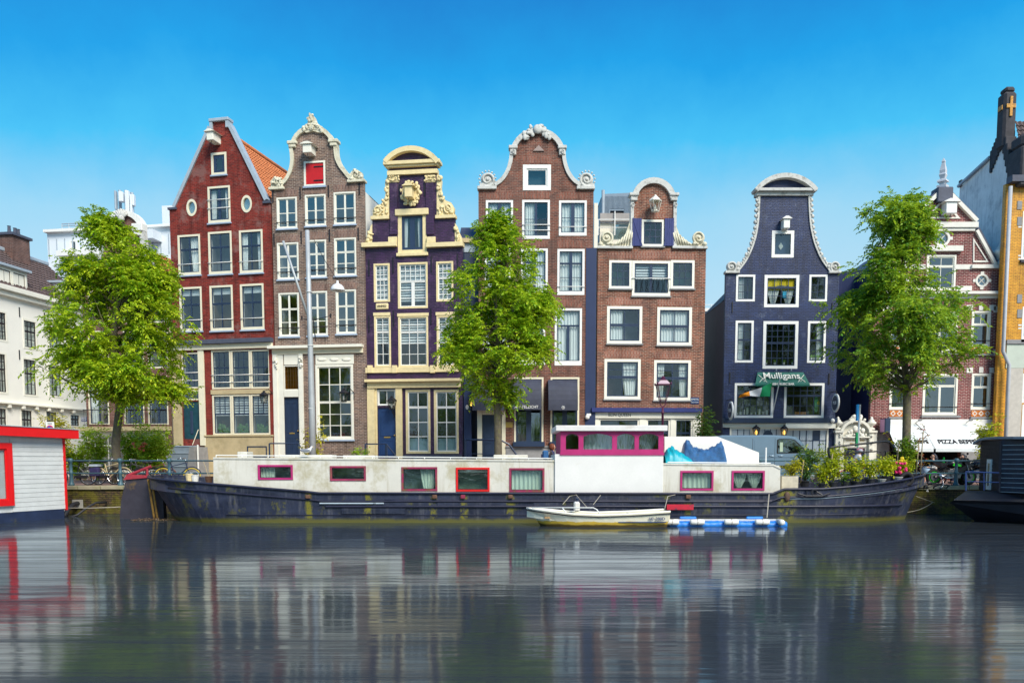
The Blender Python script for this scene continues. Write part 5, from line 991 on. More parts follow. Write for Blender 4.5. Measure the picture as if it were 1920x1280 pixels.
# ======== white office block behind
h = House('white_office_block', 'pale white office block with roof plant and phone antennas behind the brown house', 'building', 200, 78, 9)
OW = M('office_panel', (.72, .78, .82), .6, .04, 1, .05)
for i in range(5): h.win(128 + i * 15, 486, 141 + i * 15, 508, [(1, 1, 1)], fr=WHITE, sa=WHITE, fw=.12, g=GLASSB, room=ROOM)
h.win(131, 450, 144, 472, [(1, 1, 1)], fr=WHITE, sa=WHITE, fw=.12, g=GLASSB, room=WHITE)
h.finish([(88, 434), (330, 418)], OW, depth=12, eave=(200, 426), ridge=(200, 426), side=OW, side2=OW)
for i in range(16): x = h.S(92 + i * 15, 460); MB().box(x - .04, x + .04, -.05, -.001, h.Z(150, 482), h.Z(150, 446)).build('panel_joint', ZINC, h.root)
h.box('parapet', WHITE, 86, 430, 190, 435, -.4, .5); h.box('parapet', WHITE, 190, 425, 330, 429, -.4, .5); h.box('canopy', WHITE, 122, 474, 200, 484, -1.2, -.01); h.box('penthouse', OW, 292, 379, 320, 424, 1, 4); h.box('penthouse', OW, 268, 438, 304, 455, -1.5, -.02); h.box('plant_room', SLATE, 166, 406, 200, 424, 2, 4)
m = MB()
for v in (420, 424, 429): a, z = h.sz(116, v); b, _ = h.sz(168, v); m.tube([(a, 0, z), (b, 0, z)], .05, 4)
for k in range(5): a, z = h.sz(116 + 13 * k, 420); m.tube([(a, 0, z - .8), (a, 0, z)], .05, 4)
m.build('roof_rail', ZINC, h.root)
an = thing('antenna_mast', 'cluster of grey phone antennas on the white office roof', 'antenna', atY(240, 416, 78)); m = MB(); k = 78 / 1550
for du, t, bt in ((-13, 10, 56), (-2, 10, 60), (9, 14, 60)): m.tube([(du * k, 0, -.2), (du * k, 0, (60 - t) * k + .3)], .14, 6)
m.build('mast', ZINC, an)
for du, z0, z1, w_ in ((-16, 18, 52, 3), (-6, 32, 50, 8), (5, 14, 52, 7), (12, 12, 45, 4), (16, 25, 45, 4)): MB().box((du - w_ / 2) * k, (du + w_ / 2) * k, -.7, -.3, z0 * k, z1 * k, .05).build('antenna_panel', OW if w_ > 3 else ZINC, an)

# ---------------------------------------------------------------- trees
BARK = M('grey_bark', (.15, .125, .085), .9, .35, 6, .9, stain=(.20, .19, .04), st=(.5, .7), ssc=5, bdist=.03)
def leaf_arrays(base, dirs, lens, wid, up):
    """four-point folded leaves: base, two sides, tip"""
    side = np.cross(dirs, up); side /= np.linalg.norm(side, axis=1)[:, None] + 1e-9; nrm = np.cross(side, dirs)
    mid = base + dirs * (lens * .45)[:, None]; a = mid + side * wid[:, None] + nrm * (wid * .35)[:, None]; b = mid - side * wid[:, None] + nrm * (wid * .35)[:, None]; tip = base + dirs * lens[:, None] - nrm * (lens * .12)[:, None]
    return np.stack([base, a, tip, b], 1).reshape(-1, 3)
def leaves_obj(name, V, mat, parent, stuff=True):
    n = len(V) // 4; me = bpy.data.meshes.new(name); me.vertices.add(len(V)); me.vertices.foreach_set('co', V.astype(np.float32).ravel())
    i = np.arange(n)[:, None] * 4; tr = np.concatenate([i + np.array([[0, 1, 2]]), i + np.array([[0, 2, 3]])], 1).reshape(-1).astype(np.int32)
    me.loops.add(len(tr)); me.loops.foreach_set('vertex_index', tr); me.polygons.add(2 * n); me.polygons.foreach_set('loop_start', np.arange(2 * n, dtype=np.int32) * 3); me.polygons.foreach_set('loop_total', np.full(2 * n, 3, np.int32))
    me.update(calc_edges=True); me.materials.append(mat); o = bpy.data.objects.new(name, me); COL.objects.link(o); o.parent = parent
    if stuff: o['kind'] = 'stuff'
    return o
def sprays(centers, outdir, ntw, nl, tl, ll, droop=.5, spread=.9):
    """leaf sprays: twigs leave each centre, leaves alternate along them"""
    C = np.repeat(centers, ntw, 0); n = len(C); D = rng.normal(size=(n, 3)); D[:, 2] += .15; D = D * spread + np.repeat(outdir, ntw, 0) * 1.0; D /= np.linalg.norm(D, axis=1)[:, None]
    C = C + rng.normal(size=C.shape) * tl * .28; L_ = tl * rng.uniform(.6, 1.3, n); out = []
    for k in range(nl):
        t = (k + .5) / nl; P = C + D * (L_ * t)[:, None]; P[:, 2] -= droop * L_ * t * t
        d = D.copy(); d[:, 2] -= droop * t; side = np.cross(D, np.array([0, 0, 1.])); side /= np.linalg.norm(side, axis=1)[:, None] + 1e-9
        sg = 1 if k % 2 else -1; dl = d * .6 + side * sg * .8 + rng.normal(size=d.shape) * .25; dl[:, 2] -= .25; dl /= np.linalg.norm(dl, axis=1)[:, None]
        up = np.array([0, 0, 1.]) + rng.normal(size=d.shape) * .35; ln = ll * rng.uniform(.7, 1.25, n); out.append(leaf_arrays(P, dl, ln, ln * .26, up))
    return np.concatenate(out)
def make_tree(name, label, u, Y, prof, nc, mat, trunk_r, seed, lean=0):
    global rng; rng = np.random.default_rng(seed); rd = random.Random(seed)
    b = atY(u, 890, Y); root = thing(name, label, 'tree', (b.x, Y, GZ), 0, None)
    pr = []
    for v, a, c in prof: p, q = atY(a, v, Y), atY(c, v, Y); pr.append((p.z - GZ, (p.x + q.x) / 2 - b.x, (q.x - p.x) / 2))
    pr.sort(); zs = np.array([p[0] for p in pr]); xc = np.array([p[1] for p in pr]); rr = np.array([p[2] for p in pr])
    zz = rng.uniform(zs[0], zs[-1], nc * 6); r = np.interp(zz, zs, rr); keep = rng.uniform(0, rr.max(), len(zz)) < r + .25; zz, r = zz[keep], r[keep]
    c = np.interp(zz, zs, xc); a = rng.uniform(0, 2 * np.pi, len(zz)); q = np.sqrt(rng.uniform(.06, 1, len(zz))) ** .8 * np.where(rng.uniform(0, 1, len(zz)) < .10, rng.uniform(1.0, 1.12, len(zz)), rng.uniform(.80, 1.0, len(zz)))
    k = np.maximum(r - .22, .12); P = np.stack([c + k * q * np.cos(a), k * q * .9 * np.sin(a), zz], 1)
    # limbs carry the leaves in separate lobes, with gaps between them
    nl = 34; lob = P[rng.choice(len(P), nl, replace=False)]; sg = rng.uniform(.28, .52, nl)
    ii = rng.integers(0, nl, int(nc * .86)); Q = lob[ii] + rng.normal(size=(len(ii), 3)) * (sg[ii] * np.array([[1.15], [1.0], [.8]]))[:, :].T
    Q = np.concatenate([Q, P[: int(nc * .14)]]); rq = np.interp(Q[:, 2], zs, rr) * 1.06 + .08; xq = np.interp(Q[:, 2], zs, xc)
    P = Q[(np.hypot(Q[:, 0] - xq, Q[:, 1] / .9) < rq) & (Q[:, 2] > zs[0] - .1) & (Q[:, 2] < zs[-1] - .1)]
    P = np.concatenate([P, np.array([(np.interp(z, zs, xc), 0, z) for z in np.linspace(zs[-1] - 1.3, zs[-1] - .35, 7)])])
    O = P - np.stack([np.interp(P[:, 2], zs, xc), np.zeros(len(P)), P[:, 2] - .9], 1); O /= np.linalg.norm(O, axis=1)[:, None]
    V = sprays(P, O * .9, 8, 14, .62, .165)
    leaves_obj('crown', V, mat, root)
    top = zs[-1] - .3; zc = zs[0]; path = [(0, 0, -.05), (.02, 0, .5), (lean * .3, 0, zc * .5), (np.interp(zc, zs, xc) * .25 + lean * .2, 0, zc)]
    for t in (.25, .5, .75, 1): z = zc + (top - zc) * t; path.append((np.interp(z, zs, xc) * (.5 + .5 * t) + rd.uniform(-.1, .1), rd.uniform(-.1, .1), z))
    rs = [trunk_r * 1.25, trunk_r * 1.02, trunk_r * .9, trunk_r * .82, trunk_r * .6, trunk_r * .42, trunk_r * .25, .03]
    MB().tube(path, rs, 10).build('trunk', BARK, root, smooth=True); m = MB()
    idx = rng.choice(len(P), min(len(P), 110), replace=False)
    for i in idx:
        e = Vector(P[i]); zb = max(zc - .2, e.z - rd.uniform(.8, 2.2)); k = (zb - path[3][2]) / max(.1, top - path[3][2]); x0 = np.interp(zb, [p[2] for p in path], [p[0] for p in path]); s = Vector((x0, 0, zb)); mid = s.lerp(e, .55) + Vector((0, 0, -.12)); m.tube([s, mid, e], [.055, .03, .010], 4)
    m.build('limbs', BARK, root); return root
LEAF1 = leafmat('elm_leaves_yellow_green', (.085, .22, .008), (.27, .50, .014), (.66, .74, .03), .45)
LEAF2 = leafmat('elm_leaves_mid_green', (.08, .21, .010), (.22, .47, .014), (.60, .72, .03), .45)
LEAF3 = leafmat('elm_leaves_blue_green', (.055, .17, .034), (.13, .36, .042), (.50, .66, .03), .45)
make_tree('elm_tree', 'bright green young elm with broad crown before the brown corner house', 219, 38.6, [(402, 180, 192), (425, 165, 215), (460, 165, 265), (500, 150, 300), (540, 125, 332), (580, 112, 340), (620, 92, 352), (660, 74, 356), (690, 72, 352), (715, 110, 345), (735, 160, 335), (750, 205, 320)], 640, LEAF1, .21, 3)
make_tree('elm_tree', 'slender bright green elm before the house with dark awnings', 934, 38.6, [(394, 918, 930), (425, 910, 945), (450, 908, 975), (480, 905, 1015), (520, 865, 1030), (560, 815, 1035), (600, 812, 1042), (640, 828, 1042), (670, 832, 1038), (700, 838, 1010), (725, 858, 985), (748, 895, 960)], 500, LEAF2, .20, 5)
make_tree('elm_tree', 'blue-green elm standing between the stone portal and the white awnings', 1697, 38.9, [(362, 1660, 1680), (385, 1625, 1735), (410, 1600, 1760), (435, 1620, 1755), (465, 1645, 1735), (500, 1605, 1770), (540, 1575, 1790), (590, 1555, 1808), (640, 1552, 1815), (680, 1570, 1812), (705, 1605, 1770), (728, 1655, 1735)], 520, LEAF3, .21, 11)

# ---------------------------------------------------------------- small plants
def plant(name, label, cat, p, h, r, n, mat, ll=.09, group=None, par=None, pot=None, shape='bush', stems=7, potr=.17, poth=.24):
    """leaves on real stems; optionally in a pot"""
    root = par or thing(name, label, cat, p, 0, group); o = Vector((0, 0, 0)) if not par else Vector(p); z0 = 0
    if pot: P_ = MB().lathe(o, [(potr * .75, 0), (potr * .95, poth * .85), (potr * 1.08, poth * .86), (potr * 1.08, poth), (potr * .9, poth)], 14).build('pot', pot, root, smooth=False); z0 = poth
    m = MB(); C = []; D = []
    for i in range(stems):
        a = random.uniform(0, 6.28); k = random.uniform(.2, 1) * r; hh = h * random.uniform(.6, 1.05); e = Vector((k * math.cos(a), k * math.sin(a) * .8, hh)); pts = [o + Vector((0, 0, z0 - .03)), o + e * .5 + Vector((0, 0, z0 + .08 * h)), o + e + Vector((0, 0, z0))]; m.tube(pts, [.012, .009, .004], 4)
        for j in range(max(2, n // stems)):
            t = random.uniform(.15, 1.0) if shape != 'spike' else random.uniform(.05, 1); q = pts[0].lerp(pts[1], t * 2) if t < .5 else pts[1].lerp(pts[2], t * 2 - 1); C.append(tuple(q)); D.append((e.x * .5, e.y * .5, .6 if shape != 'spike' else 1.2))
    m.build('stems', M('plant_stem', (.10, .13, .03), .8) if 'plant_stem' not in bpy.data.materials else bpy.data.materials['plant_stem'], root)
    V = sprays(np.array(C), np.array(D), 2, 4, ll * 2.2, ll, .3 if shape != 'spike' else -.1, .8 if shape != 'spike' else .5); leaves_obj('foliage', V, mat, root); return root
LG = leafmat('lime_leaves', (.22, .34, .010), (.42, .50, .012), (.75, .68, .02), .4); LM = leafmat('mid_leaves', (.05, .15, .015), (.11, .25, .02), (.25, .38, .03)); LB = leafmat('fresh_leaves', (.17, .33, .02), (.32, .54, .03), (.52, .66, .04), .45); LD = leafmat('deep_leaves', (.02, .085, .022), (.04, .13, .03), (.10, .22, .04))
LY = leafmat('yellow_leaves', (.38, .34, .01), (.55, .50, .02), (.68, .60, .04)); LR = leafmat('red_leaves', (.30, .02, .015), (.42, .05, .03), (.5, .16, .05))
TERRA = M('terracotta', (.42, .14, .06), .8, .15, 4, .1); PLAS = M('dark_plastic_pot', (.025, .027, .033), .5, .2, 4, .05); GPOT = M('grey_pot', (.30, .31, .30), .7, .12, 4, .1)

# ---------------------------------------------------------------- hulls
def hull(par, st, mat, name='hull', y0=0, rows=7, lip=.07, inset=.10, drop=.45, deckm=None):
    """st: stations (x top, x waterline, half beam top, half beam bottom, z top, z bottom)"""
    m = MB(); n = len(st)
    for sgn in (-1, 1):
        vs = []
        for s in st:
            for k in range(rows):
                t = k / (rows - 1); vs.append((s[1] + (s[0] - s[1]) * t ** 1.2, y0 + sgn * (s[3] + (s[2] - s[3]) * t ** .55), s[5] + (s[4] - s[5]) * t))
            vs.append((s[0], y0 + sgn * max(s[2] - inset, 0), s[4] + .001)); vs.append((s[0], y0 + sgn * max(s[2] - inset, 0), s[4] - drop))
        R_ = rows + 2; m.add(vs, [[i * R_ + j, (i + 1) * R_ + j, (i + 1) * R_ + j + 1, i * R_ + j + 1] for i in range(n - 1) for j in range(R_ - 1)])
    for e in (0, n - 1):
        s = st[e]
        if s[2] > .05: m.add([(s[1], y0 - s[3], s[5]), (s[1], y0 + s[3], s[5]), (s[0], y0 + s[2], s[4]), (s[0], y0 - s[2], s[4])], [[0, 1, 2, 3]])
    H = m.build(name, mat, par); d = MB()
    vs = [];
    for s in st: vs += [(s[0], y0 - max(s[2] - inset, 0), s[4] - drop), (s[0], y0 + max(s[2] - inset, 0), s[4] - drop)]
    d.add(vs, [[2 * i, 2 * i + 1, 2 * i + 3, 2 * i + 2] for i in range(n - 1)]).build('deck', deckm or STONE, par); return H
def interp(x, P): return float(np.interp(x, [p[0] for p in P], [p[1] for p in P]))

# ======== the long white barge
BY = 33.3
BG = thing('houseboat_barge', 'long navy steel barge with white cabin and magenta wheelhouse moored at the quay', 'houseboat', (0, BY, 0))
def bl(u, v, Y): p = atY(u, v, Y); return (p.x, p.z)
SHEER = [(bl(288, 930, 33.3)[0], 1.72), (bl(320, 930, 32.4)[0], 1.63), (bl(400, 930, 31.2)[0], 1.47), (bl(480, 930, 31)[0], 1.33), (bl(575, 930, 31)[0], 1.18), (bl(600, 930, 31)[0], 1.12), (bl(1448, 930, 31)[0], 1.10), (bl(1470, 930, 31)[0], 1.27), (bl(1540, 930, 31.1)[0], 1.28), (bl(1600, 930, 31.3)[0], 1.38), (bl(1660, 930, 31.8)[0], 1.52), (bl(1700, 930, 32.4)[0], 1.65), (bl(1732, 930, 33.3)[0], 1.80)]
XL_, XR_ = SHEER[0][0], SHEER[-1][0]; XLW, XRW = bl(338, 930, 33.3)[0], bl(1692, 930, 33.3)[0]; st = []
ts = sorted(set([0, .004, .012, .025, .04, .06, .08] + list(np.linspace(.1, .84, 40)) + [.86, .88, .9, .92, .94, .955, .97, .98, .99, .996, 1.0] + [(q[0] - XL_) / (XR_ - XL_) for q in SHEER[5:8]]))
for t in ts:
    x = XL_ + (XR_ - XL_) * t; ql = min(1, t / .085); qr = min(1, (1 - t) / .17); bt = 2.32 * math.sqrt(max(0, 1 - (1 - ql) ** 2)) * max(0, 1 - (1 - qr) ** 2.4) ** .75; xw = XLW + (XRW - XLW) * t
    qlw = min(1, t / .16); qrw = min(1, (1 - t) / .24); bw = 2.2 * math.sqrt(max(0, 1 - (1 - qlw) ** 2)) ** 1.3 * max(0, 1 - (1 - qrw) ** 2) ** .8
    st.append((x, xw, bt, bw, interp(x, SHEER), -.5))
MOSSX = [bl(u, 930, 31)[0] for u in (578, 812, 870, 957, 1290, 1470, 1482, 690)]
HM, t_ = nodes('weathered_hull_steel'); co = _coord(t_); sp = t_.nodes.new('ShaderNodeSeparateXYZ'); t_.links.new(co, sp.inputs[0])
c_ = _mix(t_, _ramp(t_, _noise(t_, co, .9, 6, .7, sx=(.6, 1, 1.6)), .32, .7), (.005, .007, .018), (.034, .042, .080)); c_ = _mix(t_, _math(t_, 'MULTIPLY', _ramp(t_, _noise(t_, co, 1.0, 5, .75, sx=(5, 5, .5)), .50, .72), .7), c_, (.11, .11, .125))
gr = _math(t_, 'MULTIPLY', _ramp(t_, _noise(t_, co, 1.0, 5, .8, sx=(1.1, 1, .7)), .57, .64), _ramp(t_, sp.outputs[2], .15, .5)); c_ = _mix(t_, _math(t_, 'MULTIPLY', gr, .75), c_, (.11, .105, .012))
for mx_ in MOSSX:
    ds = _math(t_, 'ABSOLUTE', _math(t_, 'SUBTRACT', _math(t_, 'ADD', sp.outputs[0], _math(t_, 'MULTIPLY', _noise(t_, co, 3, 4, .7), .3)), mx_ + .15)); fm_ = _math(t_, 'MULTIPLY', _ramp(t_, ds, .30 if mx_ > 9 else .16, .08), _ramp(t_, _noise(t_, co, 5, 5, .75, sx=(1, 1, .6)), .42, .52)); c_ = _mix(t_, _math(t_, 'MULTIPLY', fm_, .9), c_, (.17, .155, .010))
wl = _math(t_, 'ADD', sp.outputs[2], _math(t_, 'MULTIPLY', _noise(t_, co, 2.2, 5, .7), -.22)); c_ = _mix(t_, _ramp(t_, wl, .10, -.02), c_, (.10, .095, .02)); c_ = _mix(t_, _math(t_, 'MULTIPLY', _ramp(t_, _noise(t_, co, 3.5, 5, .8, sx=(1, 1, 1.4)), .66, .72), _ramp(t_, wl, .30, .05)), c_, (.22, .085, .03))
_bsdf(t_, c_, .42, 0, _noise(t_, co, 9, 4), .25, .02, .5)
hull(BG, st, HM, deckm=M('barge_deck', (.10, .085, .075), .8, .2, 3, .2))
def rub(z_off, r, t0, t1, mat, name='rubbing_strake', absz=None):
    for sgn in (-1, 1):
        pts = []
        for s in st:
            t = (s[0] - XL_) / (XR_ - XL_)
            if t < t0 or t > t1: continue
            z = absz if absz is not None else s[4] + z_off; k = (z - s[5]) / (s[4] - s[5]); pts.append((s[1] + (s[0] - s[1]) * k ** 1.2, sgn * (s[3] + (s[2] - s[3]) * k ** .55 + r * .4), z))
        if len(pts) > 1: MB().tube(pts, r, 6).build(name, mat, BG, smooth=True)
RB = M('rubbing_strake_paint', (.018, .02, .04), .4, .3, 4, .1); REDL = M('maroon_trim', (.25, .025, .06), .5, .2, 5, .1)
rub(0, .05, 0, 1, RB, 'gunwale'); rub(-.30, .045, .03, .99, RB); rub(-.36, .025, .80, .99, ZINC, 'bow_strake'); rub(0, .055, .22, .97, RB, absz=.62); rub(0, .03, .30, .80, RB, 'hull_seam', absz=.86); rub(0, .02, .10, .93, RB, 'hull_seam', absz=.30)
for u0, u1, z0_, z1_ in ((700, 812, .66, .80), (820, 950, .66, .82), (1000, 1180, .66, .84), (1300, 1440, .66, .84), (640, 760, .34, .56), (1050, 1200, .34, .56)):
    a_, b_ = bl(u0, 930, 31)[0], bl(u1, 930, 31)[0]; MB().box(a_, b_, -2.335, -2.25, z0_, z1_, .008).build('hull_plate', HM, BG)
PWH = M('weathered_white_hull_paint', (.64, .62, .54), .55, .06, 1.5, .1, stain=(.42, .38, .25), st=(.50, .64), ssc=.9, streak=(.34, .29, .18)); MAG = M('magenta_paint', (.42, .022, .145), .45, .12, 3, .08); REDF = M('bright_red_paint', (.66, .012, .012), .4, .06, 3, .05)
yf = 31.45 - BY
CABP = [bl(400, 912, 31.45), bl(400, 857, 31.45), bl(1050, 862, 31.45), bl(1244, 868, 31.45), bl(1450, 870, 31.45), bl(1463, 876, 31.45), bl(1463, 930, 31.45)]; CABP[0] = (CABP[0][0], 1.0); CABP[-1] = (CABP[-1][0], 1.0)
BROOM = M('boat_room_wall', (.34, .40, .36), .9, .5, 3, 0); BGL = glass('boat_glass', (.66, .78, .70), .16); MAGD = M('faded_maroon_paint', (.30, .03, .085), .5, .35, 4, .1, stain=(.16, .10, .03), st=(.5, .62), ssc=3)
holes = []; WN = [(484, 871, 549, 899, MAG, 'left'), (619, 873, 686, 901, MAGD, None), (753, 875, 820, 920, MAGD, 'right'), (855, 876, 918, 921, REDF, 'top'), (955, 877, 1021, 922, MAGD, 'sheer'), (1275, 882, 1338, 919, MAG, 'sheer'), (1371, 882, 1434, 919, MAG, 'drape')]
for a, b, c, d, mt, cu in WN:
    p, q = bl(a, d, 31.45), bl(c, b, 31.45); holes.append([(p[0] + .01, p[1] + .01), (q[0] - .01, p[1] + .01), (q[0] - .01, q[1] - .01), (p[0] + .01, q[1] - .01)])
    build_window(BG, p[0], q[0], p[1], q[1], [(1, 1, 1)], fr=mt, sa=BLACK, fw=.075, sw=.02, cur=cu, y=yf, room=BROOM, deep=.5, proud=.03, g=BGL)
MB().prism([CABP] + holes, yf, yf + .2).build('cabin_wall', PWH, BG)
MB().prism([[(p[0] + .01, p[1] - .02) for p in CABP]], 35.0 - BY, 35.15 - BY).build('cabin_back', PWH, BG)
m = MB(); q = [(p[0], p[1]) for p in CABP[1:6]]
for i in range(4): a, b = q[i], q[i + 1]; m.add([(a[0], yf - .03, a[1] + .005), (b[0], yf - .03, b[1] + .005), (b[0], 35.2 - BY, b[1] + .005), (a[0], 35.2 - BY, a[1] + .005), (a[0], yf - .03, a[1] - .06), (b[0], yf - .03, b[1] - .06), (b[0], 35.2 - BY, b[1] - .06), (a[0], 35.2 - BY, a[1] - .06)], [[0, 1, 2, 3], [0, 4, 5, 1], [2, 6, 7, 3], [4, 7, 6, 5]])
m.build('cabin_roof', PWH, BG)
for X in (CABP[0][0], CABP[-1][0] - .15): MB().box(X + .002, X + .148, yf + .201, 35.0 - BY, 1.0, 2.15).build('cabin_end', PWH, BG)
m = MB(); a, z = bl(405, 853, 31.6); b, z2 = bl(1040, 859, 31.6); m.tube([(a, yf + .15, z), (b, yf + .15, z2)], .018, 5)
for k in range(14): x = a + (b - a) * k / 13; m.tube([(x, yf + .15, z + (z2 - z) * k / 13 - .16), (x, yf + .15, z + (z2 - z) * k / 13)], .014, 4)
m.build('roof_rail', WHITE, BG); p = bl(1252, 866, 31.6); q = bl(1445, 868, 31.6); MB().tube([(p[0], yf + .15, p[1]), (q[0], yf + .15, q[1])], .02, 5).build('roof_rail', WHITE, BG)
p = bl(1435, 868, 31.8); MB().tube([(p[0], yf + .3, p[1] - .1), (p[0], yf + .3, p[1] + .6)], .03, 6).build('roof_post', WHITE, BG)
for u0, u1, hh in ((440, 458, .22), (520, 620, .10), (640, 700, .08), (925, 990, .10)): a, z = bl(u0, 857, 32); b, _ = bl(u1, 857, 32); MB().box(a, b, -1.0, -.2, z - .06, z + hh, .02).build('roof_hatch', PWH, BG)
a, z0 = bl(1040, 927, 31.38); b, z1 = bl(1244, 851, 31.38); yw = 31.38 - BY; MB().box(a, b, yw, yw + .06, 1.02, z1, .01).box(a + .01, b - .01, yw + .061, 1.4, 1.5, z1 - .01).build('wheelhouse_base', M('fresh_white_paint', (.74, .73, .69), .5, .04, 1.5, .05, stain=(.55, .52, .42), st=(.62, .8), ssc=1.2), BG)
m = MB()
for u in (1052, 1148): x, _ = bl(u, 900, 31.3); m.box(x - .012, x + .012, yw - .012, yw - .001, 1.1, z1 - .3)
a2, _ = bl(1051, 830, 31.38); z2 = bl(1100, 808, 31.38)[1]; hl = []
for u0, u1 in ((1061, 1085), (1094, 1148), (1157, 1190), (1198, 1235)):
    p, q = bl(u0, 842, 31.38), bl(u1, 813, 31.38); arc = [(p[0] + (q[0] - p[0]) * i / 6, q[1] - .10 + .10 * math.sin(math.pi * i / 6) ** .7) for i in range(7)]; lp = [(p[0], p[1]), (q[0], p[1])] + arc[::-1]; hl.append(lp)
WH = MB().prism([[(a2, z1 + .002), (b, z1 + .002), (b, z2), (a2, z2)]] + hl, yw + .01, yw + .10).build('wheelhouse_front', MAG, BG)
for lp in hl: MB().prism([[(x + (0), z) for x, z in lp]], yw + .05, yw + .056).build('pane', GLASS, WH)
MB().box(a2, a2 + .1, yw + .102, 1.35, z1 + .002, z2).build('wheelhouse_side', MAG, BG); MB().box(b - .1, b, yw + .102, 1.35, z1 + .002, z2).build('wheelhouse_side', MAG, BG); MB().box(a2 + .1, b - .1, 1.25, 1.35, z1 + .002, z2).build('wheelhouse_back', MAG, BG)
wavy(wavy(wavy(MB(), a2 + .8, a2 + 2.0, z1, z2, yw + .5, .05, 8), a2 + 2.1, a2 + 2.9, z1, z2, yw + .5, .06, 6, .6), a2 + 3.0, b - .15, z1, z2, yw + .5, .06, 8, .7).build('curtain', CURT, BG)
p, q = bl(1042, 808, 31.2), bl(1252, 797, 31.2); MB().box(p[0], q[0], yw - .18, 1.5, p[1] + .004, q[1], .02).build('wheelhouse_roof', M('roof_white_paint', (.72, .70, .66), .6, .1, 3, .1, stain=(.45, .40, .32)), BG); MB().box(a2 - .02, b + .02, yw - .04, yw + .009, z1 - .04, z1 + .06).build('sill_trim', MAG, BG)
MB().tube([(a, -1.93, 1.085), (CABP[-1][0], -1.93, 1.085)], .02, 5).build('maroon_line', REDL, BG); MB().tube([(CABP[0][0] + 3.4, -1.93, 1.12), (a - .02, -1.93, 1.1)], .02, 5).build('maroon_line', REDL, BG)
# locker, rudder, fittings
m = MB().prism([[bl(1246, 872, 33.2), bl(1246, 818, 33.2), bl(1345, 818, 33.2), bl(1423, 848, 33.2), bl(1423, 872, 33.2)]], -.1, .9); m.build('roof_locker', M('locker_white_paint', (.84, .82, .74), .5, .03, 2, .05), BG)
RU = MB().prism([[bl(240, 893, 33.3), bl(305, 893, 33.3), bl(312, 990, 33.3), bl(226, 990, 33.3), bl(230, 940, 33.3)]], -.14, .14).build('rudder', M('rudder_steel', (.035, .032, .045), .6, .3, 2, .3, stain=(.16, .10, .03), st=(.62, .72)), BG)
m = MB().prism([[bl(236, 899, 33.3), bl(242, 889, 33.3), bl(278, 891, 33.3), bl(280, 895, 33.3)]], -.2, .2); TRD = M('faded_red_paint', (.34, .03, .045), .6, .3, 5, .2); m.build('tiller_head', TRD, RU)
p, q, r_ = bl(240, 891, 33.3), bl(283, 874, 33.3), bl(276, 893, 33.3); MB().tube([(p[0], 0, p[1]), (q[0], 0, q[1])], .06, 6).tube([(q[0] - .15, 0, q[1] - .08), (r_[0], 0, r_[1])], .05, 6).build('tiller', TRD, RU)
for du in (0, 6): p, q = bl(279 + du, 898, 33.0), bl(291 + du, 975, 33.0); MB().tube([(p[0], -.35, p[1]), (q[0], -.35, q[1])], .045, 6).build('rudder_rod', M('rusty_yellow', (.40, .22, .04), .7, .5, 8, .2, stain=(.12, .05, .02), st=(.45, .6), ssc=4), RU)
p = bl(1526, 925, 30.9); m = MB().tube([(p[0] - .25, -2.36, 1.22), (p[0] - .30, -2.42, p[1] - .05)], .03, 5).tube([(p[0] + .05, -2.36, 1.22), (p[0] + .30, -2.42, p[1] - .05)], .03, 5).tube([(p[0] - .6, -2.42, p[1] + .0), (p[0] - .3, -2.44, p[1] - .09), (p[0] + .3, -2.44, p[1] - .09), (p[0] + .6, -2.42, p[1] + .02)], .035, 5).ring((p[0], -2.42, p[1] + .05), .1, .025, 12, 5); m.build('anchor', BLACK, BG)
p = bl(1277, 950, 30.95); BD = MB().box(p[0] - .55, p[0] + .45, -2.44, -2.37, p[1] - .10, p[1] + .10).build('red_board', M('flaking_red', (.48, .01, .03), .6, .2, 4, .2, stain=(.06, .03, .05), st=(.58, .64), ssc=3), BG)
MOS = M('green_moss', (.14, .135, .008), .95, .3, 8, .6); RUS = M('rusty_iron', (.14, .07, .04), .8, .4, 7, .4)
for u, hh in ((578, .62), (815, .45), (957, .62), (1290, .3), (868, .5)):
    p = bl(u, 940, 30.95); MB().box(p[0] - .09, p[0] + .09, -2.43, -2.34, .92, 1.06, .02).build('fender_bracket', RUS if u != 868 else REDL, BG)
p = bl(1476, 932, 30.95); MB().ball((p[0], -2.3, p[1] + .02), (.13, .12, .2)).build('bollard', M('dark_rust', (.10, .06, .04), .8, .4, 8, .4), BG, smooth=True)
for u0, u1, z in ((600, 705, .74), (700, 720, .74)): a_, _ = bl(u0, 940, 31); b_, _ = bl(u1, 940, 31); MB().tube([(a_, -2.36, z), (b_, -2.36, z)], .03, 5).build('side_rail', ZINC, BG)
# deck house railing frame at the bow
FRM = M('black_tube', (.012, .013, .016), .4); 
def tl(pts, r, Y, mat=FRM, name='deck_frame'): m = MB().tube([(lambda P: (P.x, P.y - BY, P.z))(atY(u, v, Y + dy)) for u, v, dy in pts], r, 6); return m.build(name, mat, BG, smooth=True)
tl([(1568, 893, 0), (1553, 848, 0), (1553, 841, 0), (1558, 838, 0), (1660, 827, .5), (1668, 829, .6), (1676, 840, .6), (1690, 890, .6)], .045, 32.6); tl([(1576, 893, .8), (1562, 852, .8), (1640, 846, 1.0), (1660, 845, 1), (1668, 890, 1)], .035, 32.8); tl([(1570, 895, 0), (1571, 882, 0), (1575, 877, 0), (1660, 870, .4)], .035, 32.3); tl([(1571, 890, 0), (1650, 884, .3)], .025, 32.3)
for u, v0, v1 in ((1686, 890, 826), (1731, 898, 808), (1723, 895, 830), (1507, 905, 862), (1561, 900, 850)): tl([(u - 6, v0, 0), (u, v1, 0)], .022, 32.8, M('bamboo', (.30, .24, .14), .8) if 'bamboo' not in bpy.data.materials else bpy.data.materials['bamboo'], 'bamboo_cane')

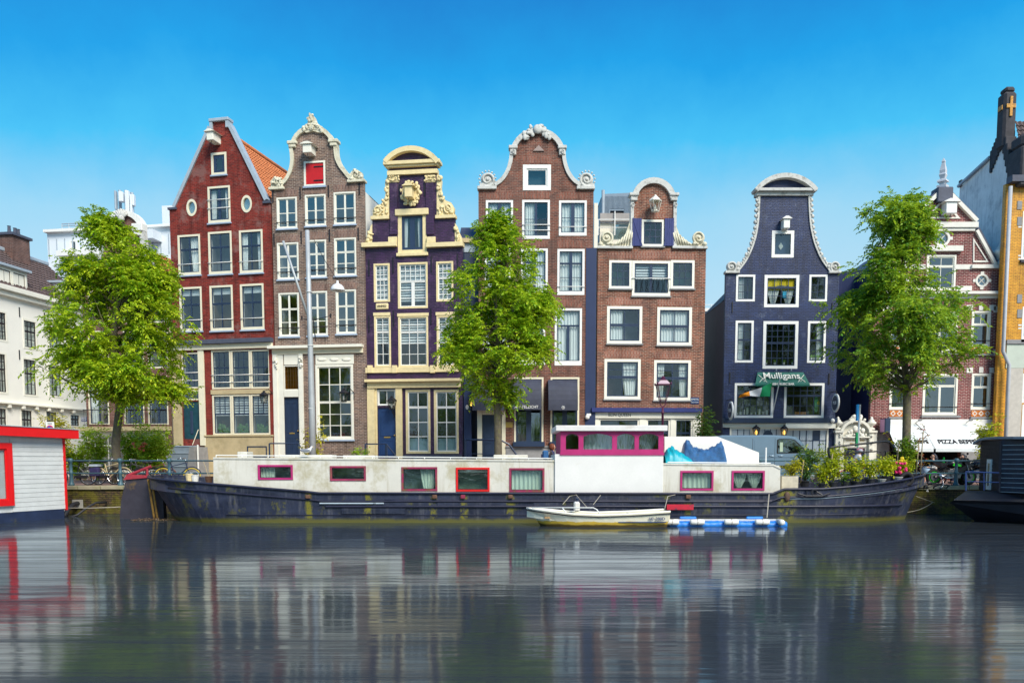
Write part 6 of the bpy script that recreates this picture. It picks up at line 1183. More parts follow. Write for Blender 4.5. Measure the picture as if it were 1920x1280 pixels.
# things lying and standing on the barge
def lump(name, label, cat, u0, v0, u1, v1, Y, mat, peaks, seed):
    """a slack tarpaulin bag: swollen body with pulled-up corners and creases"""
    rd = random.Random(seed); a, c = atY(u0, v1, Y), atY(u1, v0, Y); w_, hh = c.x - a.x, c.z - a.z; root = MB(); nx, ny = 40, 22; vs = []
    for i in range(nx + 1):
        for j in range(ny + 1):
            s, t = i / nx, j / ny; z = hh * interp(s, peaks) * max(0, math.sin(math.pi * t)) ** .45
            z += z * .045 * (1.2 * abs(math.sin(s * 11 + 9 * t)) - abs(math.sin(s * 17 - 7 * t + 1)) + math.sin(s * 23 + 5 * t + seed) + math.sin(s * 9 - t * 14) + .8 * math.sin(s * 41 + t * 13) + .6 * math.sin(s * 67 - t * 21)); vs.append((w_ * s, -.5 + 1.0 * t, max(0, z)))
    m = MB().add(vs, [[i * (ny + 1) + j, (i + 1) * (ny + 1) + j, (i + 1) * (ny + 1) + j + 1, i * (ny + 1) + j + 1] for i in range(nx) for j in range(ny)]); o = m.build(name, mat, None, smooth=True, loc=(a.x, Y, a.z)); return tag(o, label, cat)
lump('tarpaulin', 'crumpled blue tarpaulin bag with two raised corners on the barge roof', 'tarpaulin', 1278, 822, 1358, 869, 32.5, M('blue_tarp', (.035, .13, .30), .3, .5, 4, .9, stain=(.08, .14, .2), st=(.55, .7), ssc=3, bdist=.05), [(0, .4), (.05, .78), (.10, .92), (.17, .84), (.26, .66), (.4, .58), (.6, .58), (.74, .66), (.84, .80), (.92, .84), (.97, .7), (1, .35)], 2)
lump('tarpaulin', 'turquoise tarpaulin bundle tied with rope against the wheelhouse', 'tarpaulin', 1244, 838, 1297, 868, 32.2, M('turquoise_tarp', (.005, .34, .42), .4, .2, 3, .4), [(0, .5), (.12, .9), (.28, 1.0), (.5, .78), (.75, .5), (.92, .3), (1, .05)], 5)
def onb(u, v, Y): return atY(u, v, Y)
for i, (u, v, Y, hh, r, n, mt, lb, pr) in enumerate([
    (1508, 912, 33.2, 1.25, .60, 420, LD, 'dark green bushy shrub in a pot beside the white cabin end', .2), (1548, 905, 33.6, 1.45, .70, 520, LG, 'tall yellow-green shrub behind the pots on the barge deck', .2), (1484, 903, 32.4, .6, .35, 200, LY, 'pale yellow leafy plant against the cabin end wall', .15),
    (1542, 917, 31.75, .6, .28, 170, LG, 'straggly lime plant in black pot beside the dark shrub', .17), (1562, 915, 31.75, .75, .22, 190, LG, 'spiky lime plant in black pot next to the tube frame', .16), (1584, 913, 31.75, .18, .18, 50, LM, 'low green seedling pot between two spiky lime plants', .15),
    (1604, 913, 31.8, .75, .34, 240, LG, 'full lime plant in wide black pot below the tube frame', .2), (1631, 909, 31.9, .75, .34, 240, LG, 'yellow-green plant in round black pot beside a grey pot', .19), (1662, 904, 32.1, .85, .42, 300, LG, 'large lime plant in black pot between two grey pots', .18)]):
    p = onb(u, v, Y); plant('potted_plant', lb, 'plant', p, hh * random.uniform(.8, 1.25), r * 1.35, int(n * .45), mt, .105, 'potted plants on the barge deck', pot=PLAS, shape='bush', potr=pr, stems=11)
for i, (u, v) in enumerate(((1652, 910), (1683, 906))):
    p = onb(u, v, 31.9); tag(MB().lathe((0, 0, 0), [(.10, 0), (.16, .22), (.18, .22), (.18, .26), (.14, .26), (.13, .2)], 14).build('flower_pot', GPOT, loc=p), ('empty grey pot beside the yellow-green plant on the barge', 'empty grey pot under the pink flowers on the barge')[i], 'pot', 'grey pots on the barge')
p = onb(1692, 905, 32.7); tub = thing('planter', 'dark oval planter tub with pink flowers and tall grass at the bow', 'planter', p); MB().lathe((0, 0, -.1), [(.42, 0), (.50, .42), (.53, .42), (.53, .48), (.46, .48), (.42, .35)], 20).build('tub', PLAS, tub)
plant('', '', '', (-.1, -.1, .3), .55, .55, 160, LG, .09, par=tub, stems=12); plant('', '', '', (.25, .1, .3), 1.5, .4, 200, LM, .12, par=tub, stems=22, shape='spike')
m = MB()
for k in range(14): m.ball((-.3 + random.uniform(-.22, .22), -.45 + random.uniform(-.1, .1), .55 + random.uniform(-.15, .25)), random.uniform(.045, .075), 7, 5, .2)
m.build('pink_blossoms', M('pink_petal', (.72, .03, .17), .6, .25, 9), tub); m = MB()
for k in range(7): m.ball((-.1 + random.uniform(-.15, .15), -.2, .85 + random.uniform(-.1, .15)), random.uniform(.05, .08), 7, 5, .2)
m.build('yellow_blossoms', M('yellow_petal', (.75, .55, .02), .6, .2, 9), tub)
tag(MB().ring((0, 0, 0), .22, .075, 20, 8).build('tyre_fender', M('tyre_rubber', (.014, .014, .016), .8, .2, 6, .3), loc=atY(1700, 898, 32.1)), 'round black tyre hung on the bow rim as a fender', 'tyre')
for i, (u, v, Y, n, mt, lb) in enumerate(((1620, 858, 33.2, 70, LY, 'thin yellow vine trained over the tube frame'), (1725, 830, 33.2, 80, LR, 'red autumn vine climbing bamboo canes at the bow'), (1668, 850, 33.4, 50, LY, 'sparse yellow vine on canes beside the tree trunk'))):
    p = atY(u, v, Y); w_ = 1.2 if i == 0 else .35; vn = thing('climbing_vine', lb, 'plant', (p.x, p.y, p.z - .8)); m = MB(); C = []; prev = None
    path = [(-w_ + 2 * w_ * k / 8 if i == 0 else .28 * math.sin(k * 1.3), .1 * math.sin(k * 2), -.25 + (.95 + .25 * math.sin(k) if i == 0 else k * .23)) for k in range(9)]; m.tube(path, .014, 4); m.build('stem', RUS, vn)
    for k in range(n // 3): t = random.uniform(0, 7.99); a, b = Vector(path[int(t)]), Vector(path[int(t) + 1]); q = a.lerp(b, t % 1); C.append((q.x + random.uniform(-.1, .1), q.y, q.z + random.uniform(-.15, .15)))
    leaves_obj('leaves', sprays(np.array(C), np.zeros((len(C), 3)) + (0, 0, .2), 1, 3, .14, .13, .5), mt, vn)
for nm, u, v, mt, lb, cat in (('bucket', 366, 906, WHITE, 'white bucket on the stern deck before the cabin end', 'bucket'), ('plant_tub', 392, 908, RUS, 'rusty tub with bare twigs against the left cabin end', 'tub'), ('yellow_can', 355, 903, YELC, 'yellow can among the stern deck clutter', 'can')):
    T_ = thing(nm, lb, cat, atY(u, v, 32.8)); MB().lathe((0, 0, 0), [(.11, 0), (.15, .3), (.16, .3), (.16, .33), (.13, .33), (.12, .25)], 12).build('vessel', mt, T_)
    if cat == 'tub': MB().tube([(0, 0, .2), (-.12, 0, .7), (-.2, 0, .9)], .012, 4).tube([(0, 0, .2), (.02, 0, .8)], .01, 4).build('twigs', SAND, T_)
    elif cat == 'bucket': MB().ring((0, 0, .33), .15, .008, 14, 4).build('handle', ZINC, T_)
    else: MB().tube([(-.1, 0, .33), (0, 0, .42), (.1, 0, .33)], .01, 4).build('handle', ZINC, T_)
p = atY(1476, 916, 32.3); cr = MB().box(-.32, .32, -.3, .3, 0, .03).box(-.32, -.29, -.3, .3, .031, .5).box(.29, .32, -.3, .3, .031, .5).box(-.289, .289, -.3, -.27, .031, .5).box(-.289, .289, .27, .3, .031, .5).build('wooden_crate', M('pale_wood', (.55, .50, .38), .8, .2, 5, .2), loc=p); tag(cr, 'pale wooden planter crate against the white cabin end', 'crate')

# ======== dinghy
DG = thing('dinghy', 'small cream open motor dinghy with outboard moored beside the barge', 'boat', (0, 29.75, 0)); DY = 29.75
xa, xb = atY(988, 930, DY).x, atY(1251, 930, DY).x; st2 = []
for t in [0, .02, .05, .1, .16, .24, .32, .4, .5, .6, .7, .8, .9, .96, 1]:
    x = xa + (xb - xa) * t; q = min(1, t / .45); bt = .78 * max(0, 1 - (1 - q) ** 2.2) ** .6 * (1 - .12 * max(0, t - .6) / .4); zt = .56 - .16 * math.sin(math.pi * min(1, t * 1.15)) ** 1.0 + .02 * t; zt = interp(t, [(0, .62), (.1, .57), (.3, .46), (.5, .42), (.75, .46), (1, .54)]); xw = xa + .55 + (xb - .12 - xa - .55) * t; st2.append((x, xw, bt, bt * .72, zt, -.12))
DM, t_ = nodes('stained_dinghy_gelcoat'); co = _coord(t_); sp = t_.nodes.new('ShaderNodeSeparateXYZ'); t_.links.new(co, sp.inputs[0]); zz_ = _math(t_, 'ADD', sp.outputs[2], _math(t_, 'MULTIPLY', _noise(t_, co, 1.6, 5, .7, sx=(1, 1, 2)), -.16))
c_ = _mix(t_, _ramp(t_, _noise(t_, co, 3, 5), .3, .8), (.78, .74, .58), (.66, .62, .46)); c_ = _mix(t_, _ramp(t_, zz_, .125, .105), c_, (.60, .40, .05)); c_ = _mix(t_, _ramp(t_, zz_, .04, -.02), c_, (.09, .06, .015)); _bsdf(t_, c_, .4)
hull(DG, st2, DM, deckm=M('dinghy_sole', (.25, .22, .15), .8), drop=.3, inset=.12)
for sg in (-1, 1): MB().tube([(s[0], sg * (s[2] + .02), s[4] - .05) for s in st2], .022, 6).build('rub_rail', BLACK, DG, smooth=True); MB().tube([(s[0], sg * (s[2] - .03), s[4] + .015) for s in st2], .035, 6).build('gunwale', M('dinghy_gunwale', (.80, .78, .68), .5, .06), DG, smooth=True)
x = lambda u: atY(u, 930, DY).x
MB().tube([(x(998), -.1, .66), (x(1110), -.55, .68), (x(1116), -.6, .62), (x(1122), -.65, .45)], .022, 6).tube([(x(1053), -.5, .67), (x(1062), -.6, .45)], .022, 6).build('grab_rail', WHITE, DG, smooth=True)
OB = MB().box(x(1077), x(1088), .1, .42, .5, .86, .05).build('outboard_motor', M('outboard_white', (.72, .70, .64), .45, .1), DG); MB().tube([(x(1083), .25, .86), (x(1083), .2, 1.0)], .05, 6).build('motor_clamp', NAVY, OB)
MB().box(x(1020), x(1030), -.6, .6, .3, .36).build('thwart', M('thwart_wood', (.35, .22, .1), .7), DG); MB().box(x(1180), x(1240), -.6, .6, .40, .45).build('stern_seat', M('dinghy_seat', (.70, .66, .5), .6), DG)
s_ = interp(x(1222), [(s[0], s[2]) for s in st2]); text('lettering', '390D', .15, BLUEP, DG, (x(1232), -s_ - .02, .30), bold=.003); text('lettering', 'HD', .13, BLUEP, DG, (x(1216), -s_ - .025, .30), bold=.003); MB().box(x(1155), x(1243), -s_ - .015, -s_ + .05, .165, .195).build('blue_stripe', BLUEP, DG)
for i, (P_, lb) in enumerate((([(1246, 955, 29.9), (1252, 930, 30.6), (1266, 927, 30.9)], 'grey rope pair tying the dinghy stern to the barge'), ([(1055, 945, 29.6), (1068, 930, 30.5), (1080, 927, 30.9), (1100, 950, 29.9)], 'looped rope over the dinghy outboard motor'), ([(1112, 946, 29.6), (1126, 928, 30.9)], 'thin rope from the dinghy rail up to the barge'))):
    o = atY(*P_[0]); tag(MB().tube([tuple(atY(*q) - o) for q in P_], .013, 5).build('rope', M('rope_fibre', (.36, .33, .26), .9) if 'rope_fibre' not in bpy.data.materials else bpy.data.materials['rope_fibre'], loc=o), lb, 'rope')
# ======== blue pontoon with fenders
PT = thing('pontoon_float', 'low float wrapped in bright blue tarpaulin beside the barge', 'float', (0, 29.95, 0)); xa, xb = atY(1252, 930, 29.9).x, atY(1470, 930, 29.9).x
BT = M('bright_blue_tarp', (.01, .19, .62), .4, .25, 4, .5); n = 60; vs = []; PR = [(-.42, -.1), (-.5, .0), (-.48, .13), (-.35, .18), (.35, .18), (.48, .13), (.5, -.1)]
for i in range(n + 1):
    for j, (y, z) in enumerate(PR): k = .02 * math.sin(i * 1.7 + j) + .015 * math.sin(i * .6 + 2 * j); vs.append((xa + (xb - xa) * i / n, y * (1 + k), z + k * .5))
q = len(PR); MB().add(vs, [[i * q + j, (i + 1) * q + j, (i + 1) * q + j + 1, i * q + j + 1] for i in range(n) for j in range(q - 1)] + [list(range(q)), [n * q + j for j in range(q)][::-1]]).build('tarp_cover', BT, PT, smooth=True)
MB().box(xa + .3, xb - .2, -.3, .3, .182, .21).build('top_boards', M('pale_board', (.6, .6, .58), .7), PT)
FEN = M('fender_white', (.72, .71, .66), .5, .08, 4, .1, stain=(.45, .40, .30), st=(.6, .75), ssc=3)
for i, (u, lb) in enumerate(((1260, 'white fender between the dinghy stern and the blue float'), (1308, 'white cylinder fender second along from the dinghy stern'), (1372, 'white cylinder fender on the middle of the blue float'), (1430, 'white cylinder fender just short of the far end of the float'), (1464, 'round white fender at the far end of the blue float'))):
    p = atY(u, 930, 29.4); FE = thing('fender', lb, 'fender', (p.x, 29.38, .16), group='fenders on the blue float'); MB().lathe((0, 0, 0), [(.03, -.26), (.08, -.25), (.105, -.2), (.105, .2), (.08, .25), (.03, .26)], 14, 'x' if i != 4 else 'y').build('fender_body', FEN, FE, smooth=True); MB().ring((0, 0, 0), .11, .008, 14, 4, 'x' if i != 4 else 'y').build('fender_rope', RUS, FE)
for i, u in enumerate((1290, 1415)): p = atY(u, 930, 30.2); MB().lathe((p.x, .2, .25), [(.04, -.3), (.06, -.28), (.06, .28), (.04, .3)], 10, 'x').build('blue_roll', BT, PT)
o = atY(1438, 970, 29.8); tag(MB().tube([(0, 0, 0), tuple(atY(1442, 925, 30.95) - o)], .02, 5).build('rope', bpy.data.materials['rope_fibre'], loc=o), 'grey rope from the blue float up to the barge side', 'rope')

# ======== houseboat with red roof (left)
hb = House('red_roofed_houseboat', 'grey boarded houseboat with bright red roof fascia and red window frame', 'houseboat', 118, 33.4, -68); hb.root.location.z = 0; hb.O.z = 0
x1, zt = hb.sz(118, 822); x0, _ = hb.sz(19, 822); zb = hb.Z(60, 957); xw = hb.S(-60, 880) - 3
BW = M('grey_painted_board', (.60, .62, .60), .6, .10, 2, .2, stain=(.42, .42, .40), st=(.62, .8)); n = 16
MB().box(xw, x1 - .01, .06, 4, .3, zt + .1).build('hull_wall', BW, hb.root); bh = (zt - zb) / n
for i in range(n): MB().prism([[(x0, zb + bh * i), (x1 - .02, zb + bh * i), (x1 - .02, zb + bh * (i + 1) - .012), (x0, zb + bh * (i + 1) - .012)]], 0 + .012 * (i % 2) + random.uniform(0, .006), .055).build('board', BW, hb.root)
for i in range(n): MB().box(xw, x0 - .9, .012 * (i % 2), .055, zb + bh * i, zb + bh * (i + 1) - .012).build('board', BW, hb.root)
RR = M('red_boat_paint', (.70, .010, .012), .4, .06, 3, .05); MB().box(x1 - .018, x1 + .06, -.04, 4, zb - .05, zt).build('corner_board', RR, hb.root)
ra, rb = hb.S(136, 815), xw; zr = zt + .02; MB().prism([[(rb, zr + .10), (ra, zr - .02), (ra, zr + .33), (rb, zr + .45)]], -.35, 4.3).build('roof_fascia', RR, hb.root); MB().prism([[(rb, zr + .455), (ra + .05, zr + .335), (ra + .05, zr + .36), (rb, zr + .48)]], -.38, 4.33).build('roof_edge', ZINC, hb.root)
wz0, wz1 = hb.Z(10, 948), hb.Z(10, 830); build_window(hb.root, x0 - 1.3, x0 + .01, wz0, wz1, [(1, 1, 1)], fr=RR, sa=RR, fw=.22, sw=.05, y=-.06, deep=.01, room=WHITE, cur='sheer')
MB().box(xw, x1 - .1, -.02, 4, -.4, zb - .01).build('hull_pontoon', M('navy_pontoon', (.018, .03, .07), .5, .3, 2, .2, stain=(.10, .09, .02), st=(.6, .7)), hb.root)

# ======== dark houseboat (right)
hb = thing('dark_boarded_houseboat', 'black-navy boarded houseboat with rounded roof edge and blue railing', 'houseboat', (0, 0, 0)); c = atY(1875, 900, 31.6); l = atY(1836, 900, 34.0); r = atY(1990, 900, 29.5); r = c + (r - c) * 2.5; zt = atY(1875, 826, 31.6).z; zb = atY(1875, 922, 31.6).z
hb.location = (c.x, c.y, 0); DKB = M('dark_stained_board', (.018, .024, .042), .5, .35, 4, .3, streak=(.04, .035, .04)); DKB2 = M('weathered_dark_board', (.030, .026, .028), .7, .4, 4, .4)
def wallboards(p, q, n, mat, gap, proud):
    d = (q - p); d.z = 0; Lw = d.length; ang = math.atan2(d.y, d.x); hgt = (zt - zb) / n
    o = MB().box(0, Lw, .03, .15, zb - .02, zt + .05).build('wall', mat, hb, loc=(p.x - c.x, p.y - c.y, 0), rot=(0, 0, ang))
    for i in range(n): MB().box(0, Lw, -proud, .029, zb + hgt * i + gap, zb + hgt * (i + 1), .008).build('board', mat, o)
    return o
wa = wallboards(c, r, 11, DKB, .022, .02); wb = wallboards(l, c, 13, DKB2, .01, .012)
for i in range(11): MB().box(0, (r - c).length, -.012, .028, zb + (zt - zb) / 11 * i + .002, zb + (zt - zb) / 11 * i + .020).build('board_gap_trim', ZINC, wa)
dl = (c - l); dl.z = 0; k = dl.length; MB().box(k * .42, k * .62, -.06, .02, zb + .05, zb + 1.25).build('slit_window', WHITE, wb); MB().box(k * .48, k * .57, -.065, -.061, zb + .2, zb + 1.1).build('pane', GLASSD, wb)
MB().box(-.05, .05, -.05, .06, zb, zt).build('corner_post', DKB, hb)
vs = []; top = []
for i, (u, v, Y) in enumerate(((1824, 829, 34.2), (1835, 822, 33.8), (1850, 819, 33.0), (1870, 818, 31.9), (1900, 818, 30.9), (1990, 818, 29.3), (2200, 818, 26.6))):
    p = atY(u, v, Y) - Vector((c.x, c.y, 0)); top.append(p)
m = MB(); n = len(top); bk = [p + Vector((3.5, 4.5, 0)) for p in top]; m.add([tuple(p) for p in top] + [tuple(p) for p in bk] + [tuple(p - Vector((0, 0, .09))) for p in top] + [tuple(p - Vector((0, 0, .09))) for p in bk], [[i, i + 1, n + i + 1, n + i] for i in range(n - 1)] + [[i, i + 1, 2 * n + i + 1, 2 * n + i] for i in range(n - 1)] + [[2 * n + i, 2 * n + i + 1, 3 * n + i + 1, 3 * n + i] for i in range(n - 1)] + [[0, n, 3 * n, 2 * n]]); m.build('roof', M('grey_roof_felt', (.30, .31, .33), .7, .15), hb)
dk = [(1788, 937, 31.6), (1812, 919, 32.2), (2250, 928, 29.0), (2250, 950, 27.0)]; P = [atY(*q) - Vector((c.x, c.y, 0)) for q in dk]; low = [Vector((p.x + (1.6 if i < 2 else 0), p.y + .6, -.3)) for i, p in enumerate(P)]
sk = Vector((0, .25, -.12)); MB().add([tuple(p) for p in P] + [tuple(p + sk) for p in P] + [tuple(p) for p in low], [[0, 1, 2, 3], [0, 3, 7, 4], [4, 7, 11, 8], [0, 4, 5, 1], [4, 8, 9, 5], [1, 5, 6, 2], [5, 9, 10, 6]]).build('hull', M('black_hull_paint', (.014, .017, .026), .4, .35, 2, .15), hb)
RB2 = M('blue_rail_paint', (.03, .06, .18), .4, .1); m = MB()
rp = [atY(1811, 884, 31.9), atY(1873, 886, 31.3), atY(1811, 902, 31.9), atY(1873, 904, 31.3), atY(1811, 919, 31.9), atY(1845, 919, 31.6)]; rp = [p - Vector((c.x, c.y, 0)) for p in rp]
m.tube([rp[0], rp[1]], .03, 6).tube([rp[2], rp[3]], .022, 6).tube([rp[0], rp[4]], .035, 6).tube([rp[0].lerp(rp[1], .55), rp[5]], .022, 6).build('railing', RB2, hb)

# ---------------------------------------------------------------- van
VP_ = M('blue_grey_car_paint', (.18, .27, .35), .28, .06, 1.5, 0, metal=.25, spec=.6); VG = glass('van_glass', (.45, .58, .58), .18); RUB = bpy.data.materials['tyre_rubber']; CHR = M('chrome', (.6, .62, .64), .25, .05, 2, 0, metal=.9)
vr = atY(1339, 880, 39.2); vf = atY(1565, 880, 39.2); VL = vf.x - vr.x; VH = atY(1450, 815, 39.2).z - GZ
VN = thing('parked_van', 'blue-grey panel van parked on the quay before the navy pub', 'van', (vr.x, 39.2, GZ)); k = VL; h_ = VH
side = [(.005, .16), (.0, .30), (.004, .62), (.012, .86), (.03, .96), (.06, .995), (.45, 1.0), (.63, .985), (.68, .955), (.735, .83), (.815, .615), (.84, .575), (.93, .535), (.975, .49), (.992, .40), (1.0, .28), (.995, .17), (.97, .14), (.91, .14)]
def warch(cx, r): return [(cx + r * math.cos(R(a)) / 1, .14 + r * math.sin(R(a)) * (VL / VH)) for a in range(0, 181, 20)]
prof = side + warch(.82, .072)[1:-1] + [(.74, .14), (.24, .14)] + warch(.17, .072)[1:-1] + [(.09, .14)]
bm_ = MB().prism([[(a * k, b * h_) for a, b in prof]], 0, 2.0); body = bm_.build('body', VP_, VN); me = body.data; b2 = bmesh.new(); b2.from_mesh(me); bmesh.ops.remove_doubles(b2, verts=b2.verts, dist=1e-4); bmesh.ops.recalc_face_normals(b2, faces=b2.faces)
ed = [e for e in b2.edges if len(e.link_faces) == 2 and e.calc_face_angle(0) > .9 and abs(e.verts[0].co.y - e.verts[1].co.y) < .01 and min(v.co.z for v in e.verts) > .4 * h_]
bmesh.ops.bevel(b2, geom=ed, offset=.09, segments=3, affect='EDGES', clamp_overlap=True); b2.to_mesh(me); b2.free()
def vpan(name, pts, mat, y, t=.012): return MB().prism([[(a * k, b * h_) for a, b in pts]], -y, -y + t).build(name, mat, VN)
vpan('side_window', [(.515, .62), (.515, .90), (.535, .925), (.63, .92), (.665, .90), (.785, .63)], M('window_seal', (.012, .012, .014), .5), .006); vpan('side_window', [(.525, .635), (.525, .895), (.54, .91), (.628, .906), (.655, .89), (.765, .645)], VG, .012, .004)
vpan('window_sticker', [(.54, .66), (.54, .85), (.565, .85), (.565, .66)], M('sticker_paper', (.40, .50, .36), .7, .1), .016, .003)
for pts in ([(.14, .62), (.14, .90), (.30, .905), (.30, .62)], [(.33, .62), (.33, .905), (.485, .905), (.485, .62)]): vpan('pressed_panel', pts, VP_, .010, .0095)
for a in (.315, .50): MB().box(a * k - .008, a * k + .008, -.003, .004, .2 * h_, .93 * h_).build('door_gap', BLACK, VN)
MB().box(.10 * k, .95 * k, -.02, .004, .545 * h_, .565 * h_).build('side_groove', VP_, VN); MB().box(.10 * k, .98 * k, -.035, .004, .33 * h_, .38 * h_).build('rub_strip', BLACK, VN)
for a in (.465, .54): MB().ball((a * k + .05, -.03, .575 * h_), (.13, .04, .03)).build('door_handle', VP_, VN)
MB().ball((.79 * k, -.18, .66 * h_), (.09, .16, .12)).build('wing_mirror', BLACK, VN, smooth=True); vpan('headlight', [(.945, .38), (.955, .50), (.985, .45), (.99, .38)], CHR, .01); vpan('tail_light', [(.004, .40), (.006, .66), (.03, .66), (.03, .40)], REDP, .008)
for a in (.17, .82):
    W = MB().lathe((a * k, .02, .34), [(.20, .0), (.34, .0), (.37, .03), (.37, .2), (.34, .23), (.20, .23)], 24, 'y').build('wheel', RUB, VN, smooth=False); MB().lathe((a * k, .01, .34), [(.04, .0), (.2, .02), (.22, .05), (.22, .2)], 18, 'y').build('hub_cap', CHR, W)
MB().add([(.672 * k, .2, .952 * h_), (.672 * k, 1.8, .952 * h_), (.812 * k, 1.85, .625 * h_), (.812 * k, .15, .625 * h_)], [[0, 1, 2, 3]]).build('windscreen', VG, VN)

# ---------------------------------------------------------------- bicycles
def bicycle(label, u, Y, col, heading=1, tyre=RUB, extra=None, rz=0, lean=0, rimcol=None, scale=1.0, group='bicycles parked along the railing', loc=None, name='bicycle'):
    o = loc or Vector((atY(u, 890, Y).x, Y, GZ)); root = thing(name, label, 'bicycle', o, R(rz), group); root.scale = (heading * scale, scale, scale); root.rotation_euler = (R(lean), 0, R(rz)); r = .34; wb = 1.10
    fm = M('bike_' + str(abs(hash(label)) % 9999), col, .35, .1, 3, 0)
    for x in (-wb / 2, wb / 2):
        W = MB().ring((x, 0, r), r - .02, .02, 28, 6).build('wheel', tyre, root, smooth=True); m = MB().ring((x, 0, r), r - .05, .012, 28, 4)
        MB_ = m
        for k in range(14): a = k * 2 * math.pi / 14; m.tube([(x, .02 * (-1) ** k, r), (x + (r - .05) * math.cos(a), 0, r + (r - .05) * math.sin(a))], .0025, 3, cap=False)
        m.lathe((x, 0, r), [(.025, -.05), (.025, .05)], 8, 'y').build('rim_and_spokes', rimcol or CHR, W)
        MB().tube([(x + (r + .03) * math.cos(R(a)), 0, r + (r + .03) * math.sin(R(a))) for a in (range(10, 190, 15) if x < 0 else range(20, 150, 15))], .022, 5).build('mudguard', fm, root)
    bb = (-.10, 0, .30); st_ = (-.24, 0, .86); hd = (.34, 0, .88); hl = (.38, 0, .66); m = MB().tube([bb, st_], .02, 6).tube([bb, hl], .02, 6).tube([(-.21, 0, .74), hd], .018, 6).tube([hd, hl], .024, 6)
    for s in (-.05, .05): m.tube([(-wb / 2, s, r), bb], .011, 5).tube([(-wb / 2, s, r), (-.21, 0, .74)], .010, 5).tube([(wb / 2, s, r), (.40, s * .7, .62), hl], .012, 5)
    m.build('frame', fm, root); MB().tube([(hd[0], 0, hd[2]), (.30, 0, 1.04)], .016, 6).tube([(.14, -.28, 1.02), (.22, -.26, 1.06), (.30, -.1, 1.06), (.30, .1, 1.06), (.22, .26, 1.06), (.14, .28, 1.02)], .013, 6).build('handlebar', CHR, root, smooth=True)
    MB().tube([(.10, -.28, 1.015), (.18, -.275, 1.04)], .019, 6).tube([(.10, .28, 1.015), (.18, .275, 1.04)], .019, 6).build('grips', BLACK, root); MB().ball((-.27, 0, .95), (.15, .09, .045), 10, 6).tube([st_, (-.25, 0, .93)], .014, 5).build('saddle', BLACK, root, smooth=True)
    MB().box(-.55, -.02, -.075, -.045, .27, .40, .02).build('chain_guard', BLACK, root); MB().tube([(-.10, -.09, .30), (-.02, -.09, .16)], .012, 4).tube([(-.10, .09, .30), (-.18, .09, .44)], .012, 4).tube([(-.10, -.09, .30), (-.10, .09, .30)], .014, 4).box(-.06, .03, -.19, -.08, .14, .165).build('crank', CHR, root)
    m = MB().box(-.80, -.34, -.07, .07, .735, .75).tube([(-.56, -.07, r), (-.62, -.07, .735)], .008, 4).tube([(-.56, .07, r), (-.62, .07, .735)], .008, 4); m.build('rear_rack', BLACK, root)
    if extra == 'bags':
        for s in (-1, 1): MB().box(-.82, -.42, s * .13 - .07, s * .13 + .07, .36, .72, .03).build('pannier', M('navy_bag_cloth', (.03, .025, .09), .8, .2) if 'navy_bag_cloth' not in bpy.data.materials else bpy.data.materials['navy_bag_cloth'], root)
        MB().box(-.80, -.44, -.19, .19, .752, .84).build('carrier_box', ZINC, root)
    if extra == 'crate':
        MB().box(.42, .80, -.22, .22, .78, .80).box(.42, .44, -.22, .22, .801, 1.05).box(.78, .80, -.22, .22, .801, 1.05).box(.441, .779, -.22, -.20, .801, 1.05).box(.441, .779, .2, .22, .801, 1.05).build('front_crate', BLACK, root)
    return root
bicycle('black bicycle beside the grey boarded houseboat', 138, 37.2, (.015, .016, .02), -1, rz=8, scale=1.12, extra='crate'); bicycle('cream framed bicycle with navy pannier bags by the railing', 208, 37.4, (.55, .45, .26), 1, extra='bags', rz=-6, scale=1.12)
bicycle('black bicycle with silver rims standing right behind the tree trunk', 240, 38.0, (.03, .03, .035), 1, rz=3, scale=1.1); bicycle('white-rimmed bicycle leaning behind the tiller', 262, 37.9, (.02, .02, .024), -1, rz=10, scale=1.08, rimcol=WHITE); bicycle('rusty brown bicycle under the flowering shrub', 293, 38.2, (.16, .06, .03), 1, rz=-4, scale=1.08)
bicycle('bicycle with yellow tyres beside the stone steps', 333, 37.4, (.02, .03, .07), 1, tyre=M('yellow_tyre', (.62, .46, .03), .7), rz=5, scale=1.15); bicycle('blue bicycle parked right of the stone portal', 1648, 37.6, (.02, .16, .42), -1, rz=6, scale=1.05); bicycle('black bicycle behind the bamboo canes', 1735, 37.5, (.015, .015, .017), -1, rz=-20)
bicycle('tipped bicycle hanging over the quay edge by the bow', 1735, 35.9, (.06, .06, .065), 1, lean=70, loc=Vector((atY(1733, 905, 35.9).x, 35.75, GZ - .12)), scale=.9, group='bicycles parked along the railing')

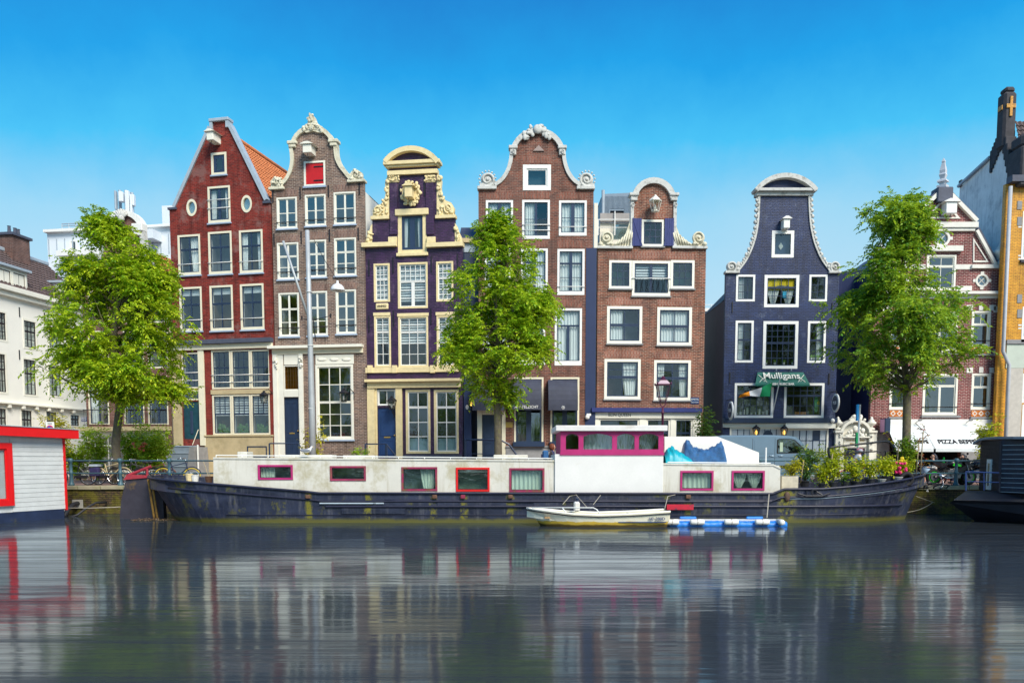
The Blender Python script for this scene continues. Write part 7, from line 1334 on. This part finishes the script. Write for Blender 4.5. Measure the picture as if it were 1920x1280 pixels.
# ---------------------------------------------------------------- motorcycles
GRN = M('green_fairing', (.03, .55, .02), .3, .1); MBK = M('gloss_black', (.012, .012, .015), .25, .1, 2, 0); ENG = M('engine_metal', (.22, .22, .23), .4, .2, 6, .2, metal=.8)
def motorcycle(label, u, Y, rim, body, heading=1, rz=0, s=1.0):
    root = thing('motorcycle', label, 'motorcycle', (atY(u, 890, Y).x, Y, GZ), R(rz), 'motorcycles parked by the railing'); root.scale = (heading * s, s, s)
    for x, r in ((-.70, .32), (.72, .31)):
        W = MB().ring((x, 0, r), r - .065, .065, 26, 8).build('wheel', RUB, root, smooth=True); MB().ring((x, -.045, r), r - .125, .018, 26, 5).ring((x, .045, r), r - .125, .018, 26, 5).build('rim', rim, W); m = MB().lathe((x, 0, r), [(.06, -.08), (.06, .08)], 10, 'y')
        for k in range(5): a = k * 1.2566; m.tube([(x, 0, r), (x + (r - .13) * math.cos(a), 0, r + (r - .13) * math.sin(a))], .018, 4)
        m.build('spokes', MBK, W); MB().lathe((x, -.07, r), [(.15, 0), (.15, .008)], 18, 'y').build('brake_disc', ENG, W)
    m = MB()
    for y in (-.1, .1): m.tube([(.72, y, .31), (.50, y, .92)], .03, 6)
    m.build('front_fork', ENG, root); MB().prism([[(-.28, .30), (.28, .28), (.36, .52), (.2, .62), (-.2, .6)]], -.16, .16).lathe((.02, -.2, .42), [(.13, 0), (.13, .4)], 14, 'y').build('engine', ENG, root)
    MB().tube([(-.70, -.1, .32), (-.15, -.1, .42)], .035, 6).tube([(-.70, .1, .32), (-.15, .1, .42)], .035, 6).build('swing_arm', MBK, root); MB().tube([(.4, -.1, .7), (-.15, -.14, .6), (-.35, -.12, .75)], .028, 6).tube([(.4, .1, .7), (-.15, .14, .6), (-.35, .12, .75)], .028, 6).build('frame', MBK, root)
    T = MB().ball((.12, 0, .82), (.34, .17, .17), 14, 10).build('fuel_tank', MBK, root, smooth=True); MB().prism([[(-.05, .76), (.30, .72), (.28, .80), (.0, .86)]], -.185, -.15).build('tank_panel', body, T)
    MB().prism([[(-.22, .78), (-.20, .84), (-.52, .90), (-.90, 1.00), (-.92, .95), (-.55, .80)]], -.13, .13).build('seat', MBK, root); MB().prism([[(-.3, .72), (-.5, .80), (-.86, .94), (-.8, .86), (-.45, .68)]], -.145, .145).build('tail_fairing', MBK, root)
    MB().prism([[(.46, .88), (.66, .80), (.70, .92), (.58, 1.06), (.46, 1.02)]], -.13, .13).build('headlight_cowl', MBK, root); MB().prism([[(.2, .42), (.52, .62), (.44, .76), (.14, .62)]], -.2, .2).build('belly_fairing', MBK, root)
    MB().tube([(.40, -.36, 1.02), (.46, -.2, 1.04), (.46, .2, 1.04), (.40, .36, 1.02)], .018, 6).tube([(.46, -.2, 1.04), (.42, -.32, 1.2)], .01, 4).ball((.42, -.34, 1.22), (.03, .07, .045)).build('handlebar', MBK, root); MB().tube([(.1, -.16, .3), (-.3, -.2, .28), (-.62, -.22, .40)], [.035, .04, .065], 8).build('exhaust', CHR, root, smooth=True)
    MB().tube([(.72, 0, .31 + .36), (.95, 0, .5)], .03, 4).box(.48, .92, -.07, .07, .66, .685).build('front_mudguard', MBK, root); MB().tube([(-.1, -.1, .3), (-.15, -.3, 0)], .015, 4).build('side_stand', MBK, root); return root
motorcycle('black motorcycle with lime-green rims and fairing by the railing post', 1783, 37.35, GRN, GRN, 1, 4, 1.16); motorcycle('second motorcycle with green trim tucked against the dark houseboat', 1826, 37.9, GRN, MBK, 1, 25, 1.1)

# ---------------------------------------------------------------- people
SKIN = M('skin', (.58, .33, .23), .55, .06, 4, 0)
def skin_mesh(name, joints, bones, mat, parent, sub=2):
    me = bpy.data.meshes.new(name); me.from_pydata([j[0] for j in joints], bones, []); o = bpy.data.objects.new(name, me); COL.objects.link(o); md = o.modifiers.new('skin', 'SKIN'); sb = o.modifiers.new('sub', 'SUBSURF'); sb.levels = sub; sb.render_levels = sub
    for i, j in enumerate(joints): r = j[1]; me.skin_vertices[0].data[i].radius = r if isinstance(r, tuple) else (r, r)
    me.skin_vertices[0].data[0].use_root = True; dg = bpy.context.evaluated_depsgraph_get(); m2 = bpy.data.meshes.new_from_object(o.evaluated_get(dg)); bpy.data.objects.remove(o); m2.polygons.foreach_set('use_smooth', [True] * len(m2.polygons)); m2.materials.clear(); m2.materials.append(mat); o = bpy.data.objects.new(name, m2); COL.objects.link(o); o.parent = parent; return o
def person(label, loc, rz, J, top, legs, hair, shoe=BLACK, scale=1.0, hairstyle='short', skirt=None):
    """J: joint positions (pelvis, chest, neck, head, shoulders, elbows, wrists, hips, knees, ankles); x is forward"""
    root = thing('person', label, 'person', loc, R(rz)); root.scale = (scale,) * 3; V_ = {k: Vector(v) for k, v in J.items()}
    jt = [(V_['pelvis'], (.15, .12)), (V_['pelvis'].lerp(V_['chest'], .5), (.125, .10)), (V_['chest'], (.16, .115)), (V_['neck'], .055)]; bn = [(0, 1), (1, 2), (2, 3)]; hd = V_['head']; jt.append((hd + Vector((.01, 0, -.05)), .062)); jt.append((hd + Vector((.0, 0, .04)), (.088, .098))); jt.append((hd + Vector((-.01, 0, .11)), .06)); bn += [(3, 4), (4, 5), (5, 6)]
    for s in ('l', 'r'):
        b = len(jt); sg = 1 if s == 'l' else -1; jt += [(V_['sh' + s], .068), (V_['el' + s], .047), (V_['wr' + s], .030)]; bn += [(2, b), (b, b + 1), (b + 1, b + 2)]; d = (V_['wr' + s] - V_['el' + s]).normalized(); pc = len(jt); jt.append((V_['wr' + s] + d * .06, (.036, .020))); bn.append((b + 2, pc)); sd = d.cross(Vector((0, 0, 1))); sd = sd.normalized() if sd.length > .1 else Vector((0, 1, 0))
        for f, (off, ln) in enumerate(((-.03, .075), (-.01, .09), (.01, .085), (.03, .065))): q = len(jt); jt += [(V_['wr' + s] + d * .09 + sd * off, .009), (V_['wr' + s] + d * (.09 + ln) + sd * off * 1.1 + Vector((0, 0, -.02)), .008)]; bn += [(pc, q), (q, q + 1)]
        q = len(jt); jt.append((V_['wr' + s] + d * .06 - sd * .055, .010)); bn.append((pc, q))
        b = len(jt); jt += [(V_['hip' + s], .10), (V_['kn' + s], .062), (V_['an' + s], .042), (V_['an' + s] + Vector((.13, 0, -.05)), .035)]; bn += [(0, b), (b, b + 1), (b + 1, b + 2), (b + 2, b + 3)]
    skin_mesh('body', jt, bn, SKIN, root)
    tj = [(V_['pelvis'] + Vector((0, 0, .02)), (.165, .135)), (V_['pelvis'].lerp(V_['chest'], .5), (.145, .118)), (V_['chest'], (.18, .135)), (V_['neck'] + Vector((0, 0, -.03)), .07)]; tb = [(0, 1), (1, 2), (2, 3)]
    for s in ('l', 'r'): b = len(tj); tj += [(V_['sh' + s], .082), (V_['el' + s], .060), (V_['el' + s].lerp(V_['wr' + s], .85), .045)]; tb += [(2, b), (b, b + 1), (b + 1, b + 2)]
    skin_mesh('jacket', tj, tb, top, root)
    if skirt:
        a, c = V_['hipl'].lerp(V_['hipr'], .5), V_['knl'].lerp(V_['knr'], .5); MB().tube([a + Vector((0, 0, .15)), a.lerp(c, .3), a.lerp(c, .75), c + (c - a) * .08], [.16, .21, .24, .25], 14).build('skirt', skirt, root, smooth=True)
    else:
        lj = [(V_['pelvis'], (.165, .14))]; lb = []
        for s in ('l', 'r'): b = len(lj); lj += [(V_['hip' + s], .115), (V_['kn' + s], .075), (V_['an' + s], .058)]; lb += [(0, b), (b, b + 1), (b + 1, b + 2)]
        skin_mesh('trousers', lj, lb, legs, root)
    for s in ('l', 'r'): MB().ball(tuple(V_['an' + s] + Vector((.05, 0, -.04))), (.14, .05, .05), 10, 6).build('shoe', shoe, root, smooth=True)
    m = MB(); n = 14
    for i in range(9):
        for j in range(n):
            ph, t = math.pi * (.02 + i * .065), 2 * math.pi * j / n
            if i > 4 and math.cos(t) > .1: ph = math.pi * .28
            m.v.append((hd.x - .02 + .112 * math.sin(ph) * math.cos(t) * 1.05, hd.y + .105 * math.sin(ph) * math.sin(t), hd.z + .03 + .125 * math.cos(ph)))
    m.f = [[i * n + j, (i + 1) * n + j, (i + 1) * n + (j + 1) % n, i * n + (j + 1) % n] for i in range(8) for j in range(n)]; H = m.build('hair', hair, root, smooth=True)
    if hairstyle == 'long': MB().tube([hd + Vector((-.07, 0, .06)), hd + Vector((-.11, 0, -.08)), hd + Vector((-.12, .0, -.26)), hd + Vector((-.10, 0, -.34))], [.085, .10, .085, .03], 10).build('long_hair', hair, H, smooth=True)
    if hairstyle == 'bushy': MB().ball(tuple(hd + Vector((-.06, 0, .0))), (.13, .14, .16), 12, 8, .12).build('bushy_hair', hair, H, smooth=True)
    MB().ball(tuple(hd + Vector((.105, 0, -.01))), (.022, .013, .022), 6, 5).build('nose', SKIN, root, smooth=True)
    for y in (-.035, .035): MB().ball((hd.x + .088, y + hd.y, hd.z + .03), (.010, .012, .008), 6, 4).build('eye', BLACK, root)
    MB().ball((hd.x + .088, hd.y, hd.z - .055), (.012, .025, .008), 6, 4).build('mouth', M('lips', (.38, .10, .09), .5) if 'lips' not in bpy.data.materials else bpy.data.materials['lips'], root)
    for y in (-.098, .098): MB().ball((hd.x, hd.y + y, hd.z + .01), (.022, .012, .032), 6, 5).build('ear', SKIN, root, smooth=True)
    return root
WALK = dict(pelvis=(0, 0, .95), chest=(.05, 0, 1.30), neck=(.07, 0, 1.47), head=(.10, 0, 1.60), shl=(.05, .19, 1.40), shr=(.05, -.19, 1.40), ell=(-.08, .22, 1.14), elr=(.16, -.22, 1.15), wrl=(.05, .20, .95), wrr=(.36, -.18, 1.06), hipl=(0, .09, .9), hipr=(0, -.09, .9), knl=(-.06, .1, .5), knr=(.2, -.1, .52), anl=(-.32, .1, .14), anr=(.25, -.1, .08))
SIT = dict(pelvis=(0, 0, .52), chest=(.04, 0, .88), neck=(.05, 0, 1.05), head=(.08, 0, 1.19), shl=(.04, .18, .98), shr=(.04, -.18, .98), ell=(.10, .22, .72), elr=(.10, -.22, .72), wrl=(.32, .12, .72), wrr=(.32, -.12, .72), hipl=(.04, .09, .50), hipr=(.04, -.09, .50), knl=(.45, .1, .52), knr=(.45, -.1, .52), anl=(.45, .1, .08), anr=(.48, -.1, .08))
RIDE = dict(pelvis=(-.24, 0, 1.02), chest=(.0, 0, 1.36), neck=(.09, 0, 1.50), head=(.15, 0, 1.62), shl=(.03, .18, 1.43), shr=(.03, -.18, 1.43), ell=(.10, .24, 1.20), elr=(.10, -.24, 1.20), wrl=(.18, .25, 1.10), wrr=(.18, -.25, 1.10), hipl=(-.22, .09, .98), hipr=(-.22, -.09, .98), knl=(.12, .1, .80), knr=(.10, -.11, .62), anl=(-.12, .1, .52), anr=(-.02, -.12, .24))
NVC, LBC = M('navy_jacket_cloth', (.025, .03, .09), .8, .15), M('light_blue_denim', (.30, .42, .55), .8, .12); RED_H = M('red_brown_hair', (.17, .045, .018), .6, .3, 30, .3); BLK_H = M('black_hair', (.012, .012, .022), .5, .2, 30, .3)
p = atY(1033, 870, 39.0); wk = person('red-haired person in navy jacket walking past the wheelhouse', (p.x, 39.0, GZ), 0, WALK, NVC, NVC, RED_H, hairstyle='bushy', scale=1.08)
bp = thing('backpack', 'blue backpack worn by the red-haired walking person', 'bag', (p.x - .18, 39.0, GZ + 1.36)); MB().box(-.22, .06, -.16, .16, -.22, .22, .06).build('bag_body', M('blue_bag_cloth', (.03, .12, .30), .7, .15), bp); MB().box(-.28, -.221, -.11, .11, -.18, .05, .02).build('front_pocket', NVC, bp); MB().tube([(.05, -.12, .2), (.26, -.13, .18), (.28, -.14, -.05)], .02, 5).tube([(.05, .12, .2), (.26, .13, .18), (.28, .14, -.05)], .02, 5).build('straps', NVC, bp)
p = atY(1606, 880, 38.3); bk = bicycle('red bicycle ridden past the stone portal', 1606, 38.3, (.55, .03, .03), 1, group='bicycle being ridden', scale=.95); cy = person('cyclist in pale vest and striped helmet riding the red bicycle', (p.x, 38.3, GZ), 0, RIDE, M('pale_vest_cloth', (.55, .56, .60), .8, .15), NVC, BLK_H, scale=.92)
hp = thing('cycle_helmet', 'striped cycle helmet on the rider of the red bicycle', 'helmet', (p.x + .14 * .92, 38.3, GZ + 1.66 * .92)); MB().lathe((0, 0, 0), [(.135, -.01), (.138, .03), (.12, .085), (.07, .125), (.01, .14)], 14).build('shell', M('helmet_grey', (.32, .33, .38), .4, .4, 12), hp, smooth=True); m = MB()
for y in (-.06, 0, .06): m.tube([(-.13, y, .05), (-.07, y, .13), (0, y, .152), (.07, y, .13), (.13, y, .05)], .016, 5)
m.build('helmet_ribs', M('helmet_pink', (.45, .12, .15), .5), hp)
def cafe_chair(loc, rz, label):
    root = thing('cafe_chair', label, 'chair', loc, R(rz), 'cafe chairs under the awning'); MB().lathe((0, 0, .44), [(.2, 0), (.21, .03), (.19, .04)], 14).build('seat', RUS, root)
    for x in (-.15, .15):
        for y in (-.15, .15): MB().tube([(x, y, .44), (x * 1.2, y * 1.2, 0)], .015, 5).build('leg', BLACK, root)
    MB().tube([(-.17, -.17, .46), (-.24, -.16, .9), (-.24, .16, .9), (-.17, .17, .46)], .016, 5).build('backrest', BLACK, root)
p = atY(1752, 880, 39.2); cafe_chair((p.x, 39.2, GZ), 180, 'dark cafe chair holding the seated person in the pale blue skirt'); person('dark-haired seated person in pale blue skirt and cream top by the awning', (p.x, 39.2, GZ), 180, SIT, M('cream_top_cloth', (.62, .60, .55), .8), LBC, BLK_H, hairstyle='long', scale=1.08, skirt=LBC)
p = atY(1807, 880, 40.0); cafe_chair((p.x, 40.0, GZ), 180, 'dark cafe chair holding the person behind the green motorcycle'); person('dark-haired seated person in orange top behind the green motorcycle', (p.x, 40.0, GZ), 180, SIT, M('orange_top_cloth', (.55, .16, .05), .8), NVC, BLK_H, hairstyle='long', scale=1.06)

# ---------------------------------------------------------------- lamps, poles, signs
PG = M('galvanised_pole', (.42, .45, .46), .5, .1, 3, .1, metal=.2)
p = atY(587, 880, 41.0); LP = thing('tall_lamp_mast', 'tall pale grey mast with slanting stay before the grey bell-gable house', 'mast', (p.x, 41.0, GZ)); zt = atY(583, 432, 41.0).z - GZ
MB().tube([(0, 0, 0), (0, 0, zt * .3), (-.02, 0, zt * .56), (-.06, 0, zt)], [.17, .155, .13, .10], 12).build('pole', PG, LP, smooth=True)
for f in (.3, .55, .76): MB().ring((-.02, 0, zt * f), .145, .02, 16, 4, 'z').build('collar', WHITE, LP)
def q_(u, v): a = atY(u, v, 41.0); return (a.x - p.x, 0, a.z - GZ)
MB().tube([q_(531, 452), q_(580, 600)], .06, 8).build('slanting_stay', PG, LP, smooth=True); MB().tube([q_(586, 596), q_(588, 604), q_(592, 640)], .03, 5).build('lower_stay', BLACK, LP); MB().tube([q_(565, 596), q_(581, 600)], .02, 5).tube([q_(586, 600), q_(620, 592)], .02, 5).tube([q_(620, 588), q_(620, 596)], .04, 5).tube([q_(566, 592), q_(566, 599)], .04, 5).build('cross_bracket', BLACK, LP)
MB().tube([q_(588, 448), q_(610, 490), q_(632, 525)], .014, 4).build('wire', BLACK, LP)
ls = thing('hanging_street_lamp', 'white domed street lamp hung from a wire beside the mast', 'lamp', (p.x + q_(633, 540)[0], 41.0, GZ + q_(633, 545)[2])); MB().lathe((0, 0, 0), [(.34, 0), (.345, .04), (.31, .16), (.22, .27), (.10, .33), (.06, .36), (.05, .48)], 20).build('dome', M('lamp_dome', (.74, .75, .74), .4, .06), ls, smooth=True); MB().lathe((0, 0, -.07), [(.08, 0), (.2, .03), (.24, .08)], 14).build('diffuser', LAMPG, ls)
p = atY(1241, 880, 37.6); SL = thing('street_lantern', 'purple-brown iron street lantern with crown top behind the wheelhouse', 'street lamp', (p.x, 37.6, GZ)); PU = M('plum_iron_paint', (.085, .015, .045), .45, .15, 4, .1); zt = atY(1243, 705, 37.6).z - GZ
zl = atY(1243, 750, 37.6).z - GZ; MB().lathe((0, 0, 0), [(.2, 0), (.2, .3), (.12, .4), (.09, 1.0), (.10, 1.05), (.065, 1.1), (.05, zl - .6), (.075, zl - .58), (.075, zl - .52), (.05, zl - .5), (.04, zl - .3)], 12).build('post', PU, SL, smooth=True); m = MB()
for s in (-1, 1): m.tube([(0, 0, zl - .32), (s * .12, 0, zl - .2), (s * .13, 0, zl - .08), (s * .08, 0, zl + .02)], .025, 6)
m.build('yoke', PU, SL); H = zt - zl; n = 4; m = MB()
for k in range(4): a = R(45 + 90 * k); m.tube([(.17 * math.cos(a) * 1.2, .17 * math.sin(a) * 1.2, zl), (.32 * math.cos(a) * 1.2, .32 * math.sin(a) * 1.2, zl + H * .62)], .018, 5).ball((.36 * math.cos(a) * 1.2, .36 * math.sin(a) * 1.2, zl + H * .68), (.04, .04, .07))
m.build('cage', PU, SL)
def sq(r0, z0, r1, z1): return MB().add([(r * s1, r * s2, z) for r, z in ((r0, z0), (r1, z1)) for s1, s2 in ((-1, -1), (1, -1), (1, 1), (-1, 1))], [[0, 1, 5, 4], [1, 2, 6, 5], [2, 3, 7, 6], [3, 0, 4, 7], [4, 5, 6, 7], [3, 2, 1, 0]])
sq(.15, zl - .03, .16, zl).build('base_plate', PU, SL); m = sq(.145, zl + .01, .265, zl + H * .60); m.f = m.f[:4]; m.build('glass', LAMPG, SL); sq(.30, zl + H * .62, .30, zl + H * .66).build('rim', PU, SL); sq(.28, zl + H * .665, .15, zl + H * .82).build('crown', M('lantern_crown', (.50, .36, .40), .5), SL); MB().lathe((0, 0, zl + H * .82), [(.14, 0), (.16, .04), (.08, .10), (.09, .14), (.03, .2)], 10).build('finial', PU, SL)
p = atY(1606, 880, 38.9); SP = thing('sign_post', 'slim grey pole with blue and green signs seen edge-on by the portal', 'sign post', (p.x, 38.9, GZ)); zt = atY(1608, 758, 38.9).z - GZ; MB().tube([(0, 0, 0), (.06, 0, zt)], .05, 8).build('pole', PG, SP, smooth=True); MB().box(-.09, .0, -.07, .07, zt - .75, zt, .01).build('blue_sign', M('sign_blue', (.01, .28, .62), .5), SP); MB().box(-.09, .0, -.07, .07, zt - 1.95, zt - 1.3, .01).build('green_sign', M('sign_green', (.005, .30, .10), .5), SP)
p = atY(98, 880, 37.4); SP = thing('no_parking_sign', 'no-parking sign on a post behind the red roof fascia', 'sign', (p.x, 37.4, GZ)); z = atY(98, 802, 37.4).z - GZ; MB().tube([(0, 0, 0), (0, 0, z + .2)], .03, 6).build('post', PG, SP); MB().box(-.19, .19, -.045, -.032, z - .27, z + .27, .01).build('plate', WHITE, SP)
D = MB().lathe((0, -.06, z - .03), [(.155, 0), (.155, .012)], 24, 'y').build('red_disc', M('sign_red', (.60, .02, .03), .5), SP); MB().lathe((0, -.066, z - .03), [(.115, 0), (.115, .006)], 24, 'y').build('blue_disc', M('sign_blue_deep', (.02, .08, .45), .5), D); MB().band([(-.08, z - .10), (.08, z + .05)], .03, -.070, -.067).build('bar', bpy.data.materials['sign_red'], D); text('lettering', 'ZONE', .07, BLACK, SP, (0, -.05, z + .19))

# ---------------------------------------------------------------- planting on the street
for u, Y, hh, r, n, mt, lb, pt in ((185, 46, 3.0, 1.0, 330, LB, 'climbing shrub trained up the brown house shopfront', None), (250, 44, 2.6, .9, 330, LB, 'leafy green shrub behind the first tree trunk', TERRA), (288, 42, 2.1, .75, 330, LB, 'bright green shrub in terracotta pot beside the stone steps', TERRA), (300, 45.5, 3.2, .8, 240, LB, 'tall sparse climber beside the stoop wall', None), (145, 47, 2.1, 1.1, 330, LB, 'rounded green bush at the brown house corner', None), (108, 46, 3.5, .95, 280, LY, 'yellow-green bush behind the no-parking sign', None), (673, 43.5, 1.6, .55, 260, LB, 'round green bush before the purple house stoop', None), (590, 42.5, 3.2, .55, 70, LY, 'sparse yellow-leaved sapling against the tall mast', None), (1322, 45, 4.0, .5, 280, LD, 'dark ivy climbing in the gap beside the navy pub', None), (1853, 41.5, 3.0, .55, 260, LG, 'tall lime shrub with yellow flower heads beside the dark houseboat', None)):
    p = atY(u, 880, Y); SHR = plant('shrub', lb, 'shrub', (p.x, Y, GZ), hh, r, n, mt, .17, pot=pt, stems=14 if n > 200 else 7, potr=.3, poth=.4)
    if u == 288:
        m = MB()
        for k in range(16): m.ball((-.45 + random.uniform(-.35, .35), -.5, 1.75 + random.uniform(-.2, .25)), random.uniform(.05, .08), 6, 5, .2)
        m.build('coral_blossoms', M('coral_petal', (.62, .16, .09), .6, .2), SHR)
# stoop rails in front of the doors
for u0, v0, u1, u2, v2, Y, lb in ((685, 832, 724, 748, 862, 44.6, 'navy iron stoop rail before the purple house door'), (505, 831, 560, 572, 850, 45.6, 'black iron stoop rail before the grey house door')):
    a, b, c = atY(u0, v0, Y), atY(u1, v0, Y), atY(u2, v2, Y); o = Vector((a.x, Y, GZ)); T = thing('stoop_rail', lb, 'railing', o); MB().tube([a - o, b - o, c - o], .04, 6).build('hand_rail', NAVY, T); MB().tube([(0, 0, 0), a - o], .045, 6).build('post', NAVY, T); MB().tube([Vector((b.x - o.x, 0, 0)), b - o], .07, 6).build('post', NAVY, T)
# gull on the cabin roof
p = atY(577, 853, 32.0); G = thing('seagull', 'grey-backed white gull standing on the white barge roof', 'gull', p); GW, GG = M('gull_white', (.80, .80, .78), .7), M('gull_grey', (.22, .24, .28), .7)
skin_mesh('body', [(Vector((0, 0, .17)), (.075, .085)), (Vector((-.12, 0, .15)), (.05, .05)), (Vector((-.24, 0, .14)), (.012, .02)), (Vector((.09, 0, .21)), (.06, .06)), (Vector((.13, 0, .28)), .038), (Vector((.155, 0, .325)), .042), (Vector((.20, 0, .325)), .012)], [(0, 1), (1, 2), (0, 3), (3, 4), (4, 5), (5, 6)], GW, G)
for y in (-.07, .07): MB().ball((-.08, y, .185), (.2, .025, .06), 10, 6).build('wing', GG, G, smooth=True); MB().tube([(0, y * .5, .1), (0, y * .5, 0)], .008, 4).build('leg', GOLD, G)
MB().tube([(.2, 0, .325), (.25, 0, .312)], [.012, .004], 5).build('beak', GOLD, G)
# hoses and lines on the quay wall
HOSE = M('black_hose', (.03, .03, .035), .6)
for r, pts, mt, lb, nm, cat in ((.09, [(120, 968, 34.5), (128, 955, 35.0), (138, 945, 35.6), (146, 943, 36.1)], HOSE, 'thick black hose from quay wall plate to the grey houseboat', 'hose', 'hose'), (.045, [(122, 972, 34.4), (145, 965, 34.6), (165, 950, 35.0), (180, 942, 35.5), (200, 941, 36.1)], HOSE, 'thin black hose curving along the mossy quay wall', 'hose', 'hose'), (.018, [(118, 952, 34.0), (170, 952, 34.2), (226, 950, 33.6)], bpy.data.materials['rope_fibre'], 'taut mooring line from grey houseboat to the rudder', 'rope', 'rope'), (.012, [(1690, 960, 33.5), (1700, 960, 33.9), (1712, 958, 34.3), (1724, 955, 34.8), (1735, 950, 35.3), (1742, 946, 35.7), (1748, 942, 36.1)], bpy.data.materials['rope_fibre'], 'slack mooring rope from the barge bow to the quay', 'rope', 'rope'), (.010, [(1718, 930, 33.5), (1735, 936, 34.8), (1752, 942, 36.1)], bpy.data.materials['rope_fibre'], 'thin mooring line above the slack bow rope', 'rope', 'rope')):
    o = atY(*pts[0]); tag(MB().tube([tuple(atY(*q) - o) for q in pts], r, 7).build(nm, mt, None, smooth=True, loc=o), lb, cat)
tag(MB().box(-.23, .23, -.05, 0, -.18, .18, .01).build('wall_plate', M('plate_concrete', (.33, .32, .28), .8), loc=atY(146, 944, 36.18)), 'grey square plate on the mossy quay wall', 'plate')
# drifting leaves at the rudder foot
V = sprays(np.array([(random.uniform(-.9, 1.1), random.uniform(-.5, .3), .0) for _ in range(120)]), np.zeros((120, 3)) + (0, 0, .1), 1, 3, .08, .10, .1); V[:, 2] = np.abs(V[:, 2]) * .5 + .01
o = leaves_obj('floating_debris', V, leafmat('dead_leaves', (.10, .05, .02), (.2, .12, .06), (.3, .22, .15), .1), None); o.location = (atY(300, 930, 32.6).x, 32.5, 0); tag(o, 'drift of dead leaves floating at the rudder foot', 'debris', kind='stuff')

# ---------------------------------------------------------------- unseen elms added behind the camera, to give the window panes something to mirror
rng = np.random.default_rng(21); C = []; D = []
for i in range(10):
    cx, cy, hh = -58 + 13 * i + random.uniform(-2, 2), -30 + random.uniform(-2, 2), random.uniform(11, 15)
    for k in range(70): a = rng.normal(size=3); a /= np.linalg.norm(a); q = rng.uniform(.5, 1) ** .5; C.append((cx + a[0] * 4.2 * q, cy + a[1] * 3.5 * q, hh * .62 + a[2] * hh * .36 * q)); D.append(a * .6)
o = leaves_obj('added_reflection_elms', sprays(np.array(C), np.array(D), 6, 7, 2.0, .75), LEAF2, None); tag(o, 'unseen row of elms added behind the camera for the panes to mirror', 'trees', kind='stuff')
tag(MB().box(-900, 900, -900, -25, -1.5, 1.3).build('opposite_bank', PAVE), kind='structure')
